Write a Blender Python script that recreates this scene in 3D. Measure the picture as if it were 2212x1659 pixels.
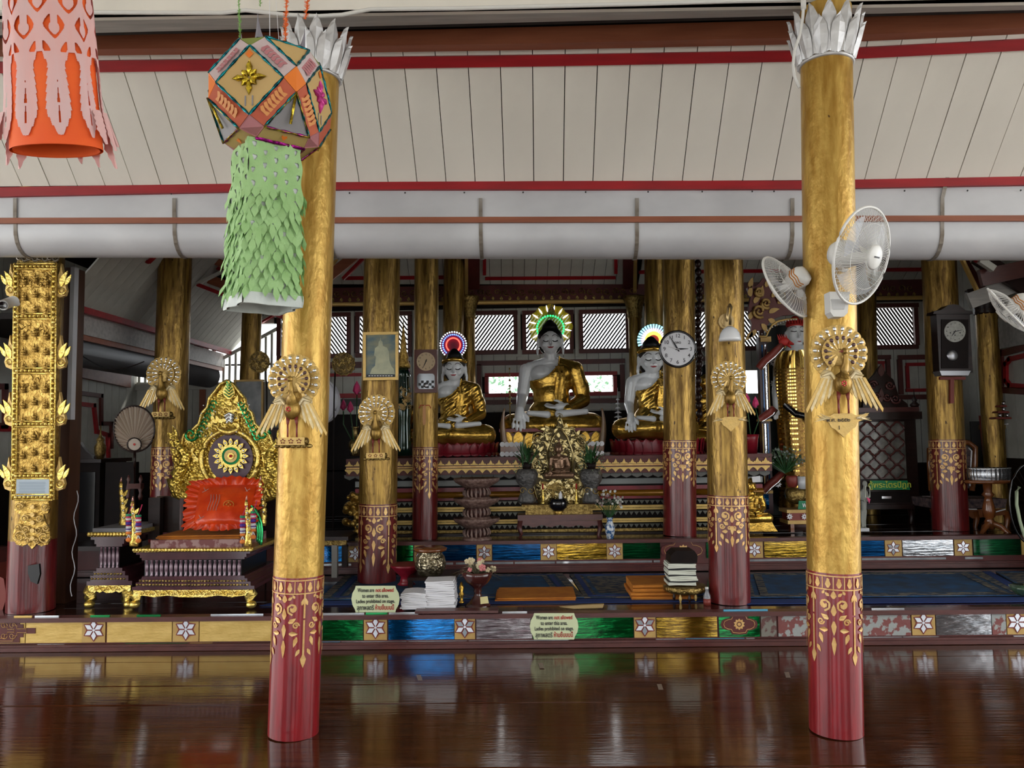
import bpy, bmesh, math, random
from mathutils import Vector as V, Matrix, Euler
from mathutils.geometry import tessellate_polygon
random.seed(7)
PI = math.pi
sin, cos = math.sin, math.cos
SC = bpy.context.scene
COL = SC.collection
for o in list(bpy.data.objects): bpy.data.objects.remove(o)
# ---------------------------------------------------------------- camera
F, PW, PH = 1662.0, 2212.0, 1659.0
PITCH, YAW, ROLL, EYE = 0.0713, 0.020, -0.0137, 1.5
RC = Matrix.Rotation(YAW, 3, 'Z') @ Matrix.Rotation(PI/2 + PITCH, 3, 'X') @ Matrix.Rotation(ROLL, 3, 'Z')
cam = bpy.data.cameras.new('camera'); cam.sensor_fit = 'HORIZONTAL'; cam.sensor_width = 36.0
cam.lens = 36.0*F/PW; cam.clip_start = 0.05; cam.clip_end = 200
co = bpy.data.objects.new('camera', cam); COL.objects.link(co)
co.matrix_world = Matrix.Translation((0, 0, EYE)) @ RC.to_4x4()
SC.camera = co
# ---------------------------------------------------------------- light and exposure
w = bpy.data.worlds.new('daylight'); SC.world = w; w.use_nodes = True
nt = w.node_tree; nt.nodes.clear()
wo = nt.nodes.new('ShaderNodeOutputWorld'); bg = nt.nodes.new('ShaderNodeBackground')
tc = nt.nodes.new('ShaderNodeTexCoord'); nz = nt.nodes.new('ShaderNodeTexNoise'); cr = nt.nodes.new('ShaderNodeValToRGB')
nz.inputs['Scale'].default_value = 2.0; nz.inputs['Detail'].default_value = 5
cr.color_ramp.elements[0].color = (0.86, 0.93, 1.0, 1); cr.color_ramp.elements[1].color = (1.0, 0.98, 0.94, 1)
cr.color_ramp.elements[0].position = 0.35; cr.color_ramp.elements[1].position = 0.65
nt.links.new(tc.outputs['Generated'], nz.inputs['Vector']); nt.links.new(nz.outputs['Fac'], cr.inputs['Fac'])
nt.links.new(cr.outputs['Color'], bg.inputs['Color']); nt.links.new(bg.outputs['Background'], wo.inputs['Surface'])
bg.inputs['Strength'].default_value = 3.6
sl = bpy.data.lights.new('sun', 'SUN'); sl.energy = 5.0; sl.angle = 0.05; sl.color = (1, 0.95, 0.86)
so = bpy.data.objects.new('sun', sl); COL.objects.link(so); so.rotation_euler = (math.radians(-38), math.radians(8), 0.0)
SC.view_settings.view_transform = 'Standard'; SC.view_settings.look = 'None'
SC.view_settings.exposure = 0.42; SC.view_settings.gamma = 1.0; SC.view_settings.use_curve_mapping = False
SC.cycles.use_denoising = True
SC.cycles.max_bounces = 7; SC.cycles.diffuse_bounces = 5; SC.cycles.glossy_bounces = 4; SC.cycles.transmission_bounces = 4
SC.cycles.transparent_max_bounces = 8; SC.cycles.caustics_reflective = False; SC.cycles.caustics_refractive = False
SC.cycles.sample_clamp_indirect = 8
# ---------------------------------------------------------------- placing by sight line at a real distance
def ray(px, py): return RC @ V(((px-PW/2)/F, (PH/2-py)/F, -1.0))
def at(px, py, Y):
    d = ray(px, py); return V((0, 0, EYE)) + d*(Y/d.y)
def fl(px, py, z):
    d = ray(px, py); return V((0, 0, EYE)) + d*((z-EYE)/d.z)
def mpp(px, py, Y): return (at(px+1, py, Y)-at(px, py, Y)).length
def plane(px, py, p0, n):
    d = ray(px, py); e = V((0, 0, EYE)); return e + d*((p0-e).dot(n)/d.dot(n))
# ---------------------------------------------------------------- materials
MATS = {}
def mat(name, col, rough=0.5, metal=0.0, col2=None, nscale=8, stretch=(1, 1, 1), bump=0.0, bscale=None, coat=0.0, emit=None, estr=0, spec=0.5, thr=(0.35, 0.65), kind='noise', alpha=None, trans=0, detail=4, bstretch=None, speck=None):
    m = bpy.data.materials.new(name); m.use_nodes = True; n = m.node_tree.nodes; L = m.node_tree.links
    b = n['Principled BSDF']; b.inputs['Base Color'].default_value = (*col, 1)
    b.inputs['Roughness'].default_value = rough; b.inputs['Metallic'].default_value = metal
    b.inputs['Coat Weight'].default_value = coat; b.inputs['Coat Roughness'].default_value = 0.08
    b.inputs['Specular IOR Level'].default_value = spec
    if emit: b.inputs['Emission Color'].default_value = (*emit, 1); b.inputs['Emission Strength'].default_value = estr
    if trans: b.inputs['Transmission Weight'].default_value = trans
    if alpha is not None: b.inputs['Alpha'].default_value = alpha
    if col2 or bump:
        tc = n.new('ShaderNodeTexCoord')
        def tex(sc, st, kind=kind):
            mp = n.new('ShaderNodeMapping'); mp.inputs['Scale'].default_value = st
            L.new(tc.outputs['Object'], mp.inputs['Vector'])
            if kind == 'voronoi':
                t = n.new('ShaderNodeTexVoronoi'); t.inputs['Scale'].default_value = sc; L.new(mp.outputs[0], t.inputs['Vector']); return t.outputs['Distance']
            if kind == 'wave':
                t = n.new('ShaderNodeTexWave'); t.inputs['Scale'].default_value = sc; t.inputs['Distortion'].default_value = 6; L.new(mp.outputs[0], t.inputs['Vector']); return t.outputs['Fac']
            t = n.new('ShaderNodeTexNoise'); t.inputs['Scale'].default_value = sc; t.inputs['Detail'].default_value = detail; L.new(mp.outputs[0], t.inputs['Vector']); return t.outputs['Fac']
        if col2:
            f = tex(nscale, stretch); r = n.new('ShaderNodeValToRGB'); r.color_ramp.elements[0].color = (*col, 1); r.color_ramp.elements[1].color = (*col2, 1)
            r.color_ramp.elements[0].position, r.color_ramp.elements[1].position = thr
            L.new(f, r.inputs['Fac']); last = r.outputs['Color']
            if speck:      # cracks and bare spots of the worn gilding
                f2 = tex(speck[0], speck[1], 'noise')
                r2 = n.new('ShaderNodeValToRGB'); r2.color_ramp.elements[0].position = speck[2]; r2.color_ramp.elements[1].position = speck[2]+0.03
                mx = n.new('ShaderNodeMix'); mx.data_type = 'RGBA'; L.new(f2, r2.inputs['Fac']); L.new(r2.outputs['Color'], mx.inputs[0]); L.new(last, mx.inputs[6]); mx.inputs[7].default_value = (*speck[3], 1); last = mx.outputs[2]
            L.new(last, b.inputs['Base Color'])
        if bump:
            f = tex(bscale or nscale, bstretch or stretch); bp = n.new('ShaderNodeBump'); bp.inputs['Strength'].default_value = bump; bp.inputs['Distance'].default_value = 0.02
            L.new(f, bp.inputs['Height']); L.new(bp.outputs['Normal'], b.inputs['Normal'])
    MATS[name] = m; return m
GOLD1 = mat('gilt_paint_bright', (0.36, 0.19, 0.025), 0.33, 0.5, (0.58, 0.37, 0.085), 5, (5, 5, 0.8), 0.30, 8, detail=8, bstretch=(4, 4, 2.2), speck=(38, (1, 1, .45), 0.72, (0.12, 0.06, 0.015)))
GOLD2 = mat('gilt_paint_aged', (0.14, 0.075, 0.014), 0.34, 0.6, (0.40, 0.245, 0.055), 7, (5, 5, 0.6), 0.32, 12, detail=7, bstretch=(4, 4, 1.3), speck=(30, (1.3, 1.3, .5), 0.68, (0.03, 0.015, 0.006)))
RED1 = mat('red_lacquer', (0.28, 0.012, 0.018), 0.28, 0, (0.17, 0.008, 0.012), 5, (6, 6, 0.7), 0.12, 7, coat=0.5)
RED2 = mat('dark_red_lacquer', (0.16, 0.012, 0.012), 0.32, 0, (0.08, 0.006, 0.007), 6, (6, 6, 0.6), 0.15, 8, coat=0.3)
STEN = mat('gilt_stencil', (0.62, 0.34, 0.11), 0.4, 0.4, (0.75, 0.5, 0.2), 25)
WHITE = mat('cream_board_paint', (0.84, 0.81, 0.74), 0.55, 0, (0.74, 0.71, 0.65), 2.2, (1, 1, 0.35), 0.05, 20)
WHITE2 = mat('dimmed_white_paint', (0.56, 0.56, 0.51), 0.55, 0, (0.42, 0.42, 0.38), 3, (1, 1, 1), 0.04, 20)  # white paint darkened so the rear area looks less lit
GREYW = mat('grey_wood_and_shade', (0.48, 0.47, 0.45), 0.6, 0, (0.36, 0.35, 0.34), 6, (0.5, 4, 4), 0.1, 20)
BROWN = mat('brown_beam_paint', (0.30, 0.095, 0.045), 0.5, 0, (0.24, 0.07, 0.032), 5, (0.4, 4, 4), 0.06, 20)
MAROON = mat('maroon_trim_paint', (0.11, 0.018, 0.015), 0.45, 0, (0.07, 0.012, 0.01), 5)
REDT = mat('red_trim_paint', (0.36, 0.004, 0.010), 0.5, 0, (0.26, 0.003, 0.008), 6, (0.4, 3, 3), 0.05, 18)
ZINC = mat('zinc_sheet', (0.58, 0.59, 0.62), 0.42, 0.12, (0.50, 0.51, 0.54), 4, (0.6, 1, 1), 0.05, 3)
STRAP = mat('rusty_strap', (0.16, 0.13, 0.1), 0.5, 0.4, (0.35, 0.33, 0.3), 9)
SILVER = mat('silver_paint', (0.62, 0.62, 0.63), 0.42, 0.45, (0.5, 0.5, 0.51), 14, (1, 1, 1), 0.1, 30)
FLOORM = mat('lacquered_plank', (0.085, 0.025, 0.008), 0.10, 0, (0.035, 0.010, 0.004), 3, (0.7, 8, 1), 0.05, 5, coat=0.1, bstretch=(0.7, 9, 1))
DARKW = mat('dark_wood', (0.022, 0.008, 0.006), 0.35, 0, (0.013, 0.005, 0.004), 6, (1, 1, 5), 0.05, 15, spec=0.3)
DARKER = mat('black_brown_wood', (0.006, 0.003, 0.003), 0.55, 0, (0.010, 0.005, 0.004), 8, spec=0.15)
WOODR = mat('reddish_wood', (0.1, 0.03, 0.025), 0.35, 0, (0.07, 0.02, 0.018), 8, (1, 1, 4), 0.05, 15)
WOODB = mat('brown_varnish_wood', (0.22, 0.07, 0.02), 0.22, 0, (0.13, 0.04, 0.012), 6, coat=0.4)
CARVE = mat('carved_gold', (0.28, 0.16, 0.03), 0.28, 0.85, (0.58, 0.38, 0.10), 30, (1, 1, 1), 0.5, 55)
CARVEB = mat('bright_gold_paint', (0.75, 0.52, 0.1), 0.25, 0.8, (0.85, 0.65, 0.2), 20, (1, 1, 1), 0.35, 60)
CARVED = mat('dim_antique_gold', (0.16, 0.1, 0.03), 0.3, 0.85, (0.4, 0.28, 0.09), 35, (1, 1, 1), 0.6, 60)
PALEG = mat('pale_gold_leaf', (0.68, 0.45, 0.14), 0.4, 0.35, (0.62, 0.42, 0.14), 20, (1, 1, 1), 0.25, 60)
CREAMG = mat('cream_gilt_wing', (0.78, 0.66, 0.42), 0.35, 0.25, (0.62, 0.45, 0.18), 30)
MIRROR = mat('mirror_glass', (0.85, 0.86, 0.88), 0.06, 1.0, None, 8, bump=0.15, bscale=30)
JEWEL = mat('clear_mirror_chip', (0.85, 0.88, 0.9), 0.12, 0.9)
REDJ = mat('red_jewel', (0.6, 0.02, 0.02), 0.1, 0.4, coat=1)
GREENJ = mat('green_mirror_chip', (0.03, 0.35, 0.12), 0.12, 0.8)
BSKIN = mat('white_lacquer_skin', (0.8, 0.82, 0.84), 0.25, 0, (0.72, 0.74, 0.76), 6, coat=0.3)
BROBE = mat('gold_leaf_robe', (0.42, 0.24, 0.035), 0.24, 0.85, (0.7, 0.44, 0.09), 9, (1, 1, 1), 0.25, 26)
BLACK = mat('black_lacquer', (0.004, 0.004, 0.005), 0.4)
BLACKG = mat('black_gloss', (0.006, 0.006, 0.008), 0.1, coat=0.5)
WHITEP = mat('white_plastic', (0.72, 0.72, 0.7), 0.35)
PAPER = mat('white_paper', (0.72, 0.72, 0.75), 0.6)
PAPER2 = mat('cream_paper', (0.7, 0.72, 0.62), 0.6)
INK = mat('black_ink', (0.015, 0.015, 0.02), 0.6)
REDINK = mat('red_ink', (0.45, 0.02, 0.015), 0.6)
LIP = mat('red_lip', (0.35, 0.02, 0.03), 0.3)
BLUEC = mat('blue_carpet', (0.008, 0.07, 0.19), 0.9, 0, (0.015, 0.035, 0.07), 6, (1, 1, 1), 0.2, 150)
CARP2 = mat('carpet_border', (0.14, 0.12, 0.09), 0.95, 0, (0.015, 0.03, 0.06), 12, (1, 2, 1), 0.2, 150, thr=(0.45, 0.55))
BLUEMAT = mat('plain_blue_mat', (0.006, 0.03, 0.15), 0.8)
ORANGE = mat('orange_cloth', (0.75, 0.14, 0.012), 0.75, 0, (0.6, 0.09, 0.008), 5, (1, 1, 1), 0.2, 12)
SAFFRON = mat('saffron_robe_cloth', (0.55, 0.2, 0.02), 0.8, 0, (0.42, 0.13, 0.012), 7, (1, 1, 1), 0.2, 30)
SATIN = mat('orange_red_satin', (0.72, 0.07, 0.01), 0.32, 0, (0.55, 0.035, 0.006), 7, (1, 1, 1), 0.5, 9)
LEAF = mat('dark_green_leaf', (0.02, 0.07, 0.02), 0.45, 0, (0.04, 0.12, 0.04), 10)
PETALR = mat('dark_red_petal', (0.25, 0.008, 0.02), 0.35, 0, (0.16, 0.006, 0.014), 10)
PINKF = mat('pink_lotus_bud', (0.75, 0.04, 0.2), 0.4, 0, (0.55, 0.02, 0.12), 15)
WFLOW = mat('small_white_flower', (0.6, 0.6, 0.55), 0.6)
STEEL = mat('polished_steel', (0.6, 0.6, 0.62), 0.18, 1.0)
# ---------------------------------------------------------------- mesh builder
class MB:
    def __init__(s): s.v = []; s.f = []; s.m = []; s.sm = []; s.mi = 0; s.smooth = False
    def add(s, vs, fs):
        b = len(s.v); s.v += [V(p) for p in vs]
        for f in fs: s.f.append([b+i for i in f]); s.m.append(s.mi); s.sm.append(s.smooth)
    def box(s, a, b, M=None):
        x0, y0, z0 = [min(a[i], b[i]) for i in range(3)]; x1, y1, z1 = [max(a[i], b[i]) for i in range(3)]
        vs = [V(p) for p in ((x0,y0,z0),(x1,y0,z0),(x1,y1,z0),(x0,y1,z0),(x0,y0,z1),(x1,y0,z1),(x1,y1,z1),(x0,y1,z1))]
        if M: vs = [M @ p for p in vs]
        s.add(vs, [(0,3,2,1),(4,5,6,7),(0,1,5,4),(1,2,6,5),(2,3,7,6),(3,0,4,7)])
    def pbox(s, x0, y0, x1, y1, Y, th):            # axis aligned box seen between two pixel corners with its front at distance Y
        cx, cy = (x0+x1)/2, (y0+y1)/2; c = at(cx, cy, Y); m = mpp(cx, cy, Y); zz = (at(cx, y0, Y).z-at(cx, y1, Y).z)
        s.box((c.x-abs(x1-x0)/2*m, Y, c.z-zz/2), (c.x+abs(x1-x0)/2*m, Y+th, c.z+zz/2))
    def slab(s, quad, th, nrm=None):               # quad of 3D points extruded along nrm
        q = [V(p) for p in quad]; n = nrm or (q[1]-q[0]).cross(q[2]-q[0]).normalized(); n = n*th
        k = len(q); s.add(q+[p+n for p in q], [list(range(k))[::-1], list(range(k, 2*k))]+[(i, (i+1)%k, k+(i+1)%k, k+i) for i in range(k)])
    def poly(s, pts, th, M):                       # 2D outline extruded from z=0 to z=-th ; M maps (x,y,z)
        k = len(pts); p3 = [V((p[0], p[1], 0)) for p in pts]
        tri = tessellate_polygon([p3]); vs = [M(p[0], p[1], 0) for p in pts]+[M(p[0], p[1], th) for p in pts]
        fs = [tuple(t) for t in tri]+[tuple(k+i for i in t[::-1]) for t in tri]+[(i, k+i, k+(i+1)%k, (i+1)%k) for i in range(k)]
        s.add(vs, fs)
    def ext(s, pts, Y, th=0.02):                   # outline given by sight lines at distance Y
        def M(x, y, d):
            p = at(x, y, Y); return V((p.x, Y+d, p.z))
        s.poly(pts, th, M)
    def tube(s, path, r, n=8, caps=True, closed=False):
        P = [V(p) for p in path]; k = len(P); R = r if isinstance(r, (list, tuple)) else [r]*k; up = V((0.013, 0.021, 1)); vs = []
        for i in range(k):
            t = (P[(i+1)%k]-P[i-1]) if closed else (P[min(i+1, k-1)]-P[max(i-1, 0)])
            if t.length < 1e-9: t = V((0, 0, 1))
            t.normalize(); a = t.cross(up if abs(t.z) < 0.93 else V((1, 0.03, 0.02))); a.normalize(); b = t.cross(a)
            vs += [P[i]+(a*cos(2*PI*j/n)+b*sin(2*PI*j/n))*R[i] for j in range(n)]
        fs = []
        for i in range(k if closed else k-1):
            i2 = (i+1) % k
            for j in range(n): j2 = (j+1) % n; fs.append((i*n+j, i*n+j2, i2*n+j2, i2*n+j))
        if caps and not closed: fs += [tuple(range(n)), tuple((k-1)*n+j for j in range(n))[::-1]]
        o = s.smooth; s.smooth = n > 5; s.add(vs, fs); s.smooth = o
    def lathe(s, prof, c=(0, 0, 0), n=24, sx=1, sy=1, flute=0, fl=0):   # prof: (radius, z)
        vs = []; fs = []; k = len(prof)
        for r, z in prof:
            for j in range(n):
                a = 2*PI*j/n; q = r*(1+fl*cos(flute*a)) if flute else r; vs.append((c[0]+q*cos(a)*sx, c[1]+q*sin(a)*sy, c[2]+z))
        for i in range(k-1):
            for j in range(n): j2 = (j+1) % n; fs.append((i*n+j, i*n+j2, (i+1)*n+j2, (i+1)*n+j))
        fs += [tuple(range(n))[::-1], tuple((k-1)*n+j for j in range(n))]
        o = s.smooth; s.smooth = True; s.add(vs, fs); s.smooth = o
    def ball(s, c, r, n=12, m=8):
        R = r if isinstance(r, (tuple, list)) else (r, r, r)
        vs = [(c[0], c[1], c[2]+R[2])]
        for i in range(1, m):
            t = PI*i/m
            for j in range(n): a = 2*PI*j/n; vs.append((c[0]+R[0]*sin(t)*cos(a), c[1]+R[1]*sin(t)*sin(a), c[2]+R[2]*cos(t)))
        vs.append((c[0], c[1], c[2]-R[2])); fs = [(0, 1+j, 1+(j+1) % n) for j in range(n)]
        for i in range(m-2):
            for j in range(n): a = 1+i*n; j2 = (j+1) % n; fs.append((a+j, a+n+j, a+n+j2, a+j2))
        e = len(vs)-1; a = 1+(m-2)*n; fs += [(e, a+(j+1) % n, a+j) for j in range(n)]
        o = s.smooth; s.smooth = True; s.add(vs, fs); s.smooth = o
    def disc(s, px, py, r, Y, th=0.01, n=28, rx=None):   # round plate facing the viewer, r and rx in pixels
        s.ext([(px+(rx or r)*cos(2*PI*i/n), py+r*sin(2*PI*i/n)) for i in range(n)], Y, th)
    def grid(s, nu, nv, fn, keep=None):
        vs = [fn(i/nu, j/nv) for j in range(nv+1) for i in range(nu+1)]; fs = []
        for j in range(nv):
            for i in range(nu):
                if keep is None or keep((i+.5)/nu, (j+.5)/nv): a = j*(nu+1)+i; fs.append((a, a+1, a+nu+2, a+nu+1))
        s.add(vs, fs)
    def mesh(s, name, mats, off=(0, 0, 0)):
        me = bpy.data.meshes.new(name); o = V(off)
        me.from_pydata([p-o for p in s.v], [], s.f)
        for m in (mats if isinstance(mats, (list, tuple)) else [mats]): me.materials.append(m)
        me.polygons.foreach_set('material_index', s.m); me.polygons.foreach_set('use_smooth', s.sm)
        me.update(); return me
    def build(s, name, mats, parent=None, **kw):
        off = wloc(parent) if parent else V((0, 0, 0)); c = V((0, 0, 0))
        if not parent and s.v:
            c = V((sum(p.x for p in s.v)/len(s.v), sum(p.y for p in s.v)/len(s.v), min(p.z for p in s.v))); off = c
        elif parent and s.v:
            c0 = V((sum(p.x for p in s.v)/len(s.v), sum(p.y for p in s.v)/len(s.v), min(p.z for p in s.v))); c = c0-wloc(parent); off = c0
        me = s.mesh(name, mats, off); o = bpy.data.objects.new(name, me); COL.objects.link(o); o.location = c
        if parent: o.parent = parent
        tag(o, **kw); return o
def wloc(o):
    p = V((0, 0, 0))
    while o: p = p+o.location; o = o.parent
    return p
def tag(o, label=None, cat=None, group=None, kind=None):
    if label: o['label'] = label
    if cat: o['category'] = cat
    if group: o['group'] = group
    if kind: o['kind'] = kind
    return o
def thing(name, loc, label=None, cat=None, group=None, kind=None):
    o = bpy.data.objects.new(name, None); o.empty_display_size = 0.05; COL.objects.link(o); o.location = loc
    return tag(o, label, cat, group, kind)
def inst(name, me, parent, loc, rot=None, scale=None, **kw):
    o = bpy.data.objects.new(name, me); COL.objects.link(o); o.parent = parent; o.location = V(loc)-(wloc(parent) if parent else V((0, 0, 0)))
    if rot is not None: o.rotation_euler = rot
    if scale is not None: o.scale = scale if isinstance(scale, (tuple, list)) else (scale,)*3
    return tag(o, **kw)
def copy_tree(o, parent=None):
    c = o.copy(); COL.objects.link(c); c.parent = parent
    for ch in list(o.children): copy_tree(ch, c)
    return c
def text(s, size, px, py, Y, material, parent, name='lettering', fit=0, depth=0.001, font=None, rx=0.0, align='CENTER', rot=0.0, bold=0.0, off=(0, 0, 0)):
    cu = bpy.data.curves.new(name, 'FONT'); cu.body = s; cu.size = size; cu.align_x = align; cu.align_y = 'CENTER'; cu.extrude = depth; cu.offset = bold
    cu.materials.append(material); o = bpy.data.objects.new(name, cu); COL.objects.link(o)
    dg = bpy.context.evaluated_depsgraph_get(); dg.update(); me = bpy.data.meshes.new_from_object(o.evaluated_get(dg))
    bpy.data.objects.remove(o); me.name = name
    q = bpy.data.objects.new(name, me); COL.objects.link(q)
    if fit and len(me.vertices): xs = [v.co.x for v in me.vertices]; q.scale = (fit*mpp(px, py, Y)/(max(xs)-min(xs)), 1, 1)
    p = at(px, py, Y)+V(off); q.parent = parent; q.location = p-(wloc(parent) if parent else V((0, 0, 0))); q.rotation_euler = (PI/2+rx, rot, 0)
    return q
# ornament helpers: everything in sight-line pixels at distance Y
def spiral(mb, cx, cy, r, Y, turns=1.5, rad=0.004, dirn=1, a0=0, n=5, steps=18):
    path = []
    for i in range(steps):
        t = i/(steps-1); a = a0+dirn*t*turns*2*PI; rr = r*(1-0.85*t); path.append(at(cx+rr*cos(a), cy+rr*sin(a), Y))
    mb.tube(path, [rad*(1-0.4*i/steps) for i in range(steps)], n)
def leaf(mb, cx, cy, L, W, ang, Y, th=0.008, curl=0.0):   # pointed leaf whose foot is at cx,cy ; ang 0 = up, clockwise
    pts = []
    prof = [(0, 0.25), (0.2, 0.85), (0.4, 1), (0.6, 0.8), (0.8, 0.45), (1, 0)]
    def T(t, wv):
        a = ang+curl*t; x = wv*W/2; y = t*L; return (cx+x*cos(a)+y*sin(a), cy+x*sin(a)-y*cos(a))
    for t, ww in prof: pts.append(T(t, -ww))
    for t, ww in prof[-2::-1]: pts.append(T(t, ww))
    mb.ext(pts, Y, th)
def pin(x, y, poly):
    c = False; n = len(poly)
    for i in range(n):
        x1, y1 = poly[i]; x2, y2 = poly[i-1]
        if (y1 > y) != (y2 > y) and x < (x2-x1)*(y-y1)/(y2-y1)+x1: c = not c
    return c
def filigree(mb, poly, Y, n, size, rad=0.0035, th=0.01, rnd=None):
    rnd = rnd or random.Random(3); xs = [p[0] for p in poly]; ys = [p[1] for p in poly]; k = 0; tries = 0
    while k < n and tries < n*20:
        tries += 1; x = rnd.uniform(min(xs), max(xs)); y = rnd.uniform(min(ys), max(ys))
        if not pin(x, y, poly): continue
        k += 1; q = rnd.random(); s = size*rnd.uniform(0.7, 1.2)
        if q < 0.5: spiral(mb, x, y, s*0.5, Y-0.004, 1.4, rad, rnd.choice((-1, 1)), rnd.uniform(0, 6), 5, 12)
        elif q < 0.85: leaf(mb, x, y, s, s*0.5, rnd.uniform(-1.5, 1.5), Y-rnd.uniform(0.003, 0.01), th, rnd.uniform(-0.8, 0.8))
        else: p = at(x, y, Y); mb.ball(p, s*0.2*Y/F, 7, 5)
def star_tile(parent, cx, cy, w, h, Y, th=0.012, dull=False):    # square tile with six mirror petals inside a red star line
    b = MB(); b.pbox(cx-w/2, cy-h/2, cx+w/2, cy+h/2, Y, th); t = b.build('star_tile', TILEG, parent)
    R = h*0.42; b = MB()
    def star(r1, r2): return [(cx+(r1 if i % 2 == 0 else r2)*sin(PI*i/6), cy-(r1 if i % 2 == 0 else r2)*cos(PI*i/6)) for i in range(12)]
    b.ext(star(R*1.12, R*0.72), Y-0.003, 0.003); b.build('star_outline', REDSTAR, t)
    for i in range(6):
        a = PI*i/3; b = MB(); pts = []
        for rr, ww in ((0.12, 0), (0.55, 0.24), (0.98, 0), (0.55, -0.24)): pts.append((cx+R*(rr*sin(a)+ww*cos(a)), cy-R*(rr*cos(a)-ww*sin(a))))
        b.ext(pts, Y-0.007, 0.004); b.build('mirror_petal', PETM2 if dull and i % 2 else PETM, t)
    b = MB(); b.disc(cx, cy, R*0.12, Y-0.008, 0.005, 8); b.build('mirror_petal', PETM, t)
    return t
TILEG = mat('ochre_gold_tile', (0.55, 0.36, 0.12), 0.5, 0.2, (0.45, 0.28, 0.09), 14, bump=0.1, bscale=30)
REDSTAR = mat('dark_red_outline', (0.2, 0.03, 0.02), 0.5)
PETM = mat('silver_mirror_petal', (0.8, 0.83, 0.9), 0.28, 0.55)
PETM2 = mat('tarnished_mirror_petal', (0.3, 0.33, 0.36), 0.3, 0.6)
def foil(name, c, rough=0.1, c2=None):
    return mat(name, c, rough, 0.9, c2, 5, (2, 1, 6), 0.16, 5, coat=0.5, bstretch=(1.2, 1, 10))
GGREEN = foil('green_foil_glass', (0.0, 0.10, 0.02), 0.1, (0.0, 0.2, 0.04))
GBLUE = foil('blue_foil_glass', (0.0, 0.09, 0.28), 0.08, (0.0, 0.16, 0.45))
GGOLD = foil('gold_foil_glass', (0.25, 0.14, 0.01), 0.1, (0.45, 0.29, 0.04))
GSILV = foil('silver_foil_glass', (0.55, 0.56, 0.58), 0.08, (0.3, 0.32, 0.34))
GMAUV = foil('tarnished_mauve_glass', (0.13, 0.09, 0.1), 0.2, (0.3, 0.28, 0.29))
GDBLUE = foil('dark_blue_foil_glass', (0.0, 0.03, 0.10), 0.2, (0.0, 0.06, 0.18))
GDGREEN = foil('dark_green_foil_glass', (0.0, 0.035, 0.01), 0.25, (0.0, 0.06, 0.015))
GOLDP = mat('gold_painted_panel', (0.72, 0.5, 0.16), 0.42, 0.35, (0.58, 0.38, 0.1), 7, (1, 1, 3), 0.1, 20)
WORN = mat('worn_peeling_paint', (0.2, 0.06, 0.055), 0.5, 0, (0.32, 0.34, 0.33), 16, (1, 1, 1), 0.2, 20, thr=(0.48, 0.52), detail=7)
WORNB = mat('worn_blue_paint', (0.2, 0.19, 0.16), 0.5, 0, (0.12, 0.05, 0.045), 18, (1, 1, 1), 0.2, 20, thr=(0.5, 0.55), detail=6)
WSTRIP = mat('white_mirror_strip', (0.75, 0.78, 0.8), 0.15, 0.7, (0.5, 0.52, 0.55), 9)
GSTRIP = mat('green_mirror_strip', (0.03, 0.4, 0.12), 0.15, 0.7)
BSTRIP = mat('pale_blue_paint_strip', (0.1, 0.4, 0.6), 0.4, 0.2)

def ordn(i, n):      # words for a place in a row counted from its start
    W = ['first', 'second', 'third', 'fourth', 'fifth', 'sixth', 'seventh', 'eighth', 'ninth', 'tenth', 'eleventh', 'twelfth', 'thirteenth', 'fourteenth', 'fifteenth', 'sixteenth', 'seventeenth', 'eighteenth']
    return W[i]
# ================================================================ STRUCTURE
Y1, Z1, Y2, Z2 = 5.71, 0.233, 7.47, 0.527      # the two stage fronts and their floor heights
def struct(name, mb, m): return mb.build(name, m, kind='structure')
def planks(name, x0, x1, y0, y1, w, z, m, tilt=0.003, child='floor_plank', seg=1):
    root = thing(name, (0, y0, z), kind='structure'); rnd = random.Random(5)
    me = MB(); me.box((x0, 0, -0.03), (x1, w*0.985, 0)); me = me.mesh(child, m)
    k = int((y1-y0)/w)
    for i in range(k):
        inst(child, me, root, (rnd.uniform(-.02, .02), y0+i*w+0.002, z-0.004*rnd.random()), (rnd.uniform(-tilt, tilt), rnd.uniform(-tilt, tilt)*0.12, 0))
    return root
planks('floor', -8, 8, -1.2, 5.72, 0.173, 0.0, FLOORM, 0.006)
b = MB(); b.box((-40, -60, -0.9), (40, 60, -0.85))  # unseen outdoor ground, made pale to bounce light up to the ceiling
struct('ground', b, mat('pale_bounce_ground', (0.48, 0.46, 0.42), 0.8, 0, (0.4, 0.39, 0.36), 0.6))
b = MB(); b.box((-8, -1.2, -0.85), (8, 7.5, -0.05)); struct('floor_base', b, DARKER)
b = MB(); b.box((-6, Y1+0.05, -0.02), (6, Y2+0.1, Z1-0.035)); struct('stage_core', b, DARKER)
b = MB(); b.box((-6, Y2+0.05, -0.02), (6, 10.3, Z2-0.035)); struct('stage_core', b, DARKER)
STFLOOR = mat('dark_stage_plank', (0.03, 0.012, 0.008), 0.14, 0, (0.02, 0.008, 0.006), 3, (0.7, 8, 1), 0.03, 5, coat=0.4, bstretch=(0.7, 9, 1))
planks('stage_floor', -6, 6, Y1-0.01, Y2, 0.165, Z1, STFLOOR, 0.002)
planks('stage_floor', -6, 6, Y2-0.01, 10.5, 0.2, Z2, STFLOOR, 0.002)
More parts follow.
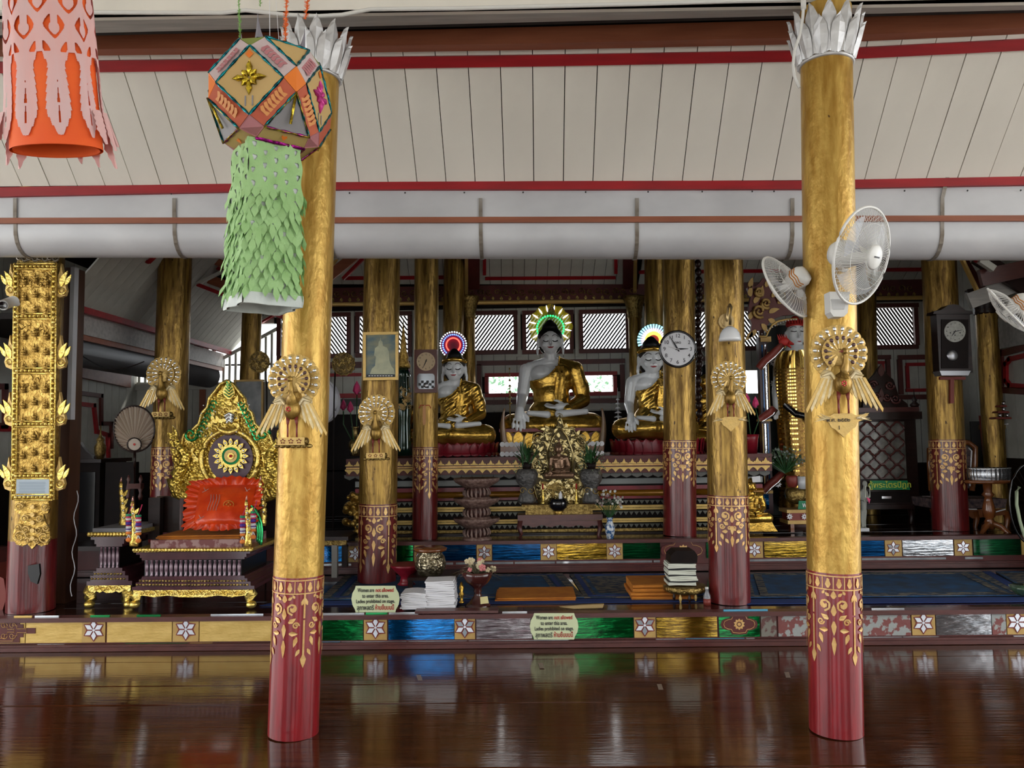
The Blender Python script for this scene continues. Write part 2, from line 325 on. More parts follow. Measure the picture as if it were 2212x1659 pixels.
# stage fronts ---------------------------------------------------
def zf(px, py, Y): return at(px, py, Y).z
def front(Y, ztop, zbot, name):
    r = thing(name, (0, Y, zbot), kind='structure')
    b = MB(); b.box((-6, Y-0.035, ztop-0.03), (6, Y+0.06, ztop+0.003)); b.build('nosing', WOODR, r)
    b = MB(); b.box((-6, Y, zbot), (6, Y+0.06, ztop-0.03)); b.build('backing', MAROON, r)
    return r
F1 = front(Y1, Z1, 0.0, 'stage_front'); F2 = front(Y2, Z2, Z1, 'stage_front')
b = MB(); b.box((-6, Y1-0.06, -0.0), (6, Y1-0.0005, 0.028)); b.box((-6, Y1-0.04, 0.028), (6, Y1-0.0005, 0.042)); b.build('base_moulding', WOODR, F1)
zz = zf(1100, 1222, Y2); b = MB(); b.box((-6, Y2-0.05, Z1), (6, Y2-0.0005, zz-0.015)); b.box((-6, Y2-0.03, zz-0.015), (6, Y2-0.0005, zz)); b.build('base_moulding', WOODR, F2)
def panel(F_, x0, x1, ya, yb, Y, m, name='glass_panel', gap=1.0):
    b = MB(); b.pbox(x0+gap, ya, x1-gap, yb, Y-0.012, 0.011); return b.build(name, m, F_)
def yl1(x, y): return y-0.0088*(x-1106)      # stage front lines fall to the left by this much
def yl2(x, y): return y-0.0105*(x-1106)
def p1(x0, x1, m, name='glass_panel'):
    c = (x0+x1)/2; return panel(F1, x0, x1, yl1(c, 1327), yl1(c, 1380), Y1, m, name)
for x0, x1, m in ((-60, 55, GOLDP), (55, 178, GOLDP), (230, 372, GOLDP), (430, 592, GOLDP), (592, 692, GOLDP), (692, 785, GGREEN), (838, 982, GBLUE), (1028, 1150, GMAUV),
                  (1150, 1369, GGREEN), (1417, 1550, GGOLD), (1552, 1642, GGREEN), (1643, 1678, WORNB), (1680, 1862, WORN), (1862, 1968, WORN), (2021, 2142, GSILV), (2142, 2174, WORN)): p1(x0, x1, m, 'painted_panel' if m in (GOLDP, WORN, WORNB) else 'glass_panel')
for cx, w, d in ((202, 50, 0), (401, 56, 0), (811, 50, 0), (1004, 44, 1), (1393, 46, 1), (1995, 50, 0), (2198, 46, 0)): star_tile(F1, cx, yl1(cx, 1353.5), w, 53, Y1-0.012, 0.011, d)
def p2(x0, x1, m, name='glass_panel'):
    c = (x0+x1)/2; return panel(F2, x0, x1, yl2(c, 1176), yl2(c, 1210), Y2, m, name)
for x0, x1, m in ((600, 748, GBLUE), (786, 893, GGREEN), (928, 1029, GDBLUE), (1063, 1168, GDBLUE), (1202, 1311, GGOLD), (1345, 1427, GDGREEN), (1525, 1610, GDGREEN),
                  (1650, 1760, GGOLD), (1760, 1911, GDBLUE), (1949, 2060, GSILV), (2102, 2206, GDGREEN), (2206, 2300, GOLDP)): p2(x0, x1, m)
for cx, w, d in ((767, 34, 0), (911, 32, 1), (1046, 32, 1), (1185, 34, 0), (1328, 34, 0), (1630, 36, 0), (1930, 36, 1), (2081, 38, 0)): star_tile(F2, cx, yl2(cx, 1193), w, 35, Y2-0.012, 0.011, d)
rnd = random.Random(11)
def strips(F_, yl, yy, h, Y, segs):
    for x0, x1, m in segs:
        b = MB(); c = (x0+x1)/2; b.pbox(x0, yl(c, yy)-h/2, x1-1.5, yl(c, yy)+h/2, Y-0.012, 0.011); b.build('mirror_strip', m, F_)
strips(F1, yl1, 1386, 6, Y1, ((80, 140, WSTRIP), (270, 405, GSTRIP), (410, 460, GOLDP), (692, 736, BSTRIP), (737, 880, WSTRIP), (882, 1010, WSTRIP), (1012, 1230, WSTRIP), (1417, 1480, WSTRIP), (1481, 1610, BSTRIP), (1612, 1632, WSTRIP), (1862, 1950, WSTRIP), (1951, 2030, WSTRIP), (2190, 2260, WSTRIP)))
strips(F1, yl1, 1323, 4, Y1, ((30, 70, GOLDP), (75, 128, WSTRIP), (195, 238, GSTRIP), (295, 348, GSTRIP), (455, 570, WSTRIP), (692, 788, WSTRIP), (790, 838, GSTRIP), (840, 905, WSTRIP), (1085, 1140, WSTRIP), (1563, 1660, BSTRIP), (1883, 1955, WSTRIP)))
strips(F2, yl2, 1216, 4.5, Y2, ((697, 760, WSTRIP), (862, 980, WSTRIP), (985, 1110, WSTRIP), (1112, 1200, WSTRIP), (1202, 1410, WSTRIP), (1412, 1427, WSTRIP), (1612, 1760, WSTRIP), (1862, 2045, WSTRIP), (2085, 2125, WSTRIP)))
strips(F2, yl2, 1171.5, 4, Y2, ((750, 790, WSTRIP), (913, 956, WSTRIP), (958, 1000, GSTRIP), (1000, 1042, WSTRIP), (1612, 1660, WSTRIP), (2056, 2124, WSTRIP), (2126, 2165, GOLDP), (2188, 2230, WSTRIP)))
# cartouches
def cart(F_, cx, cy, w, h, Y, m1, m2):
    def sh(k): return [(cx+k*w/2*x, cy+k*h/2*y) for x, y in ((-1, 0), (-.93, -.35), (-.72, -.55), (-.5, -.6), (-.4, -.95), (0, -1.02), (.4, -.95), (.5, -.6), (.72, -.55), (.93, -.35), (1, 0), (.93, .35), (.72, .55), (.5, .6), (.4, .95), (0, 1.02), (-.4, .95), (-.5, .6), (-.72, .55), (-.93, .35))]
    b = MB(); b.ext(sh(1), Y-0.016, 0.004); c = b.build('cartouche', m1, F_)
    b = MB(); s = sh(0.84); b.tube([at(x, y, Y-0.018) for x, y in s], 0.0022, 5, closed=True); b.build('gilt_line', m2, c)
    b = MB()
    for i in range(10): a = i*PI/5; leaf(b, cx+h*0.12*sin(a), cy-h*0.12*cos(a), h*0.16, h*0.13, a, Y-0.019, 0.003)
    b.disc(cx, cy, h*0.08, Y-0.02, 0.004, 10); b.build('rosette', m2, c)
cart(F1, 1597, yl1(1597, 1353), 80, 44, Y1, MAROON, STEN)
cart(F2, 1476, yl2(1476, 1193), 98, 46, Y2, MAROON, STEN)
c0 = yl1(10, 1353); b = MB(); b.ext([(-60, c0-26), (42, c0-26), (42, c0-14), (50, c0-14), (50, c0-6), (76, c0-6), (76, c0+6), (50, c0+6), (50, c0+14), (42, c0+14), (42, c0+26), (-60, c0+26)], Y1-0.017, 0.005)
lab = b.build('fret_ornament', MAROON, F1)
b = MB()
for k in (0.85, 0.62): b.tube([at(-40+(x+40)*k if x < 100 else x, c0+(y)*k, Y1-0.019) for x, y in ((-40, -26), (40, -26), (40, -13), (50, -13), (50, -5), (74, -5), (74, 5), (50, 5), (50, 13), (40, 13), (40, 26), (-40, 26))], 0.0022, 4)
for sx in (8, 26):
    for sy in (-11, 11): spiral(b, sx, c0+sy, 8, Y1-0.02, 1.2, 0.0022, 1 if sy > 0 else -1, 0, 4)
b.build('gilt_line', STEN, lab)
# near ceiling ---------------------------------------------------
BL = at(-150, 404, 5.34); BR = at(2360, 384, 5.10); TP = at(1106, 92, 4.60)
e = (BR-BL).normalized(); up = (TP-BL); up = (up-e*up.dot(e)); L0 = up.length; up.normalize(); nrm = e.cross(up)
if nrm.y > 0: nrm = -nrm
ceil = thing('ceiling', BL, kind='structure')
BW = 0.2035; x154 = (plane(1154, 388, BL, nrm)-BL).dot(e); rnd = random.Random(2)
me = MB(); me.slab([V((0, 0, 0)), e*(BW-0.006), e*(BW-0.006)+up*(L0+0.05), up*(L0+0.05)], 0.018, -nrm); me = me.mesh('ceiling_board', WHITE)
i0 = -int(x154/BW)
for i in range(i0, i0+41): inst('ceiling_board', me, ceil, BL+e*(x154+i*BW)-nrm*0.004*rnd.random())
b = MB(); b.slab([BL-nrm*0.03, BR-nrm*0.03, BR+up*(L0+.1)-nrm*0.03, BL+up*(L0+.1)-nrm*0.03], 0.02, -nrm); b.build('backing', DARKER, ceil)
def band(lines, Yl, Yr, th, m, name, parent=None, onplane=None, **kw):
    (top, bot) = lines; xs = [-150]+[p[0] for p in top[1:-1]]+[2360]; b = MB()
    def ev(l, x):
        for (xa, ya), (xb, yb) in zip(l, l[1:]):
            if x <= xb or (xb, yb) == l[-1]:
                if x >= xa or (xa, ya) == l[0]: return ya+(yb-ya)*(x-xa)/(xb-xa)
    P = []
    for x in xs:
        Y = Yl+(Yr-Yl)*(x+150)/2510
        if onplane: P.append((plane(x, ev(top, x), *onplane), plane(x, ev(bot, x), *onplane)))
        else: P.append((at(x, ev(top, x), Y), at(x, ev(bot, x), Y)))
    nn = onplane[1] if onplane else V((0, 1, 0))
    for (a, c), (a2, c2) in zip(P, P[1:]): b.slab([a, a2, c2, c], th, nn)
    return b.build(name, m, parent, **kw)
X_ = (215, 740, 1200, 1730, 2212)
def pl(ys): return list(zip(X_, ys))
band((pl((130, 123, 117, 108, 83)), pl((154, 148, 141, 131, 107))), 0, 0, -0.02, REDT, 'red_batten', ceil, onplane=(BL+nrm*0.0, -nrm))
band((pl((72, 68, 57, 43, 20)), pl((106, 100, 93, 81, 59))), 4.60, 4.42, 0.08, BROWN, 'trim_1', kind='structure')
# tie beam over the two near pillars: white front, the underside's shade put in as grey
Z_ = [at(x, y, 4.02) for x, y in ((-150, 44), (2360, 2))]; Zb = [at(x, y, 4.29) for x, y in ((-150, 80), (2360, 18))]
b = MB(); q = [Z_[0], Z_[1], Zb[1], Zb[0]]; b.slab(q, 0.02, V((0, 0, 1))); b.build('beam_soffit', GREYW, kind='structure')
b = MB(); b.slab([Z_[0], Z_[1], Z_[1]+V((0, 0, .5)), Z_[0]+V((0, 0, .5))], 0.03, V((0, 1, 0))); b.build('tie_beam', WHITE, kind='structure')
b = MB(); b.slab([Zb[0], Zb[1], Zb[1]+V((0, .3, .35)), Zb[0]+V((0, .3, .35))], 0.03, V((0, 1, 0))); b.build('tie_beam_back', DARKER, kind='structure')
# eaves board, flashing and gutter
band((pl((401, 393, 391, 390, 381)), pl((420, 409, 409, 408, 399))), 5.33, 5.09, 0.04, REDT, 'trim_2', kind='structure')
gut = thing('roof_gutter', at(1106, 550, 5.4), kind='structure')
band((pl((418, 408, 408, 407, 398)), pl((471, 470, 468, 466, 465))), 5.36, 5.12, 0.012, ZINC, 'flashing', gut)
band((pl((470, 469, 468, 466, 465)), pl((482, 481, 480, 478, 477))), 5.345, 5.105, 0.03, BROWN, 'brown_lip', gut)
def gyc(x): return 5.36-0.24*(x+150)/2510
b = MB(); xs = [-150+i*251 for i in range(11)]
def gut_pt(t, s, out=0.0):
    x = -150+2510*s; Yf = gyc(x); z0 = at(x, 482-0.002*x, Yf).z; zb = at(x, 553+0.0025*x, Yf+0.12).z; h = z0-zb; d = 0.30; a = PI/2*1.9*t
    return V((at(x, 482, Yf).x, Yf+0.008+d/2-(d/2+out)*cos(min(a, PI)), z0-(h+out)*(sin(min(a, PI))**0.8)))
b.smooth = True; b.grid(24, 20, lambda u, v: gut_pt(v, u)); b.build('gutter_trough', ZINC, gut)
for sx in (32, 376, 713, 1038, 1376, 1712, 2036):
    b = MB(); s0 = (sx+150)/2510
    path = [gut_pt(t/10, s0, 0.006) for t in range(0, 8)]; path = [at(sx, 428, gyc(sx)-0.012), at(sx, 470, gyc(sx)-0.012)]+path
    if sx in (2036,): path = [at(sx+12, 378, gyc(sx)-0.03)]+path
    xw = 0.013; vs = []; fs = []
    for p in path: vs += [p+V((-xw, 0, 0)), p+V((xw, 0, 0)), p+V((xw, 0.004, 0.002)), p+V((-xw, 0.004, 0.002))]
    for i in range(len(path)-1):
        for j in range(4): fs.append((i*4+j, i*4+(j+1) % 4, i*4+4+(j+1) % 4, i*4+4+j))
    b.add(vs, fs); b.build('strap', STRAP, gut)
b = MB()
for x in (755, 875, 1003, 1130, 1265, 1400, 1517, 1625, 1672, 1954, 2090, 2205, 250, 370): p = at(x, 416-0.004*(x-1000), gyc(x)-0.016); b.ball(p, 0.006, 8, 5)
b.build('rivet', BLACK, gut, kind='stuff')
# conduit
b = MB(); pts = [(-60, 27), (215, 27), (480, 28), (530, 22), (620, 32), (690, 35), (740, 32), (800, 20), (1000, 18), (1400, 8), (1735, -2), (2300, -16)]
b.tube([at(x, y, 3.97) for x, y in pts], 0.011, 10); b.build('conduit_pipe', WHITEP, label='white plastic conduit running along the top beam', cat='pipe')
b = MB(); pts = [(1736, 10), (1734, 40), (1728, 75), (1716, 110), (1713, 140), (1716, 165), (1727, 190)]
b.tube([at(x, y, 3.93) for x, y in pts], 0.008, 8); b.lathe([(0.014, 0), (0.014, 0.06)], at(1736, 20, 3.93), 10)
b.build('hanging_conduit', WHITEP, label='white cable looping down beside the silver leaf capital of the right pillar', cat='cable')
# ---------------------------------------------------------------- roof and walls over the stage
b = MB(); b.box((-8.5, 4.35, 4.35), (8.5, 10.6, 4.45)); struct('roof_void', b, DARKER)
b = MB(); b.box((-9, -5, 4.3), (9, 4.3, 4.4)); struct('hall_ceiling', b, WHITE)
YB = 10.2; XW = 5.25
def cells(x0, x1, z0, z1, holes):                 # a wall in x,z with rectangular openings
    xs = sorted({x0, x1, *[h[0] for h in holes], *[h[2] for h in holes]}); zs = sorted({z0, z1, *[h[1] for h in holes], *[h[3] for h in holes]})
    for xa, xb in zip(xs, xs[1:]):
        for za, zb in zip(zs, zs[1:]):
            if not any(h[0] <= (xa+xb)/2 <= h[2] and h[1] <= (za+zb)/2 <= h[3] for h in holes): yield xa, xb, za, zb
def hole(x0, y0, x1, y1):
    a = at(x0, (y0+y1)/2, YB); c = at(x1, (y0+y1)/2, YB); return (a.x, at((x0+x1)/2, y1, YB).z, c.x, at((x0+x1)/2, y0, YB).z)
WINS = [(606, 686, 660, 768), (703, 684, 748, 764), (776, 682, 880, 762), (1026, 680, 1109, 756), (1137, 679, 1230, 755), (1260, 677, 1352, 753), (1440, 674, 1530, 750), (1565, 672, 1640, 748), (1891, 664, 1976, 745)]
LOW = [(1056, 812, 1324, 848), (1496, 806, 1515, 818), (1588, 800, 1645, 850)]
GAB = [(272, 790, 330, 826), (345, 790, 600, 826), (440, 700, 600, 786)]
holes = [hole(*h) for h in WINS+LOW+GAB]
wb = thing('wall_back', (0, YB, Z2), kind='structure'); b = MB()
for xa, xb, za, zb in cells(-5.3, 5.5, Z2, 4.3, holes): b.box((xa, YB, za), (xb, YB+0.06, zb))
b.build('wall_core', DARKER, wb)
# vertical boards of the back wall, each a piece, cut where openings are
wd = 0.155; k = 0; x = -5.25; rnd = random.Random(8)
while x < 5.3:
    hs = [h for h in holes if h[0] < x+wd-0.01 and h[2] > x+0.01]
    spans = [(Z2, at(1106, 660, YB).z)]
    for h in hs:
        ns = []
        for a, c in spans:
            if h[3] <= a or h[1] >= c: ns.append((a, c))
            else:
                if h[1] > a: ns.append((a, h[1]))
                if h[3] < c: ns.append((h[3], c))
        spans = ns
    d = 0.004*rnd.random()
    for a, c in spans:
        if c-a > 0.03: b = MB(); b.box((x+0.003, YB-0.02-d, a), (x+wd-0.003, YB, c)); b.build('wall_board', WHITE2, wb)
    x += wd
def wtrim(x0, y0, x1, y1, m, th=0.03, Y=YB-0.025, name='trim_strip'):
    b = MB(); b.pbox(x0, y0, x1, y1, Y-th, th); return b.build(name, m, wb)
wtrim(262, 1010, 2000, 1165, DARKER, 0.02, name='added_dark_sheet'); wtrim(603, 888, 1850, 1012, DARKER, 0.02, name='added_dark_sheet')  # dark sheets added to deepen the blacks behind the altar
def wframe(x0, y0, x1, y1, t, m, th=0.03, dl=0):
    for r in ((x0, y0, x1, y0+t), (x0, y1-t, x1, y1), (x0, y0+t, x0+t, y1-t), (x1-t, y0+t, x1, y1-t)): wtrim(*r, m, th)
wi = 0
for h in WINS:
    wi += 1; cx, cy = (h[0]+h[2])/2, (h[1]+h[3])/2
    W = thing('window_%d' % wi, at(cx, h[3], YB), kind='structure'); t = 9
    for q, r in enumerate(((h[0]-t, h[1]-t, h[2]+t, h[1]), (h[0]-t, h[3], h[2]+t, h[3]+t), (h[0]-t, h[1], h[0], h[3]), (h[2], h[1], h[2]+t, h[3]))):
        b = MB(); b.pbox(*r, YB-0.07, 0.045); b.build('window_frame', MAROON, W)
    sgn = 1 if 1000 < h[0] < 1500 else -1; per = 7.6; hh = h[3]-h[1]; ww = h[2]-h[0]; sl = hh*0.72; n = int((ww+sl)/per)
    for i in range(n):
        x0 = h[0]-sl+i*per      # slat foot ; runs to x0+sl at the top
        ts = []
        for xx in (x0, x0+sl): ts.append(min(max(xx, h[0]), h[2]))
        if ts[1]-ts[0] < 2: continue
        ya = h[3]-(ts[0]-x0)/sl*hh; yb = h[3]-(ts[1]-x0)/sl*hh
        xa, xb = ts
        if sgn < 0: xa, xb = h[0]+h[2]-xa, h[0]+h[2]-xb
        A, B = at(xa, ya, YB+0.03), at(xb, yb, YB+0.03); b = MB(); wv = V((0.0140, 0, 0)); dv = V((0, 0.014, 0))
        b.slab([A-wv, A+wv, B+wv, B-wv], 0.014, V((0, 1, 0))); b.build('slat', DARKW, W)
for h in LOW[:1]:
    wframe(h[0]-9, h[1]-8, h[2]+9, h[3]+8, 8, REDT, 0.035)
wframe(1030, 777, 1350, 872, 10, MAROON)
for x0, x1 in ((1020, 1355),): wtrim(x0, 874, x1, 886, WHITE2, 0.03)
wframe(1440, 770, 1600, 872, 9, MAROON)
wtrim(600, 782, 885, 795, MAROON); wtrim(600, 798, 885, 803, WHITE2); wtrim(600, 806, 885, 813, REDT); wtrim(600, 850, 885, 860, REDT); wtrim(600, 862, 885, 878, DARKW)
wframe(1862, 767, 1925, 860, 9, MAROON); wframe(1941, 766, 2070, 862, 10, MAROON); wframe(1958, 783, 2050, 846, 7, REDT); wframe(1880, 780, 1912, 850, 6, REDT)
for x in (760, 1120, 1247): wtrim(x-5, 672, x+5, 770, WHITE2, 0.02)
wtrim(270, 827, 603, 841, WHITE2, 0.05); wtrim(430, 841, 442, 935, BROWN, 0.03); wtrim(425, 925, 600, 1000, WOODR, 0.03)
for x0 in (263,): wtrim(x0, 820, x0+10, 980, MAROON, 0.04)
b = MB(); b.pbox(560, 655, 1995, 661, YB-0.1, 0.09); b.build('dark_fascia', DARKER, wb)
b = MB(); zz = at(1106, 655, YB-0.16).z; b.tube([(-3.4, YB-0.16, zz+0.03), (5.2, YB-0.16, zz-0.02)], 0.028, 10); b.build('gilt_rail', PALEG, wb)
fr = MB(); fr.pbox(560, 612, 1995, 651, YB-0.12, 0.1); fr = fr.build('frieze', MAROON, wb)
b = MB(); 
for i in range(70):
    x = 710+i*18.2
    if 1372 < x < 1386: continue
    spiral(b, x, 631-0.010*(x-1106), 8, YB-0.135, 1.2, 0.008, 1 if i % 2 else -1, 0.6, 4, 10); leaf(b, x+9, 648-0.01*(x-1106), 9, 7, 0, YB-0.13, 0.006)
b.build('gilt_scroll_frieze', CARVED, fr, kind='stuff')
# picket gable on the left of the back wall
gb = thing('gable_lattice', at(520, 826, YB), kind='structure')
for i in range(26):
    x = 272+i*13
    if 330 < x < 345: continue
    ya = 790 if x < 440 else 790-(x-440)*0.52
    b = MB(); b.pbox(x, ya, x+5, 826, YB-0.03, 0.02); b.build('picket', WHITE2, gb)
for dx, dy in ((0, 0), (0, 40)):
    b = MB(); P0, P1 = at(440, 800-dy, YB-0.06), at(612, 706-dy, YB-0.06); b.slab([P0, P1, P1+V((0, 0, .05)), P0+V((0, 0, .05))], 0.03, V((0, 1, 0))); b.build('raking_rail', WHITE2, gb)
b = MB(); P0, P1 = at(440, 772, YB-0.1), at(615, 668, YB-0.1); b.slab([P0, P1, P1+V((0, 0, .03)), P0+V((0, 0, .03))], 0.05, V((0, 1, 0))); b.build('raking_trim', REDT, gb)
b = MB(); b.pbox(456, 770, 468, 830, YB-0.12, 0.06); b.build('gable_post', MAROON, gb)
# left wall
def side_wall(nm, X, sg):
    r = thing(nm, (X, 7.5, Z2), kind='structure'); b = MB(); b.box((X, 5.9, Z1), (X+0.06*sg, YB+0.1, 4.3)); b.build('wall_core', DARKER, r)
    y = 5.95
    while y < YB-0.05:
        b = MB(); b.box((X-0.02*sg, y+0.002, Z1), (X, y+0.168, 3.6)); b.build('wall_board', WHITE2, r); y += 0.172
    return r
wl = side_wall('wall_left', -XW, -1); wr = side_wall('wall_right', XW, 1)
for W_, X_s, sg in ((wl, -XW+.02, 1), (wr, XW-.02, -1)): b = MB(); b.box((X_s, 5.95, Z1), (X_s+.02*sg, 10.15, 1.22)); b.build('added_dark_sheet', DARKER, W_)  # same added dark sheets, low on both side walls
def xw(px, py, X): d = ray(px, py); return V((0, 0, EYE))+d*(X/d.x)
def strun(wall, X, pts, wpx, m, th=0.03, closed=False, name='trim_strip'):      # raised strip on a side wall along sight-line points
    P = [xw(x, y, X) for x, y in pts]; sgn = -1 if X > 0 else 1
    if closed: P.append(P[0])
    for a, c in zip(P, P[1:]):
        d = (c-a).normalized(); s = d.cross(V((1, 0, 0)))*wpx/2; b = MB(); a2, c2 = a-d*wpx/2, c+d*wpx/2
        b.slab([a2-s, c2-s, c2+s, a2+s], th, V((sgn, 0, 0))); b.build(name, m, wall)
strun(wl, -XW+0.02, ((148, 795), (268, 822)), 0.17, BROWN, 0.05)
strun(wl, -XW+0.02, ((148, 915), (148, 846), (216, 855), (216, 915), (238, 915), (238, 965)), 0.05, MAROON, 0.03)
strun(wl, -XW+0.02, ((140, 937), (158, 930), (163, 872), (200, 876), (206, 932), (230, 940), (232, 990)), 0.05, REDT, 0.03)
strun(wl, -XW+0.02, ((0, 835), (8, 835), (8, 920), (0, 920)), 0.06, MAROON, 0.03); strun(wl, -XW+0.02, ((-60, 925), (28, 926)), 0.06, REDT, 0.03)
strun(wl, -XW+0.02, ((-60, 700), (28, 730)), 0.06, MAROON, 0.03)
X = XW-0.02
strun(wr, X, ((2150, 755), (2150, 870)), 0.10, WHITE2, 0.06)
strun(wr, X, ((2158, 700), (2260, 660)), 0.10, WHITE2, 0.04); strun(wr, X, ((2158, 745), (2260, 718)), 0.09, MAROON, 0.04)
strun(wr, X, ((2165, 762), (2165, 842), (2260, 848)), 0.07, MAROON, 0.03); strun(wr, X, ((2165, 764), (2260, 738)), 0.07, MAROON, 0.03)
strun(wr, X, ((2260, 758), (2184, 776), (2176, 786), (2176, 822), (2184, 832), (2260, 838)), 0.05, REDT, 0.03)
b = MB(); a = xw(2160, 700, X-0.03); c = xw(2260, 735, X-0.03); b.box((X-0.05, a.y, c.z), (X-0.03, c.y, a.z+0.02)); b.build('louvre_panel', GREYW, wr)
# sloping ceilings over the stage: left aisle
LX, LZ = -3.95, None
p = ray(160, 657); q = V((0, 0, EYE))+p*(LX/p.x); LZ = q.z
al = thing('aisle_ceiling', (LX, 7, LZ), kind='structure'); rnd = random.Random(4)
y = 6.4; sl = 1.15
while y < 10.1:
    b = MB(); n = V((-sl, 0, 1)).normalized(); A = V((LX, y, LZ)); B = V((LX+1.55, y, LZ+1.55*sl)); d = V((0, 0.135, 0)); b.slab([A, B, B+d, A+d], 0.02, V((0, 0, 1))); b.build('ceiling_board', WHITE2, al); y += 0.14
def along(X, Z, w, h, m, nm, y0=6.4, y1=10.15): b = MB(); b.box((X-w/2, y0, Z-h/2), (X+w/2, y1, Z+h/2)); b.build(nm, m, al)
along(LX-0.02, LZ-0.01, 0.05, 0.08, REDT, 'red_batten')
along(LX-0.12, LZ-0.13, 0.04, 0.18, GREYW, 'grey_fascia'); along(LX-0.14, LZ-0.24, 0.05, 0.06, BROWN, 'brown_lip')
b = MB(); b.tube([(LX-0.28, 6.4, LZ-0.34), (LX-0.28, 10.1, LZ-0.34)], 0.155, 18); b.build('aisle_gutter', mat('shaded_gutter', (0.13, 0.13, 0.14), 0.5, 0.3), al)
b = MB(); b.box((-8.4, 6.4, LZ-0.15), (LX-0.2, 10.2, LZ-0.1)); b.build('outer_soffit', DARKER, al)
# brown and red zigzag valley trims seen over the stage
vt = thing('valley_trim', at(440, 640, 8), kind='structure')
def vbar(x0, y0, x1, y1, Y, wpx, m, Ye=None):
    Ye = Ye or Y; A, B = at(x0, y0, Y), at(x1, y1, Ye); d = (B-A).normalized(); s = d.cross(V((0, 1, 0))).normalized()*wpx/2*Y/F
    b = MB(); b.slab([A-s, B-s, B+s, A+s], 0.04, V((0, 1, 0))); b.build('trim_strip', m, vt)
for a in ((300, 553, 318, 566), (318, 566, 332, 553)): vbar(*a, 7.0, 6, REDT)
vbar(415, 553, 600, 640, 8.2, 8, REDT); vbar(425, 548, 620, 625, 8.1, 16, BROWN); vbar(425, 612, 480, 585, 8.0, 6, WHITE2); vbar(425, 614, 610, 685, 8.0, 8, REDT); vbar(450, 600, 500, 600, 8.3, 26, DARKER); vbar(450, 602, 620, 665, 8.25, 20, BROWN)
vbar(700, 605, 770, 548, 8.6, 22, BROWN); vbar(706, 588, 730, 555, 8.55, 4, PALEG); vbar(740, 602, 785, 556, 8.9, 7, REDT)
# centre and right ceilings behind the gutter
CP = at(1106, 614, 10.05); cn = V((0, -0.62, -0.78)).normalized()
cc = thing('sanctuary_ceiling', CP, kind='structure')
def cq(x0, y0, x1, y1, x2, y2, x3, y3, off, th, m, nm):
    b = MB(); b.slab([plane(x, y, CP+cn*off, cn) for x, y in ((x0, y0), (x1, y1), (x2, y2), (x3, y3))], th, -cn); b.build(nm, m, cc)
i = 0
while True:
    x = 690+i*24.6; i += 1
    if x > 2010: break
    if 1000 < x < 1030 or 1345 < x < 1375: continue
    t = 0.05*(x-1106)/24.6
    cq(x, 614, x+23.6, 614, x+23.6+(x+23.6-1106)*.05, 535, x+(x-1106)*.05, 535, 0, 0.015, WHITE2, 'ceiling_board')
cq(680, 616, 2020, 612, 2020, 500, 680, 500, -0.03, 0.03, DARKER, 'backing')
cq(1048, 600, 1330, 598, 1330, 603.5, 1048, 605.5, 0.02, 0.02, REDT, 'red_batten'); cq(1043, 545, 1050, 545, 1050, 595, 1043, 595, 0.02, 0.02, REDT, 'red_batten'); cq(1327, 545, 1334, 545, 1334, 592, 1327, 592, 0.02, 0.02, REDT, 'red_batten')
cq(740, 599, 1000, 597, 1000, 603, 740, 605, 0.02, 0.02, REDT, 'red_batten'); cq(1380, 586, 2000, 580, 2000, 586, 1380, 592, 0.02, 0.02, REDT, 'red_batten')
for x0, x1 in ((1002, 1036), (1346, 1378)):
    cq(x0, 625, x1, 625, x1, 500, x0, 500, 0.05, 0.05, MAROON, 'brown_beam')
    cq(x0+(2 if x0 < 1100 else 22), 640, x0+(9 if x0 < 1100 else 29), 640, x0+(9 if x0 < 1100 else 31), 500, x0+(2 if x0 < 1100 else 24), 500, 0.09, 0.04, PALEG, 'gilt_edge')
# dark roof timbers on the right
rt = thing('roof_timber', at(2120, 600, 8), kind='structure')
for a, Yv, wv, m in (((2085, 560, 2135, 640), 7.8, 12, MAROON), ((2112, 552, 2250, 640), 7.6, 34, DARKW), ((2078, 553, 2120, 640), 7.7, 5, PALEG), ((2110, 560, 2160, 590), 7.5, 5, REDT), ((2120, 600, 2260, 570), 7.4, 36, WOODR), ((2095, 650, 2260, 590), 7.7, 34, GREYW), ((2120, 560, 2150, 580), 7.3, 14, WHITE2)):
    A, B = at(a[0], a[1], Yv), at(a[2], a[3], Yv); d = (B-A).normalized(); s = d.cross(V((0, 1, 0))).normalized()*wv/2*Yv/F
    b = MB(); b.slab([A-s, B-s, B+s, A+s], 0.05, V((0, 1, 0))); b.build('timber', m, rt)
# hall behind the viewer: posts and wall pieces between wide open doorways
hb = thing('wall_front', (0, -4.4, 0), kind='structure')
for x0, x1 in ((-9, -6.2), (-4.8, -3.4), (-1.5, -0.3), (1.3, 2.7), (4.2, 5.8), (7, 9)):
    b = MB(); b.box((x0, -4.45, -0.05), (x1, -4.35, 4.3)); b.build('wall_panel', DARKW, hb)
b = MB(); b.box((-9, -4.45, 3.3), (9, -4.35, 4.3)); b.build('lintel', WHITE, hb)
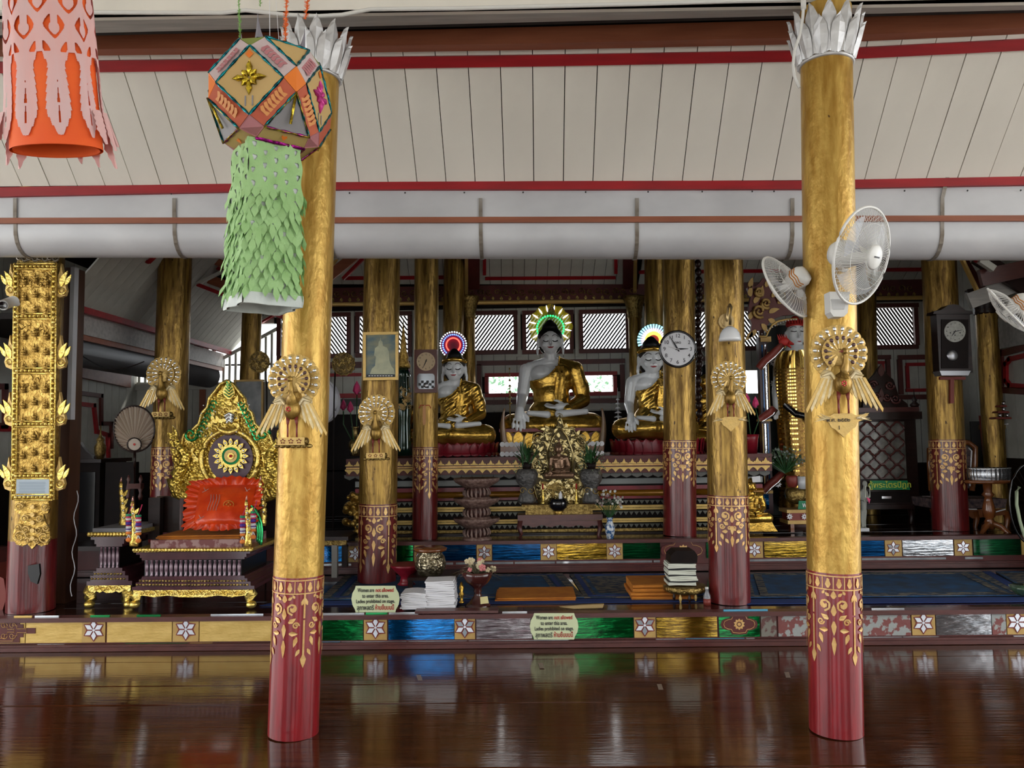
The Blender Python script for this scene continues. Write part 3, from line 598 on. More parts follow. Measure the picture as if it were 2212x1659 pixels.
# ================================================================ PILLARS
def stencil(mb, C, r, ztop, H, n=4, a0=0.0, dense=0, rng=1.45):
    P = 2*PI*r/n
    def M(u, v, d): a = u/r; q = r+0.0016+(-d); return V((C[0]+q*sin(a), C[1]-q*cos(a), ztop-v))
    def shape(pts): mb.poly(pts, 0.0012, M)
    def line(pts, wd):
        for (xa, ya), (xb, yb) in zip(pts, pts[1:]):
            L = math.hypot(xb-xa, yb-ya) or 1e-6; nx, ny = -(yb-ya)/L*wd/2, (xb-xa)/L*wd/2
            shape([(xa-nx, ya-ny), (xb-nx, yb-ny), (xb+nx, yb+ny), (xa+nx, ya+ny)])
    def lf(x, y, L, W, ang):
        pts = [(x+(wv*W/2)*cos(ang)+t*L*sin(ang), y+(wv*W/2)*sin(ang)-t*L*cos(ang)) for t, wv in ((0, -.3), (.35, -1), (.7, -.6), (1, 0), (.7, .6), (.35, 1), (0, .3))]; shape(pts)
    def spi(x, y, R, dr, a, wd): line([(x+R*(1-.75*t/9)*cos(a+dr*t/9*1.35*2*PI), y+R*(1-.75*t/9)*sin(a+dr*t/9*1.35*2*PI)) for t in range(10)], wd)
    lw = P*0.035
    for k in range(n):
        u0 = a0*P+(k-n/2+0.5)*P
        if abs(u0/r) > rng+0.9: continue
        q = [u0-P/2+P*i/6 for i in range(7)]
        if abs(u0/r) > rng+0.7: continue
        line([(x, H*0.02) for x in q], lw*.8); line([(x, H*0.17) for x in q], lw*.8)
        for i in range(4):
            x = u0-P/2+P*(i+.5)/4; lf(x, H*.15, H*.11, P*.13, 0); line([(x+P/8, H*.03), (x+P/8, H*.16)], lw*.6)
            spi(x, H*.055, P*.035, 1, 0, lw*.5)
        x = u0+P/2; line([(x, H*.17), (x, H*.45)], lw*1.3); line([(x, H*.47), (x, H*.88)], lw*1.3); lf(x, H*.86, -H*.15, P*.15, 0)
        for s in (-1, 1):
            spi(u0+s*P*.21, H*.34, P*.15, s, PI/2, lw*1.3); lf(u0+s*P*.21, H*.38, H*.09, P*.1, s*.4); spi(u0+s*P*.3, H*.53, P*.09, -s, 0, lw)
            lf(u0+s*P*.12, H*.5, H*.1, P*.12, s*1.0); lf(u0+s*P*.14, H*.62, H*.1, P*.12, s*1.6); lf(u0+s*P*.33, H*.66, -H*.12, P*.11, s*.3)
            lf(u0+s*P*.43, H*.3, H*.09, P*.08, s*.3); lf(u0+s*P*.4, H*.8, -H*.09, P*.09, s*.5); lf(u0+s*P*.1, H*.24, H*.06, P*.08, s*.9); lf(u0+s*P*.26, H*.22, H*.05, P*.07, -s*.6)
            if dense: spi(u0+s*P*.08, H*.56, P*.07, s, 1, lw); lf(u0+s*P*.2, H*.75, -H*.1, P*.1, s*.6); spi(u0+s*P*.38, H*.42, P*.07, s, 2, lw)
        lf(u0, H*.27, H*.09, P*.14, 0); lf(u0, H*.46, H*.13, P*.13, 0); lf(u0, H*.52, -H*.16, P*.12, 0); lf(u0, H*.7, -H*.2, P*.11, 0)
def pillar(px, py, Y, dia, z0, ztop, pyred, label, gold=GOLD2, red=RED2, sten=0.5, a0=0.0, dense=0, capital=0, name='gilded_pillar', taper=0.0, lean=0.028):
    p = at(px, py, Y); r = dia/2; C = (p.x, Y, z0); zr = at(px, pyred, Y-r).z if pyred else z0
    T = thing(name, C, label, 'pillar', 'gilded pillars' if False else None)
    rt = r*(1-taper); rm = r+(rt-r)*(zr-z0)/(ztop-z0)
    def shaft(a, c, ra, rc, nm, m, rr=40):
        b = MB(); n = 40; k = max(2, int((c-a)/0.08)); rn = random.Random(int(px)); ph = [rn.uniform(0, 6) for _ in range(6)]
        def fn(u, v):
            z = a+(c-a)*v; an = 2*PI*u; q = ra+(rc-ra)*v; q *= 1+0.006*sin(2*an+ph[0]+z*1.3)+0.004*sin(5*an+ph[1]+z*.7)+0.004*sin(3*an+ph[2]-z*2)
            return V((C[0]+q*sin(an), C[1]-q*cos(an), z))
        b.smooth = True; b.grid(n, k, fn)
        b.smooth = False; return b.build(nm, m, T)
    if pyred: shaft(z0, zr, r, rm, 'red_base', red)
    shaft(zr, ztop, rm, rt, 'gilded_shaft', gold)
    if sten and pyred:
        b = MB(); stencil(b, C, rm*1.012, zr-0.004, sten, 4, a0, dense); b.build('gilt_stencil', STEN, T)
    if capital:
        zc = at(px, capital, Y-r).z; b = MB(); n = 32
        b.lathe([(rt*1.03, 0), (rt*1.09, 0.004), (rt*1.09, 0.016), (rt*1.03, 0.02)], (C[0], C[1], zc), 36); b.build('capital_ring', SILVER, T)
        for row, (h, ww, o, cnt, zo) in enumerate(((0.19, 0.075, 1.05, 12, 0.01), (0.26, 0.08, 1.02, 12, 0.02))):
            for i in range(cnt):
                a = (i+0.5*row)*2*PI/cnt; b = MB(); vs = []
                prof = [(0, .55, 0), (.25, .85, .012), (.5, 1, .028), (.75, .85, .04), (.92, .4, .048), (1, 0, .055)]
                for t, wv, out in prof:
                    for sd in (-1, 0, 1): vs.append((wv*ww/2*sd, rt*o+out+0.004*(0 if sd == 0 else -1)+(.012 if sd == 0 else 0), zc+zo+t*h))
                vs2 = []
                for x, q, z in vs: vs2.append(V((C[0]+q*sin(a)+x*cos(a), C[1]-q*cos(a)+x*sin(a), z)))
                fs = [(j*3+s, j*3+s+1, j*3+s+4, j*3+s+3) for j in range(5) for s in (0, 1)]; b.add(vs2, fs); b.build('capital_leaf', SILVER, T)
    T.rotation_euler = (0, lean, 0); T.location.x -= lean*(EYE-z0)
    return T, C, r
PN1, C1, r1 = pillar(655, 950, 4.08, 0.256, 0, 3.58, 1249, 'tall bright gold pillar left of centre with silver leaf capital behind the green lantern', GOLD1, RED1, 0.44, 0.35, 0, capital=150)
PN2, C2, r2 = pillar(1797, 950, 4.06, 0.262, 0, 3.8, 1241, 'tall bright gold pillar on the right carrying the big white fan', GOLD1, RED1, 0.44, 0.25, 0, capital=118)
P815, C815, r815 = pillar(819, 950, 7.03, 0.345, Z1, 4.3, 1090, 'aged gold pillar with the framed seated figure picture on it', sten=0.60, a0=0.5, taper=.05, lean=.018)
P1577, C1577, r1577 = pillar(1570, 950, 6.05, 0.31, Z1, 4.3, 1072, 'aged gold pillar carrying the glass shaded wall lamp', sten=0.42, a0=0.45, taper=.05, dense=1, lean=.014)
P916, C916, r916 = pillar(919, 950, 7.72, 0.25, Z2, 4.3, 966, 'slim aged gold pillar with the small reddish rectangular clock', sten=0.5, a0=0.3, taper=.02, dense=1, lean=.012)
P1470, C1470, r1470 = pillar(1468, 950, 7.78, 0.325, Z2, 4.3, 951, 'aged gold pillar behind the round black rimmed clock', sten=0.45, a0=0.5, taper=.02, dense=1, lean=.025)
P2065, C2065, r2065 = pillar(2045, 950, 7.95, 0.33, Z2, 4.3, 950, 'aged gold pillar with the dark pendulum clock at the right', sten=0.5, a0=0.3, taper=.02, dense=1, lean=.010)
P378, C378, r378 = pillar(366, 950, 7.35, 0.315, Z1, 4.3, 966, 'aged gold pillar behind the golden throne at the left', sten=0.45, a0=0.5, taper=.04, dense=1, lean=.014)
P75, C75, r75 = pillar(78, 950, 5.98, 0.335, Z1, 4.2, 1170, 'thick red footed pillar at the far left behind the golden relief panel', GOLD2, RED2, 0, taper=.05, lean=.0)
pillar(972, 700, 9.75, 0.27, Z2, 4.3, 0, 'aged gold pillar behind the left seated statue', GOLD2, sten=0)
pillar(1409, 700, 9.5, 0.27, Z2, 4.3, 0, 'aged gold pillar behind the right seated statue', GOLD2, sten=0)
pillar(536, 750, 9.3, 0.235, Z1, 4.3, 0, 'narrow gold pillar in front of the bright picket lattice', GOLD2, sten=0)
pillar(1869, 750, 9.6, 0.22, Z2, 4.3, 0, 'narrow dark gold pillar left of the right lattice window', GOLD2, sten=0)
for x, y, lb, Yv, d in ((1012, 690, 'slim gilt column with carved capital left of the halo statue windows', 9.95, 0.17), (1371, 690, 'slim gilt column with carved capital right of the halo statue windows', 9.95, 0.17), (2132, 700, 'narrow gold column with a dark ribbed capital near the right wall', 8.6, 0.22)):
    T, C, r = pillar(x, y, Yv, d, Z2, at(x, 688 if x < 2000 else 640, Yv).z, 0, lb, GOLD2, sten=0, name='gilt_column', lean=0)
    z0 = at(x, 688 if x < 2000 else 680, Yv).z; b = MB(); b.lathe([(r*1.02, 0), (r*1.1, 0.02), (r*1.05, .05), (r*1.3, .18), (r*1.6, .25), (r*1.7, .29)], (C[0], C[1], z0), 24, flute=12, fl=0.06); b.build('carved_capital', CARVED if x < 2000 else DARKW, T)
# dark square post beside the relief panel
b = MB(); b.pbox(124, 572, 150, 1322, 6.2, 0.16); t = b.build('timber_post', mat('dark_brown_post', (0.07, 0.028, 0.014), 0.4, 0, (0.04, 0.015, 0.008), 4, (4, 4, .5)), label='dark brown timber post right of the golden relief panel', cat='post')
b = MB(); b.pbox(148, 575, 157, 905, 6.16, 0.06); b.build('pale_pipe', ZINC, label='pale grey drain pipe running down beside the dark timber post', cat='pipe')
# ================================================================ PEACOCKS
def feather_mesh(L, W, kind, nm):
    b = MB(); b.mi = 0
    pts = [(-W*.16, 0), (-W*.3, L*.3), (-W*.48, L*.62), (-W*.46, L*.82), (-W*.28, L*.97), (0, L), (W*.28, L*.97), (W*.46, L*.82), (W*.48, L*.62), (W*.3, L*.3), (W*.16, 0)]
    k = len(pts); vs = [V((x, -0.004-0.010*(y/L), y)) for x, y in pts]+[V((0, -0.022, L*.75)), V((0, -0.006, 0))]; vs += [V((p.x, p.y+0.006, p.z)) for p in vs[:k]]
    b.add(vs, [(i, i+1, k) for i in range(2, k-3)]+[(0, 1, k+1), (1, 2, k, k+1), (k-3, k-2, k+1, k), (k-2, k-1, k+1)]+[(i, k+2+i, k+3+i, i+1) for i in range(k-1)]+[tuple(range(k+2, 2*k+2))])
    b.mi = 1; b.ball((0, -0.02, L*.76), (W*.17, 0.006, W*.2), 8, 5)
    b.mi = 2; b.add([(-W*.05, -0.017, L*.35), (W*.05, -0.017, L*.35), (W*.05, -0.022, L*.6), (-W*.05, -0.022, L*.6)], [(0, 1, 2, 3)])
    return b.mesh(nm, [PALEG, JEWEL if kind == 0 else mat('small_dark_bead', (0.1, 0.05, 0.05), 0.3, 0.3) if 'small_dark_bead' not in MATS else MATS['small_dark_bead'], JEWEL])
def peacock(px, py, R, Y, label, turn=0, wscale=1.0, foot='bar', writing=None):
    m = mpp(px, py, Y); c = at(px, py, Y); Rm = R*m
    T = thing('peacock_plaque', c, label, 'ornament', 'gilded peacock plaques on the pillars')
    fo = feather_mesh(Rm*.62, Rm*.42, 0, 'tail_feather'); fi = feather_mesh(Rm*.50, Rm*.40, 1 if R > 50 else 0, 'tail_feather')
    for i in range(16):
        a = -2.45+i*4.9/15; inst('tail_feather', fo, T, c+V((Rm*.38*sin(a), 0, Rm*.38*cos(a))), (0.0, a, 0))
    for i in range(12):
        a = -2.3+i*4.6/11; inst('tail_feather', fi, T, c+V((Rm*.14*sin(a), -0.018, Rm*.14*cos(a))), (0.0, a, 0))
    b = MB(); b.ball(c+V((0, 0.0, 0)), (Rm*.45, 0.012, Rm*.45), 20, 8); b.build('tail_disc', PALEG, T)
    def pt(x, y, d): return c+V((x*Rm, -d, -y*Rm))
    s = turn; b = MB()
    b.tube([pt(-.02*s, -.02, .075), pt(.02*s, .14, .085), pt(.05*s, .38, .075), pt(.02*s, .62, .065), pt(0, .85, .05)], [Rm*.07, Rm*.08, Rm*.10, Rm*.16, Rm*.25], 10)
    b.ball(pt(0, 1.08, .045), (Rm*.31, Rm*.26, Rm*.40), 16, 12); b.ball(pt(0, -.0, .082), (Rm*.11, Rm*.13, Rm*.13), 10, 8)
    body = b.build('body', GOLD2, T)
    b = MB(); h = pt(-.1*s, .0, .09); b.tube([h, h+V((-Rm*.16*s, -Rm*.06, -Rm*.03))], [Rm*.05, 0.0005], 6); b.build('beak', REDSTAR, body)
    b = MB()
    for i in range(3): b.tube([pt(0, -.08, .08), pt((i-1)*.09, -.32, .085)], [0.0015, 0.003], 5)
    b.build('crest', PALEG, body)
    if R > 50:
        b = MB()
        for i in range(6): a = i*PI/3; b.ball(pt(-.06*s+.07*sin(a), 1.1-.07*cos(a), .045+Rm*.26), (Rm*.03, .004, Rm*.045), 6, 4)
        b.build('red_flower', REDJ, body)
    for sd in (-1, 1):
        W = MB(); WG = thing('wing', pt(sd*.45, .95, .03)); WG.parent = T; WG.location = pt(sd*.45, .95, .03)-c
        b = MB(); b.ball(pt(sd*.5, .82, .03), (Rm*.24, .012, Rm*.22), 12, 8); b.tube([pt(sd*.22, .95, .04), pt(sd*.42, .72, .045), pt(sd*.72, .82, .04)], [Rm*.06, Rm*.08, Rm*.04], 8); b.build('wing_shoulder', CREAMG, WG)
        for i in range(7):
            x0 = .28+.07*i; L = (.55+.13*i-(0.05 if i == 6 else 0))*wscale; ang = .10+.06*i; b = MB(); x1 = x0+L*sin(ang); y0, y1 = .95-.01*i, .95+L*cos(ang); ww = .055
            q = [(x0-ww, y0), (x0+ww, y0), (x1+ww, y1-.12), (x1+ww*.5, y1), (x1-ww, y1-.14)]
            b.poly([(sd*x, y) for x, y in q], 0.006, lambda x, y, d: pt(x, y, .03+.004*i-d)); b.build('wing_feather', CREAMG if i % 2 else PALEG, WG)
    for sd in (-1, 1):
        b = MB(); b.tube([pt(sd*.14, 1.35, .045), pt(sd*.17, 1.65, .04)], [Rm*.09, Rm*.045], 8); b.tube([pt(sd*.17, 1.6, .04), pt(sd*.17, 2.13, .04)], Rm*.035, 7); b.build('leg', REDSTAR, T)
    if foot == 'bar':
        b = MB(); b.box(pt(-.5, 2.14, .06), pt(.5, 2.42, 0.0)); bs = b.build('bracket', PALEG, T)
        b = MB(); b.ball(pt(-.52, 2.28, .03), (Rm*.08, .03, Rm*.14), 8, 6); b.ball(pt(.52, 2.28, .03), (Rm*.08, .03, Rm*.14), 8, 6)
        for i in range(7): b.ball(pt(-.6+.2*i, 2.46, .02), (Rm*.13, .02, Rm*.08), 8, 5)
        b.build('scalloped_edge', CARVED, T)
        b = MB()
        for i in (-1, 0, 1):
            for j in range(5): a = j*2*PI/5; b.ball(pt(i*.3+.07*sin(a), 2.28-.07*cos(a), .062), (Rm*.03, .003, Rm*.03), 6, 4)
        b.build('red_flower', REDSTAR, bs)
    else:
        sh = [(-.85, 2.18), (-.45, 2.2), (-.3, 2.12), (.3, 2.12), (.45, 2.2), (.9, 2.12), (.7, 2.35), (.5, 2.42), (.42, 2.6), (.28, 2.68), (0, 2.95), (-.28, 2.68), (-.42, 2.6), (-.5, 2.42), (-.7, 2.35)]
        b = MB(); b.poly(sh, 0.012, lambda x, y, d: pt(x, y, .03-d)); bs = b.build('leafy_bracket', PALEG, T)
        for sd in (-1, 1):
            b = MB()
            for i in range(4): b.tube([pt(sd*(.45+.05*i), 2.3, .035), pt(sd*(.8+.1*i*.6), 2.12+.09*i, .03)], [Rm*.04, .001], 6)
            b.build('carved_frond', CREAMG, T)
        if writing:
            q = at(px, py, Y); text(writing, Rm*.19, px+1, py+R*2.33, Y-0.034, INK, bs); text('1', Rm*.2, px+3, py+R*2.6, Y-0.034, INK, bs)
    return T
peacock(637, 822, 57, C1[1]-r1-0.035, 'large gilded peacock plaque on the bright pillar left of centre, standing on a flowered bar', 1)
peacock(1810, 763, 62, C2[1]-r2-0.035, 'large gilded peacock plaque below the big white fan on the right bright pillar', 1, foot='leaf', writing='พ.ศ. ๒๕๕๒')
peacock(814, 892, 40, C815[1]-r815-0.035, 'gilded peacock plaque under the framed picture', 0)
peacock(1573, 818, 39, C1577[1]-r1577-0.035, 'gilded peacock plaque under the white glass wall lamp', 0, foot='leaf')
peacock(355, 808, 38, C378[1]-r378-0.035, 'dim gilded peacock plaque on the pillar behind the golden throne', 0)
# ================================================================ FANS
def fan(px, py, Y, R, n, hub, label, base=None, badge=True, back=False, wall=None):
    c = at(px, py, Y); n = V(n).normalized(); T = thing('wall_fan', c, label, 'fan')
    zax = n; xax = V((0, 0, 1)).cross(zax).normalized(); yax = zax.cross(xax)
    def L(x, y, z): return c+xax*x+yax*y+zax*z
    N = 72; b = MB()
    for i in range(N):
        a = 2*PI*i/N; sw = 0.25
        path = [L(R*t*cos(a+sw*(1-t)), R*t*sin(a+sw*(1-t)), 0.28*R*(1-t**2.4)) for t in (0.26, .5, .7, .85, .95, 1)]
        b.tube(path, 0.0011, 4, False)
    b.tube([L(R*.68*cos(2*PI*i/40), R*.68*sin(2*PI*i/40), 0.28*R*(1-.68**2.4)) for i in range(40)], 0.0014, 4, closed=True)
    b.build('front_grille', WHITEP, T)
    b = MB()
    for i in range(54):
        a = 2*PI*i/54; path = [L(R*t*cos(a-.15*(1-t)), R*t*sin(a-.15*(1-t)), -0.30*R*(1-t**3)) for t in (0.3, .55, .8, .94, 1)]; b.tube(path, 0.0011, 4, False)
    b.tube([L(R*.6*cos(2*PI*i/40), R*.6*sin(2*PI*i/40), -0.3*R*(1-.6**3)) for i in range(40)], 0.0014, 4, closed=True)
    b.build('rear_grille', WHITEP, T)
    b = MB(); b.tube([L(R*1.01*cos(2*PI*i/56), R*1.01*sin(2*PI*i/56), 0) for i in range(56)], 0.0065, 8, closed=True); b.build('rim', WHITEP, T)
    b = MB(); k = 24; vs = []
    for rr, zz_ in ((0.26, .24), (.26, .29), (.23, .315), (0.001, .33)): vs += [L(R*rr*cos(2*PI*i/k), R*rr*sin(2*PI*i/k), zz_*R) for i in range(k)]
    b.smooth = True; b.add(vs, [(q*k+i, q*k+(i+1) % k, (q+1)*k+(i+1) % k, (q+1)*k+i) for q in range(3) for i in range(k)]); hb_ = b.build('hub_cover', WHITEP, T)
    if badge:
        b = MB(); b.slab([L(-.09*R, -.012*R, .335*R), L(.09*R, -.012*R, .335*R), L(.09*R, .02*R, .335*R), L(-.09*R, .02*R, .335*R)], .001, zax); b.build('badge', INK, hb_)
    for i in range(3):
        a0 = i*2*PI/3+.4; b = MB(); g = []
        b.grid(6, 5, lambda u, v: L(R*(.14+.68*v)*cos(a0+(u-.5)*(.5+1.0*v**.7*1.1)), R*(.14+.68*v)*sin(a0+(u-.5)*(.5+1.1*v**.7)), .02*R+(u-.5)*.16*R)); b.build('blade', BLADE, T)
    b = MB(); k = 20; vs = []
    for rr, zz_ in ((.10, .2), (.24, -.18), (.3, -.3), (.3, -.55), (.22, -.68), (.001, -.70)): vs += [L(R*rr*cos(2*PI*i/k), R*rr*sin(2*PI*i/k), zz_*R) for i in range(k)]
    b.smooth = True; b.add(vs, [(q*k+i, q*k+(i+1) % k, (q+1)*k+(i+1) % k, (q+1)*k+i) for q in range(5) for i in range(k)]); mo = b.build('motor_housing', WHITEP, T)
    if back:
        b = MB()
        for j in range(3):
            b.tube([L(R*(.305)*cos(t), R*(.305)*sin(t), (-.34-.07*j+.02*sin(t*6))*R) for t in [q*.2-1.2 for q in range(14)]], .003, 4)
        b.build('orange_sticker', SAFFRON, mo)
    if wall:
        wx = V(wall); b = MB(); e0 = L(0, 0, -.6*R); b.tube([e0, e0*.4+wx*.6+V((0, 0, -.02)), wx], [.018, .02, .022], 10); b.build('neck', WHITEP, T)
    if base:
        x0, y0, x1, y1 = base; b = MB(); Yb = Y+.11
        b.ext([(x0+4, y0), (x1, y0), (x1-5, y1-8), (x1-13, y1), (x0+13, y1), (x0+6, y1-10)], Yb-.06, .07); bs = b.build('switch_base', WHITEP, T)
        b = MB(); b.ext([(x0+8, y0+(y1-y0)*.3), (x1-8, y0+(y1-y0)*.3), (x1-12, y0+(y1-y0)*.7), (x0+12, y0+(y1-y0)*.7)], Yb-.065, .006); b.build('switch_plate', mat('pale_grey_plastic', (.5, .5, .5), .4), bs)
    return T
BLADE = mat('translucent_grey_blade', (0.35, 0.36, 0.4), 0.3, alpha=0.55)
fan(1862, 553, 3.62, 0.225, (0.57, -0.74, -0.28), None, 'large white wall fan on the front of the right bright pillar', base=(1788, 630, 1836, 684), wall=(C2[0]+.05, C2[1]-r2, 2.35))
fan(1698, 619, 4.05, 0.185, (-0.62, 0.62, -0.42), None, 'white wall fan half hidden behind the right bright pillar', back=True, badge=False, wall=(C2[0]-.12, C2[1]+.05, 2.25))
fan(2180, 672, 4.6, 0.175, (-0.62, 0.5, -0.55), None, 'white fan cut off by the right edge', back=True, badge=False, wall=at(2260, 640, 4.9))
# ================================================================ CLOCKS, PICTURE, LAMP
def hand(mb, cx, cy, ang, L, W, Y, tail=0.2): 
    s, c_ = sin(ang), cos(ang); mb.ext([(cx+x*W*c_+y*L*s, cy+x*W*s-y*L*c_) for x, y in ((-.5, -tail), (.5, -tail), (.6, .3), (.15, 1), (-.15, 1), (-.6, .3))], Y, .001)
BOB = mat('dull_steel_bob', (.32, .32, .34), .3, .9)
Yk = C1470[1]-r1470-.05; cx, cy = 1464, 754
T = thing('round_clock', at(cx, cy, Yk), 'round wall clock with black rim and white face showing large numerals', 'clock')
b = MB(); m = mpp(cx, cy, Yk); pc = at(cx, cy, Yk)
b.disc(cx, cy, 37, Yk-.004, .03, 40); b.build('dial', PAPER, T)
b = MB(); b.tube([pc+V((38.5*m*cos(2*PI*i/48), 0, 38.5*m*sin(2*PI*i/48))) for i in range(48)], .0125, 8, closed=True); b.build('rim', BLACKG, T)
for i in range(1, 13): a = i*PI/6; text(str(i), .052, cx+28.5*sin(a), cy-28.5*cos(a), Yk-.006, INK, T, 'numeral')
text('Q&Q', .028, cx, cy-14, Yk-.006, INK, T)
b = MB(); hand(b, cx, cy, math.radians(88), 23, 3.2, Yk-.009); b.build('hour_hand', INK, T)
b = MB(); hand(b, cx, cy, math.radians(-32), 31, 2.6, Yk-.011); b.build('minute_hand', INK, T)
b = MB(); hand(b, cx, cy, math.radians(-76), 22, .8, Yk-.013); b.build('second_hand', STEEL, T)
Yk = C916[1]-r916-.09
T = thing('wall_clock', at(919, 845, Yk), 'small reddish wooden rectangular pendulum clock with cream dial', 'clock')
BRW = mat('reddish_clock_case', (.11, .035, .03), .35)
b = MB(); b.pbox(895, 755, 944, 848, Yk, .08); b.build('case', BRW, T)
b = MB(); b.ext([(898, 765), (941, 765), (941, 843), (898, 843)], Yk-.006, .006); b.build('door', BRW, T)
b = MB(); b.disc(920, 781, 20, Yk-.012, .006, 28); b.build('dial', mat('cream_dial', (.6, .45, .28), .5), T)
for i in range(1, 13): a = i*PI/6; text(str(i), .022, 920+15.5*sin(a), 781-15.5*cos(a), Yk-.014, INK, T, 'numeral')
b = MB(); hand(b, 920, 781, math.radians(205), 16, 1.5, Yk-.016); hand(b, 920, 781, math.radians(15), 6, 2.2, Yk-.017); b.build('hands', INK, T)
b = MB(); b.ext([(905, 807), (935, 807), (939, 812), (939, 835), (935, 840), (905, 840), (901, 835), (901, 812)], Yk-.01, .004); gl = b.build('pendulum_window', mat('grey_glass', (.2, .21, .22), .15, .4), T)
b = MB()
for i in range(6):
    for j in range(3):
        if (i+j) % 2: b.ext([(904+i*5.6, 822+j*5.5), (909.6+i*5.6, 822+j*5.5), (909.6+i*5.6, 827.5+j*5.5), (904+i*5.6, 827.5+j*5.5)], Yk-.012, .001)
b.build('chequer_panel', BLACK, gl, kind='stuff'); b = MB(); b.ball(at(920, 832, Yk-.014), (.027, .01, .027), 16, 10); b.build('pendulum_bob', BOB, T)
b = MB(); b.ext([(913, 875), (919, 875), (920, 880), (920, 912), (918, 918), (914, 918), (913, 912)], Yk+.085, .012); tt = b.build('hanging_tassel', mat('faded_orange_strip', (.6, .3, .12), .6), label='short pale orange strip hanging on the slim pillar below the reddish clock', cat='strip')
b = MB(); b.tube([at(905, 882, Yk+.085), at(909, 875, Yk+.08), at(916, 876, Yk+.08)], .004, 6); b.tube([at(931, 882, Yk+.085), at(927, 875, Yk+.08), at(919, 876, Yk+.08)], .004, 6); b.build('red_ribbon', REDINK, tt)
Yk = C2065[1]-r2065-.13
T = thing('pendulum_clock', at(2058, 845, Yk), 'dark carved wooden pendulum clock with a steel pendulum', 'clock')
b = MB(); b.pbox(2026, 672, 2098, 805, Yk, .12); b.build('case', DARKW, T)
b = MB(); b.ext([(2016, 678), (2018, 672), (2032, 670), (2042, 664), (2048, 659), (2060, 657), (2072, 659), (2078, 664), (2086, 670), (2100, 672), (2102, 678)], Yk-.02, .14); b.build('crest', DARKW, T)
b = MB(); b.ext([(2034, 690), (2092, 690), (2092, 796), (2034, 796)], Yk-.008, .008); dr = b.build('door', DARKER, T)
b = MB(); b.disc(2063, 716, 23, Yk-.014, .006, 30); b.build('dial', mat('grey_white_dial', (.42, .42, .38), .4, 0, (.3, .3, .27), 40), T)
for i in range(1, 13): a = i*PI/6; text(str(i), .02, 2063+18*sin(a), 716-18*cos(a), Yk-.016, INK, T, 'numeral')
b = MB(); hand(b, 2063, 716, math.radians(78), 18, 1.4, Yk-.018); hand(b, 2063, 716, math.radians(215), 13, 2, Yk-.018)
for q in ((2053, 719), (2074, 719), (2063, 724)): b.disc(*q, 1.5, Yk-.0165, .001, 6)
b.build('hands', INK, T)
b = MB(); b.ball(at(2057, 768, Yk-.014), (.056, .018, .056), 20, 12); b.build('pendulum_bob', BOB, T)
b = MB(); b.ext([(2030, 801), (2097, 801), (2092, 811), (2034, 811)], Yk-.02, .13); b.build('silver_base', mat('grey_metal_base', (.25, .25, .26), .3, .6), T)
b = MB(); b.ext([(2031, 814), (2086, 814), (2086, 820), (2061, 820), (2061, 871), (2053, 871), (2053, 820), (2031, 820)], Yk+.09, .03); b.build('shelf_bracket', REDSTAR, label='red T shaped wooden bracket under the pendulum clock', cat='bracket')
# framed picture
Yk = C815[1]-r815-.06
T = thing('framed_picture', at(822, 820, Yk), 'framed picture of a pale seated figure under a cloudy blue sky', 'picture')
SKYP = mat('printed_cloudy_sky', (.04, .1, .13), .35, 0, (.22, .22, .13), 6, (1, 1, 2))
b = MB(); b.ext([(788, 721), (856, 721), (856, 816), (788, 816)], Yk, .012); b.build('print', SKYP, T)
for q in ((784, 717, 860, 723), (784, 815, 860, 821), (784, 723, 790, 815), (854, 723, 860, 815)): b = MB(); b.pbox(*q, Yk-.012, .03); b.build('frame_side', PALEG, T)
PRF = mat('printed_pale_figure', (.42, .42, .27), .35, 0, (.3, .32, .22), 12)
b = MB(); b.ext([(799, 808), (803, 797), (810, 790), (812, 770), (808, 768), (810, 752), (817, 747), (818, 738), (821, 735), (821.5, 728), (822.5, 735), (826, 738), (827, 747), (836, 751), (840, 760), (841, 778), (846, 792), (851, 797), (853, 808)], Yk-.002, .002); fg = b.build('printed_figure', PRF, T)
b = MB(); b.ext([(792, 809), (853, 809), (853, 815), (792, 815)], Yk-.0025, .002); b.build('printed_caption_band', INK, T)
b = MB()
for x in range(796, 850, 6): b.ext([(x, 811), (x+4, 811), (x+4, 812.5), (x, 812.5)], Yk-.004, .001)
b.build('caption', PAPER, T)
# lamp
Yk = C1577[1]-r1577
T = thing('wall_lamp', at(1575, 715, Yk-.02), 'white glass shaded lamp on a brass swan neck arm', 'lamp')
BRASS = mat('old_brass', (.45, .33, .16), .3, .8)
b = MB(); b.disc(1569, 694, 17, Yk-.025, .03, 24); b.disc(1569, 694, 11, Yk-.035, .012, 20); b.build('wall_plate', BRASS, T)
b = MB(); b.tube([at(1570, 694, Yk-.03), at(1571, 680, Yk-.05), at(1573, 664, Yk-.07), at(1577, 658, Yk-.10), at(1580, 664, Yk-.13), at(1578, 685, Yk-.14), at(1577, 702, Yk-.14)], .010, 10); b.build('arm', BRASS, T)
p = at(1577, 737, Yk-.14); b = MB(); mm = mpp(1577, 730, Yk-.14); b.lathe([(24*mm, 0), (23.5*mm, 6*mm), (21*mm, 16*mm), (16*mm, 25*mm), (8*mm, 31*mm), (4*mm, 33*mm), (4*mm, 30*mm), (8*mm, 28*mm), (15*mm, 22*mm), (20*mm, 14*mm), (23*mm, .5*mm)], p, 28); b.build('glass_shade', mat('milk_glass', (.78, .8, .83), .15, coat=.6), T)
b = MB(); b.tube([at(1588, 742, Yk-.01), at(1588, 760, Yk-.01), at(1591, 772, Yk-.012)], .002, 5); b.build('pull_cord', DARKW, T)
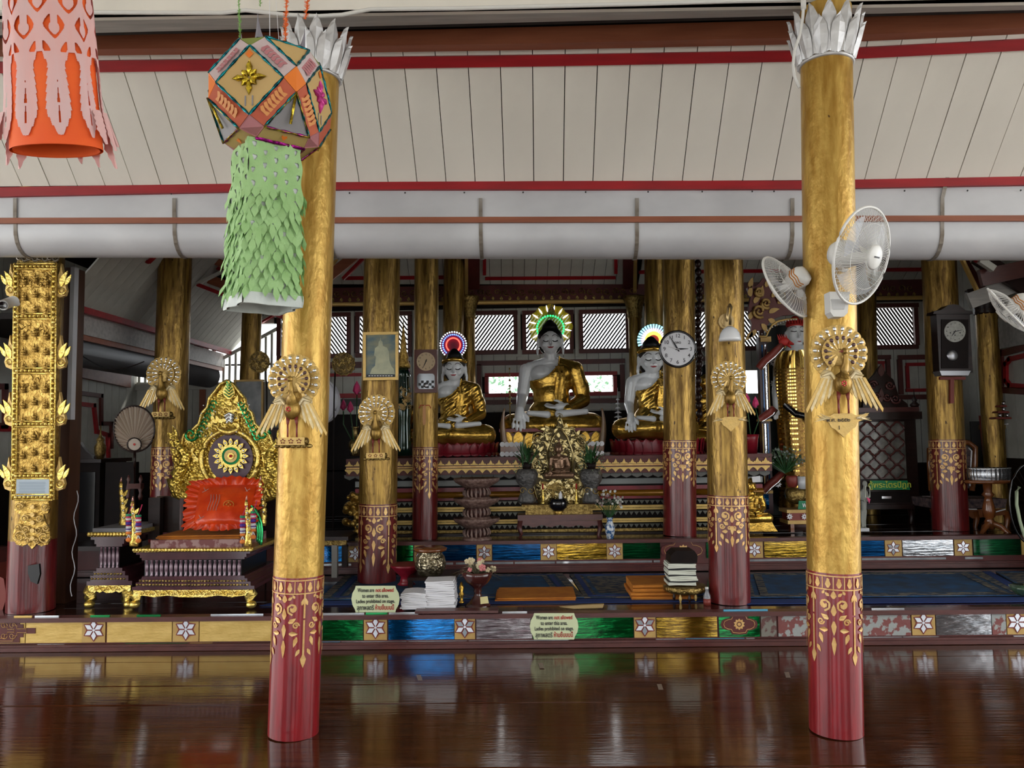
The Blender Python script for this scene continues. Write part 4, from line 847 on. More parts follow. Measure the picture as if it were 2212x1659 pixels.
# camera at far left
p = at(14, 657, 5.4); T = thing('security_camera', p, 'small white bullet security camera at the left edge', 'camera')
b = MB(); b.tube([at(6, 659, 5.35), at(30, 650, 5.52)], .037, 16); b.build('body', WHITEP, T)
b = MB(); b.tube([at(5.2, 659.3, 5.343), at(6.3, 659, 5.351)], .026, 14); b.build('lens', BLACKG, T)
b = MB(); b.tube([at(28, 652, 5.5), at(37, 656, 5.62)], .02, 10); b.build('mount', WHITEP, T)
# ================================================================ STATUES
def remesh(mb, voxel, smooth=4, fac=0.5):
    me = mb.mesh('tmp', []) if False else None
    me = bpy.data.meshes.new('tmp'); me.from_pydata(mb.v, [], mb.f); me.update()
    bm = bmesh.new(); bm.from_mesh(me); bmesh.ops.recalc_face_normals(bm, faces=bm.faces); bm.to_mesh(me); bm.free()
    o = bpy.data.objects.new('tmp', me); COL.objects.link(o)
    r = o.modifiers.new('r', 'REMESH'); r.mode = 'VOXEL'; r.voxel_size = voxel
    s = o.modifiers.new('s', 'SMOOTH'); s.iterations = smooth; s.factor = fac
    dg = bpy.context.evaluated_depsgraph_get(); dg.update(); m2 = bpy.data.meshes.new_from_object(o.evaluated_get(dg))
    bpy.data.objects.remove(o); out = ([v.co.copy() for v in m2.vertices], [tuple(p.vertices) for p in m2.polygons]); bpy.data.meshes.remove(m2); bpy.data.meshes.remove(me); return out
def from_data(name, vs, fs, m, parent, keep=None, **kw):
    b = MB(); b.smooth = True
    if keep:
        fs = [f for f in fs if keep(sum((vs[i] for i in f), V((0, 0, 0)))/len(f))]
        used = {}; nv = []
        for f in fs:
            for i in f:
                if i not in used: used[i] = len(nv); nv.append(vs[i])
        vs = nv; fs = [tuple(used[i] for i in f) for f in fs]
    b.add(vs, fs); return b.build(name, m, parent, **kw)
def cap(mb, p, q, r1, r2, n=12):
    p, q = V(p), V(q); mb.tube([p, q], [r1, r2], n); mb.ball(p, r1, n, 8); mb.ball(q, r2, n, 8)
def hand_prims(b, U, w, dirx, pose):
    # w wrist (x,z,y) in units; palm then five fingers
    x, z, y = w
    if pose == 'down':
        cap(b, U(x, z, y), U(x-.008, z-.055, y+.02), U.s*.035, U.s*.038)
        for i, (dx, L) in enumerate(((-.040, .080), (-.014, .098), (.012, .102), (.038, .088))):
            b.tube([U(x-.008+dx, z-.07, y+.024), U(x-.01+dx*1.15, z-.07-L*.5, y+.045), U(x-.01+dx*1.2, z-.07-L, y+.04)], [U.s*.0145, U.s*.014, U.s*.010], 10)
        b.tube([U(x+.03, z-.03, y+.02), U(x+.062, z-.065, y+.035), U(x+.066, z-.10, y+.03)], [U.s*.016, U.s*.015, U.s*.010], 10)
    else:
        cap(b, U(x, z, y), U(x-.075, z-.006, y+.02), U.s*.028, U.s*.03)
        for i in range(4):
            b.tube([U(x-.09, z-.012+.004*i, y+.045-.02*i), U(x-.14, z-.006+.007*i, y+.05-.022*i), U(x-.185+.008*abs(i-1), z+.004+.008*i, y+.045-.022*i)], [U.s*.0125, U.s*.012, U.s*.007], 8)
        b.tube([U(x-.03, z+.02, y-.01), U(x-.07, z+.045, y), U(x-.105, z+.05, y+.01)], [U.s*.014, U.s*.012, U.s*.008], 8)
def buddha(cx, base, Hpx, Y, hs, hz, label, vox=0.0085, folds=0, band=0, hair=None, skin=None, robe=None, name='seated_statue', features=1):
    skin = skin or BSKIN; robe = robe or BROBE; hair = hair or BLACK
    c = at(cx, base, Y); s = Hpx*Y/F
    T = thing(name, c, label, 'statue')
    class UU:
        def __call__(u, x, z, y=0): return c+V((x*s, -y*s, z*s))
    U = UU(); U.s = s
    def el(b, x, z, y, rx, rz, ry, n=20): b.ball(U(x, z, y), (rx*s, ry*s, rz*s), n, 14)
    def Hd(x, z, y): return (x*hs, .70+hz+(z-.70)*hs, y*hs)       # head coordinates
    def hel(b, x, z, y, rx, rz, ry, n=20): X, Z, YY = Hd(x, z, y); el(b, X, Z, YY, rx*hs, rz*hs, ry*hs, n)
    def torso(b, k):
        el(b, 0, .50, -.01, .185+k, .15+k, .10+k); el(b, -.075, .545, .03, .10+k, .075+k, .065+k); el(b, .075, .545, .03, .10+k, .075+k, .065+k)
        el(b, 0, .36, 0, .145+k, .16+k, .095+k); el(b, 0, .2, 0, .19+k, .14+k, .13+k); cap(b, U(-.175, .592, -.01), U(.175, .592, -.01), s*(.055+k), s*(.055+k))
        b.tube([U(-.16, .60, -.01), U(0, .64, -.01), U(.16, .60, -.01)], [s*(.05+k), s*(.06+k), s*(.05+k)], 12)
    def larm(b, k): cap(b, U(.205, .575, 0), U(.265, .33, -.01), s*(.062+k), s*(.055+k)); cap(b, U(.265, .32, 0), U(.13, .245, .17), s*(.053+k), s*(.036+k))
    def legs(b, k):
        for sd in (-1, 1): cap(b, U(sd*.11, .12, .02), U(sd*.32, .105, .12), s*(.115+k), s*(.095+k)); cap(b, U(sd*.33, .10, .12), U(sd*-.02, .11, .24), s*(.095+k), s*(.06+k))
        el(b, 0, .06, .1, .3+k, .06+k, .16+k)
    b = MB(); torso(b, 0); larm(b, 0); legs(b, 0)
    cap(b, U(-.205, .575, 0), U(-.24, .35, .0), s*.06, s*.05); cap(b, U(-.24, .35, 0), U(-.258, .245, .255), s*.05, s*.034)
    hand_prims(b, U, (-.260, .235, .275), 0, 'down'); hand_prims(b, U, (.12, .262, .19), 0, 'lap')
    b.tube([U(0, .62, -.01), U(0, .72+hz, 0)], s*.055*max(1, hs*.95), 14)
    hel(b, 0, .825, 0, .092, .105, .10); hel(b, 0, .765, .022, .065, .06, .07); hel(b, 0, .732, .04, .03, .024, .035)
    for sd in (-1, 1):
        X, Z, YY = Hd(sd*.100, .805, -.005); el(b, X, Z, YY, .014*hs, .05*hs, .03*hs, 10); X, Z, YY = Hd(sd*.108, .745, .0); el(b, X, Z, YY, .012*hs, .045*hs, .018*hs, 10)
        X, Z, YY = Hd(sd*.045, .785, .07); el(b, X, Z, YY, .03*hs, .03*hs, .022*hs, 10)
    p0, p1, p2 = Hd(0, .835, .092), Hd(0, .80, .104), Hd(0, .782, .112)
    b.tube([U(*p0), U(*p1), U(*p2)], [s*.009*hs, s*.012*hs, s*.017*hs], 8)
    # feet, soles up, resting on the lap
    cap(b, U(.05, .2, .25), U(.27, .215, .24), s*.032, s*.024); cap(b, U(-.04, .195, .27), U(-.19, .21, .26), s*.03, s*.02)
    vs, fs = remesh(b, vox*.72, 3); from_data('body', vs, fs, skin, T)
    k = .011; b = MB(); torso(b, k); larm(b, k); legs(b, k); el(b, .265, .40, -.01, .06, .12, .07); vs, fs = remesh(b, vox, 3)
    nl = [(.3, .80), (.075, .70), (.06, .61), (-.02, .525), (-.08, .495), (-.16, .485), (-.3, .47)]
    def keep(p):
        x = (p.x-c.x)/s; z = (p.z-c.z)/s; y = -(p.y-c.y)/s
        if y < -.03 and z > .5: return True if x > -.05 else z < .5
        for (xa, za), (xb, zb) in zip(nl, nl[1:]):
            if xb <= x <= xa: return z < za+(zb-za)*(x-xa)/(xb-xa)
        return z < .6
    if folds:
        for i, p in enumerate(vs):
            x = (p.x-c.x)/s; z = (p.z-c.z)/s
            if z > .2: p.y -= s*.004*sin((z*1.0-x*.8)*90)
    R = from_data('robe', vs, fs, robe, T, keep)
    # shoulder cloth and hems
    b = MB(); off = .108+k
    if folds < 2:
        b.grid(4, 14, lambda u, v: U(.035+.07*u+.01*sin(v*5)-.0*v, .60-.26*v-(.02 if abs(u-.5) < .3 else 0)*v, off+.006+.004*cos(u*12)-.02*(v < .2)+.02*sin(v*3)))
    b.tube([U(x, z-.004, yy) for x, z, yy in ((.075, .69, .05), (.062, .61, .095), (-.02, .525, .115), (-.08, .495, .118), (-.15, .482, .085))], s*.006, 6)
    b.build('shoulder_cloth', robe, R)
    b = MB(); b.ball(U(.13, .238, .2), (s*.045, s*.05, s*.04), 12, 8); b.build('sleeve_hem', robe, R)
    # hair
    b = MB(); hel(b, 0, .862, -.022, .108, .082, .105); hel(b, 0, .80, -.05, .1, .1, .075); hel(b, 0, .93, -.015, .07, .06, .07); hel(b, 0, .965, -.015, .042, .042, .045)
    vs, fs = remesh(b, vox*1.1, 2)
    rn = random.Random(1)
    H_ = from_data('hair', vs, fs, hair, T)
    if band:
        b = MB(); P = []
        for i in range(13): a = -1.35+2.7*i/12; X, Z, YY = Hd(.1*sin(a), .897-.02*(1-cos(a)), -.01+.104*cos(a)); P.append(U(X, Z, YY))
        b.tube(P, s*.018*hs, 8); b.build('gold_head_band', robe, T)
    if features:
        for sd in (-1, 1):
            b = MB(); P = []; Q = []
            for i in range(8):
                t = i/7; xx = sd*(.016+.052*t); zz_ = .845+.018*sin(PI*min(1, t*.9+.1)); yy = .099-.55*xx*xx*8; X, Z, YY = Hd(xx, zz_, yy); P.append(U(X, Z, YY+.002))
                xx = sd*(.018+.042*t); X, Z, YY = Hd(xx, .812-.009*sin(PI*t)+.004*t, .097-.55*xx*xx*8); Q.append(U(X, Z, YY+.003))
            b.tube(P, s*.0024*hs, 5); b.build('eyebrow', INK, T)
            b = MB(); b.tube(Q, s*.0042*hs, 5); b.build('eyelid', INK, T)
        b = MB(); P = [U(*Hd(x, .757+(.006 if abs(x) > .015 else 0), .104-abs(x)*.35)) for x in (-.025, -.012, 0, .012, .025)]; b.tube(P, [s*.002, s*.006*hs, s*.007*hs, s*.006*hs, s*.002], 6); b.build('lips', LIP, T)
    return T, U, Hd
BC = buddha(1192, 948, 258, 9.0, 1.0, 0.0, 'largest seated white faced statue in a golden robe, in the centre before a yellow halo', vox=.011)
BLf = buddha(983, 962, 208, 8.45, 1.17, -.045, 'white faced seated statue with golden head band, left of the centre statue', folds=1, band=1, vox=.0095)
BRt = buddha(1412, 948, 213, 8.45, 1.30, -.055, 'white faced seated statue half hidden behind the round clock pillar', folds=1, band=1, vox=.0095)
buddha(1530, 966, 180, 9.15, 1.1, -.04, 'golden seated statue glimpsed between the clock pillar and the lamp pillar', folds=1, vox=.011, skin=BROBE, features=0)
buddha(866, 978, 155, 8.95, 1.1, -.04, 'golden seated statue mostly hidden behind the picture pillar', vox=.011, skin=BROBE, features=0)
# central crest and halo
Yh = 9.45
GLOW = lambda n, c, s: mat(n, c, .4, emit=c, estr=s)
HG = mat('yellow_acrylic_halo', (.5, .34, .02), .2, alpha=.8, coat=.5)
T = thing('halo', at(1189, 705, Yh), 'scalloped yellow halo with green and white lights behind the centre statue', 'halo')
b = MB(); b.ext([(1189+(47+2*cos(i*6*2*PI/72*2))*cos(2*PI*i/72), 705+(47+2*cos(i*12*2*PI/72))*sin(2*PI*i/72)) for i in range(72)], Yh, .012); b.build('halo_plate', HG, T)
for i in range(16):
    a = i*PI/8+.2; b = MB(); leaf(b, 1189+32*sin(a), 705-32*cos(a), 15, 3.4, a, Yh-.02, .006); b.build('light_strip', GLOW('white_light', (.8, .85, 1), 2.2) if 'white_light' not in MATS else MATS['white_light'], T)
for i in range(22):
    a = -2.2+i*.2; b = MB(); b.disc(1189+29*sin(a), 709-27*cos(a), 2.1, Yh-.10, .008, 8); b.build('green_light', MATS.get('green_light') or GLOW('green_light', (.02, .8, .15), 2.5), T)
b = MB(); leaf(b, 1191, 690, 34, 17, 0, Yh-.06, .02); spiral(b, 1191, 676, 6, Yh-.07, 1.5, .006); b.build('crest', CARVED, T)
HY = 9.25
T = thing('halo', at(979, 745, HY), 'round halo of red, blue and white lights behind the left statue', 'halo')
b = MB(); b.disc(979, 746, 26, HY, .01, 32); b.build('halo_plate', mat('dark_magenta_plate', (.2, .01, .05), .4), T)
WL = MATS['white_light']; RL = GLOW('red_light', (1, .08, .05), 2.5); BLL = GLOW('blue_light', (.1, .25, 1), 3); CY = GLOW('cyan_light', (.25, .75, 1), 2.0); YL = GLOW('yellow_light', (1, .65, .08), 2.0)
for R_, n, mm_, rr in ((28, 26, WL, 1.7), (22.5, 26, BLL, 1.5), (15, 24, RL, 1.7)):
    for i in range(n):
        a = -2.4+i*4.8/(n-1); b = MB(); b.disc(979+R_*sin(a), 745-R_*cos(a), rr, HY-.015, .01, 6); b.build('led_bulb', mm_, T)
T = thing('halo', at(1412, 735, HY), 'fan shaped halo of cyan, white and yellow light rods behind the right statue', 'halo')
b = MB(); b.disc(1412, 735, 30, HY+.03, .008, 32); b.build('halo_plate', MATS['dark_magenta_plate'], T)
for i in range(21):
    a = -1.9+i*3.8/20
    for r0, L, m_, wd in ((12, 8, YL, 3), (19, 7, WL, 3.4), (26, 9, CY, 4)):
        b = MB(); b.ext([(1412+(r0+q)*sin(a)+o*cos(a), 735-(r0+q)*cos(a)+o*sin(a)) for q, o in ((0, -wd/3), (L, -wd/2), (L, wd/2), (0, wd/3))], HY-.01, .01); b.build('light_rod', m_, T)
for nm, x, Yv, y in (('halo', 1189, Yh, 705), ('halo.001', 979, HY, 745), ('halo.002', 1412, HY, 735)):
    o_ = bpy.data.objects[nm]; b = MB(); p = at(x, y, Yv+.03); b.tube([p, V((p.x, p.y, at(1106, 985, 7.9).z))], .014, 8); b.build('support_rod', DARKW, o_)
# lotus pedestals
def lotus(cx, ytop, ybot, rpx, Y, label, m, rim, n=30, rows=2, ry=.55):
    c = at(cx, ybot, Y); mm_ = mpp(cx, ybot, Y); R = rpx*mm_; h = (ybot-ytop)*mm_
    T = thing('lotus_pedestal', c, label, 'pedestal'); b = MB(); b.lathe([(R*.9, 0), (R*.94, h*.1), (R*.86, h*.5), (R*.95, h*.8), (R*.93, h*.92)], c, 40, 1, ry); b.build('core', m, T)
    def pet(hh, ww, out, nm, mt):
        q = MB(); pr = [(0, .8, 0), (.3, 1, out*.5), (.6, .9, out*.8), (.85, .5, out), (1, .0, out*1.3)]; vs = []
        for t, wv, o in pr: vs += [V((-ww/2*wv, -o*.7, t*hh)), V((0, -o-.006, t*hh)), V((ww/2*wv, -o*.7, t*hh))]
        q.smooth = True; q.add(vs, [(j*3+s_, j*3+s_+1, j*3+s_+4, j*3+s_+3) for j in range(4) for s_ in (0, 1)]); return q.mesh(nm, mt)
    up_ = pet(h*.95, 2*PI*R/n*1.05, .02, 'petal', m); dn = pet(h*.3, 2*PI*R/n*1.0, .015, 'petal', rim)
    for i in range(n):
        a = 2*PI*(i+.5)/n
        if cos(a) > -.25 or True:
            x, y = R*.93*sin(a), -R*.93*ry*cos(a)
            if y > R*.2: continue
            inst('petal', up_, T, c+V((x, y, h*.08)), (0, 0, a)); inst('petal', dn, T, c+V((x*1.03, y*1.03, h*.22)), (PI*.92, 0, a) if False else (PI, 0, a+PI))
    return T
lotus(983, 957, 984, 96, 8.35, 'dark red lotus petal pedestal under the left seated statue', PETALR, MATS['dark_red_petal'])
lotus(1420, 948, 983, 104, 8.35, 'dark red lotus petal pedestal under the right seated statue', PETALR, MATS['dark_red_petal'])
lotus(1575, 955, 983, 60, 8.9, 'dark red lotus petal pedestal partly behind the lamp pillar', PETALR, MATS['dark_red_petal'])
c = at(1190, 966, 8.95); T = thing('gilt_throne_pedestal', c, 'red pedestal with gilded arched petals under the centre statue', 'pedestal')
b = MB(); b.pbox(1082, 930, 1302, 968, 8.7, .55); b.build('core', PETALR, T)
for i in range(9):
    x = 1096+i*24; b = MB(); b.ext([(x-10, 968), (x-10, 944), (x-6, 936), (x, 932), (x+6, 936), (x+10, 944), (x+10, 968)], 8.67, .03); f = b.build('gilt_petal', BROBE, T)
    b = MB(); b.tube([at(x+q, y, 8.665) for q, y in ((-11, 968), (-11, 944), (-6, 935), (0, 931), (6, 935), (11, 944), (11, 968))], .006, 5); b.build('petal_rim', PALEG, f)
b = MB(); b.pbox(1078, 925, 1306, 932, 8.62, .7); b.build('top_slab', PETALR, T)
# ================================================================ STEPPED ALTAR
YA = 8.05
def yal(x, y): return y-.010*(x-1106)
AL = thing('stepped_altar', at(1190, 1160, YA), 'long stepped red and gold altar carrying the seated statues', 'altar')
def abox(x0, x1, y0, y1, Y, th, m, nm):
    b = MB(); c = (x0+x1)/2; b.pbox(x0, yal(c, y0), x1, yal(c, y1), Y, th); return b.build(nm, m, AL)
X0, X1 = 745, 1665
top = abox(X0, X1, 987, 995, YA-.20, 2.3, MAROON, 'table_top')
abox(X0, X1, 995, 1024, YA-.22, .1, MAROON, 'cornice')
b = MB(); rb = MB()
for i in range(51):
    x = X0+9+i*18; yy = yal(x, 1000); b.ext([(x-9, yy+4), (x-7, yy+1), (x-4, yy+1), (x, yy-7), (x+4, yy+1), (x+7, yy+1), (x+9, yy+4)], YA-.235, .012); yy = yal(x, 1012)
    b.ext([(x-9, yy-1), (x+9, yy-1), (x+9, yy+2), (x+5, yy+4), (x, yy+10), (x-5, yy+4), (x-9, yy+2)], YA-.235, .012)
b.build('gilt_cornice_leaf', PALEG, AL, kind='stuff')
abox(X0, X1, 1005.5, 1008.5, YA-.24, .02, STEN, 'gilt_line')
b = MB()
for i in range(40): x = X0+10+i*23; yy = yal(x, 1027); b.ext([(x-11.5, yy-4), (x+11.5, yy-4), (x+11, yy+2), (x, yy+7), (x-11, yy+2)], YA-.18, .012)
b.build('scalloped_valance', mat('grey_valance', (.13, .13, .12), .6), AL, kind='stuff')
abox(X0+20, X1-20, 1024, 1160, YA, .2, DARKER, 'core')
abox(X0+20, X1-20, 1036, 1048, YA-.03, .05, mat('pale_grey_band', (.28, .3, .29), .4), 'pale_band')
abox(X0+20, X1-20, 1052, 1064, YA-.05, .06, PETALR, 'red_moulding'); 
b = MB(); za = at(1106, 1068, YA-.06).z; b.tube([(at(X0+20, 1068, YA).x, YA-.05, za), (at(X1-20, 1068, YA).x, YA-.05, za)], .034, 12); b.build('round_moulding', mat('amber_lacquer', (.3, .13, .01), .25, .3), AL)
abox(X0+20, X1-20, 1074, 1080, YA-.06, .06, PETALR, 'red_moulding')
for yy, hh in ((1094, 10), (1122, 9)): abox(X0+20, X1-20, yy, yy+hh, YA-.05-.03*(yy > 1100), .06, GOLDP, 'gold_band'); abox(X0+20, X1-20, yy+hh*.45, yy+hh*.6, YA-.054-.03*(yy > 1100), .01, CARVED, 'gold_groove')
abox(X0+20, X1-20, 1144, 1150, YA-.06, .06, CARVED, 'gold_band')
b = MB()
for row, yy in enumerate((1083, 1107, 1134)):
    for i in range(78):
        x = X0+26+i*11.4; y_ = yal(x, yy); b.ext([(x-5.5, y_), (x+5.5, y_), (x, y_+8)], YA-.035, .008)
b.build('triangle_inlay', mat('dull_grey_inlay', (.12, .12, .1), .4, .4), AL, kind='stuff')
abox(X0+20, X1-20, 1152, 1163, YA-.1, .1, DARKW, 'plinth')
for x in (1105, 1280):   # small white scalloped stands
    T_ = MB(); c0_ = yal(x, 968)
    T_.ext([(x-24, c0_-8), (x+24, c0_-8), (x+24, c0_+14), (x-24, c0_+14)], 8.0, .12); g = T_.build('white_scalloped_stand', WOODB, label='small stand with white scalloped edges beside the %s plant on the altar' % ('left' if x < 1190 else 'right'), cat='stand')
    b = MB()
    for i in range(5): b.disc(x-20+i*10, c0_-8, 5.5, 7.985, .012, 12); b.disc(x-20+i*10, c0_+13, 5.5, 7.985, .012, 12)
    b.build('scallop', PAPER, g, kind='stuff')
# ================================================================ THRONE
YT = 6.35
def mir(h, cx): return [(cx-x, y) for x, y in h]+[(cx+x, y) for x, y in h[::-1]]
TH = thing('throne', at(430, 1308, YT-.4), 'ornate golden throne with a serpent scaled back and dark red slatted base', 'throne')
TCX = 490; SCALE = mat('gold_scale_relief', (.35, .22, .03), .28, .85, (.8, .58, .12), 42, (1, 1, 1), .6, 42, kind='voronoi', thr=(.1, .5))
half = [(0, 822), (14, 830), (26, 846), (38, 860), (42, 880), (54, 892), (60, 915), (76, 930), (92, 938), (100, 960), (114, 985), (112, 1000), (100, 1012), (108, 1030), (122, 1052), (116, 1074), (0, 1076)]
b = MB(); b.ext(mir(half[::-1], TCX), YT+.22, .05); bk = b.build('throne_back', SCALE, TH)
b = MB(); b.tube([at(x, y, YT+.2) for x, y in mir([(x*1.0, y) for x, y in half[:-1]][::-1], TCX)], .014, 7); b.build('raised_edge', CARVEB, bk)
b = MB(); 
for i in range(40):   # inner ring
    pass
b.tube([at(TCX+6+62*cos(a), 992-62*sin(a), YT+.19) for a in [PI*(-.28+1.56*i/40) for i in range(41)]], .022, 8); b.build('inner_arch', CARVEB, bk)
b = MB(); b.ext([(TCX+8+48*cos(2*PI*i/36), 990-52*sin(2*PI*i/36)) for i in range(36)], YT+.195, .03); b.build('maroon_oval', mat('plum_lacquer', (.09, .04, .06), .3), bk)
RX, RY_ = TCX+8, 985
for i in range(16):
    a = i*PI/8; b = MB(); leaf(b, RX+24*sin(a), RY_-24*cos(a), 15, 9, a, YT+.165, .014); p_ = b.build('sunburst_petal', CARVEB, bk)
    b = MB(); q = at(RX+30*sin(a), RY_-30*cos(a), YT+.16); b.ball(q, (.009, .006, .011), 7, 5); b.build('mirror_chip', JEWEL, p_)
for rr, m_, dd in ((25, CARVEB, .17), (19, GREENJ, .16), (14, PALEG, .15), (7, CARVEB, .14), (3.4, REDJ, .13)):
    b = MB(); b.disc(RX, RY_, rr, YT+dd, .02, 24); b.build('rosette_ring', m_, bk)
rnd = random.Random(21)
b = MB(); filigree(b, [(TCX-10, 850), (TCX+30, 850), (TCX+50, 900), (TCX+62, 935), (TCX-45, 935), (TCX-36, 900)], YT+.19, 70, 16, .006, .012, rnd); filigree(b, [(TCX-100, 960), (TCX-75, 945), (TCX-62, 1000), (TCX-90, 1010)], YT+.2, 14, 16, .006, .012, rnd); filigree(b, [(TCX+100, 960), (TCX+75, 945), (TCX+72, 1000), (TCX+90, 1010)], YT+.2, 14, 16, .006, .012, rnd)
b.build('carved_scrollwork', CARVEB, bk, kind='stuff')
b = MB()
for sd in (-1, 1):
    for i in range(9):
        t = i/8; spiral(b, TCX+sd*(30+34*t), 872+72*t, 8, YT+.18, 1.1, .008, sd, 0, 5, 10)
    spiral(b, TCX+sd*78, 938, 16, YT+.18, 1.3, .012, -sd, 0, 6); 
b.build('green_glass_scrolls', GREENJ, bk, kind='stuff')
b = MB(); leaf(b, TCX+4, 862, 40, 26, 0, YT+.17, .02); cr_ = b.build('crest_leaf', CARVEB, bk)
b = MB(); 
for i in range(5):
    for sd in (-1, 1): b.tube([at(TCX+4, 858-6*i, YT+.16), at(TCX+4+sd*(11-i*1.6), 850-6.5*i, YT+.16)], .004, 5)
b.build('green_rib', GREENJ, cr_, kind='stuff')
b = MB(); 
for i in range(3): b.tube([at(TCX+6-10+2*i, 898+7*i, YT+.16), at(TCX+6, 893+7*i, YT+.15), at(TCX+6+10-2*i, 898+7*i, YT+.16)], .014, 7)
b.build('silver_fan_motif', JEWEL, bk)
b = MB(); b.tube([at(TCX-20+t*4.8, 925+9*sin(t/10*PI), YT+.165) for t in range(11)], [.012+.014*sin(t/10*PI) for t in range(11)], 8); b.build('smiling_band', CARVEB, bk)
rn = random.Random(5)
for i in range(26):
    x, y = rn.choice(((-1, 1)))*rn.uniform(20, 60), rn.uniform(870, 950); b = MB(); p = at(TCX+x, y, YT+.155); b.ball(p, .007, 6, 5); b.build('mirror_chip', JEWEL, bk)
for sd in (-1, 1):
    b = MB(); Q = [(sd*62, 1076), (sd*104, 1062), (sd*116, 1035), (sd*96, 1010), (sd*88, 985), (sd*104, 965), (sd*114, 945)]
    P = []
    for (xa, ya), (xb, yb) in zip(Q, Q[1:]): P += [at(TCX+xa+(xb-xa)*t/4, ya+(yb-ya)*t/4, YT+.17) for t in range(4)]
    b.tube(P, [.07*(1-.028*i) for i in range(len(P))], 10)
    for i in range(5): leaf(b, TCX+sd*(104+2*i), 1020-18*i, 22, 12, sd*(.5+.1*i), YT+.18, .02)
    leaf(b, TCX+sd*112, 950, 32, 10, sd*-.1, YT+.16, .02, sd*.3); spiral(b, TCX+sd*95, 1050, 17, YT+.12, 1.4, .012, sd)
    b.build('naga_serpent', SCALE, bk)
# seat base
MR = mat('plum_red_lacquer', (.075, .02, .028), .22, 0, (.05, .012, .018), 8, coat=.6)
def tbox(x0, x1, y0, y1, Y, th, m, nm, par=None):
    b = MB(); b.pbox(x0, y0, x1, y1, Y, th); return b.build(nm, m, par or TH)
YF = YT-.42
def base_unit(x0, x1, ytop, nb, par, Yf, dp, topname, s=1.0):
    h = [0, 9, 14, 22, 27, 66, 72, 80, 90, 98, 102]
    y = [ytop+v*s for v in h]
    b = MB(); 
    cx = (x0+x1)/2; n = int((x1-x0)/7); 
    tbox(x0+2, x1-2, y[0]+1, y[1]-1, Yf+.01, dp, CARVEB, 'gilt_top_moulding', par)
    for i in range(n): p = at(x0+3.5+i*7, (y[0]+y[1])/2, Yf); b.ball(p, (.014, .012, .016*s), 8, 6)
    b.build('gilt_rope_bead', CARVEB, par, kind='stuff')
    tbox(x0+8, x1-8, y[1], y[2], Yf+.02, dp-.04, MR, 'plum_moulding', par); tbox(x0+16, x1-16, y[2], y[3], Yf+.04, dp-.08, MR, 'plum_moulding', par)
    tbox(x0+26, x1-26, y[3], y[5], Yf+.12, dp-.24, BLACK, 'dark_recess', par); tbox(x0+20, x1-20, y[3], y[4], Yf+.05, dp-.1, MR, 'plum_moulding', par)
    w_ = (x1-x0-2*26)
    for i in range(nb):
        xx = x0+26+w_*(i+.5)/nb; b = MB(); p = at(xx, y[5], Yf+.075); hh = at(xx, y[4], Yf+.075).z-p.z; b.lathe([(.011, 0), (.014, .008), (.009, .016), (.015, hh*.35), (.016, hh*.6), (.009, hh-.016), (.014, hh-.008), (.011, hh)], p, 8); b.build('baluster', PLUMG, par)
    tbox(x0+20, x1-20, y[5], y[6], Yf+.04, dp-.08, MR, 'plum_moulding', par)
    for q, (ya, yb) in enumerate(((y[6], y[7]), (y[7], y[8]))):
        tbox(x0+14-7*q, x1-14+7*q, ya, yb, Yf+.03-.02*q, dp-.06+.04*q, MR, 'plum_moulding', par); b = MB(); n = int((x1-x0-2*(14-7*q))/7)
        for i in range(n): p = at(x0+14-7*q+3.5+i*7, (ya+yb)/2+1, Yf+.03-.02*q); b.ball(p, (.012, .01, .009), 7, 5)
        b.build('carved_bead_row', CARVED, par, kind='stuff')
    tbox(x0-1, x1+1, y[8], y[9], Yf-.01, dp+.02, MR, 'plum_moulding', par)
    # apron and cabriole feet
    a0 = y[9]; hh = 36*s; pts = [(x0+2, a0), (x1-2, a0), (x1-2, a0+12), (x1-16, a0+16)]
    k = 8
    for i in range(k+1): t = i/k; pts.append((x1-20-(x1-x0-40)*t, a0+12+(4 if i % 2 else 0)+(4 if i == k//2 else 0)))
    pts += [(x0+16, a0+16), (x0+2, a0+12)]
    b = MB(); b.ext(pts, Yf, .03); ap = b.build('carved_apron', CARVEB, par)
    b = MB()
    for i in range(int((x1-x0-30)/12)): spiral(b, x0+20+i*12, a0+7, 6, Yf-.008, 1.3, .005, 1 if i % 2 else -1, 0, 5, 10)
    b.build('apron_scroll', CARVEB, ap, kind='stuff')
    for xx, sg in ((x0+8, -1), (x1-8, 1)):
        for dy in (0, dp-.1):
            b = MB(); P = [at(xx-sg*3, a0+2, Yf+.05+dy), at(xx+sg*2, a0+12*s, Yf+.04+dy), at(xx-sg*1, a0+24*s, Yf+.05+dy), at(xx+sg*3, a0+34*s, Yf+.03+dy)]; b.tube(P, [.045, .05, .028, .036], 10); b.ball(P[-1]+V((0, 0, .0)), (.04, .045, .03), 10, 7); b.build('leg', CARVEB, par)
PLUMG = mat('glossy_plum_baluster', (.16, .09, .12), .12, 0.3, coat=1.0)
base_unit(286, 548, 1184, 20, TH, YF, .8, 'x', 0.92)
T2 = thing('side_table', at(240, 1300, YF+.1), 'dark red slatted side table with gilded feet at the left end of the throne', 'table')
base_unit(188, 284, 1149, 5, T2, YF+.12, .6, 'x', 1.18)
b = MB(); b.pbox(200, 1141, 282, 1149, YF+.16, .5); b.build('cloth_top', mat('grey_cloth', (.2, .2, .22), .7), T2)
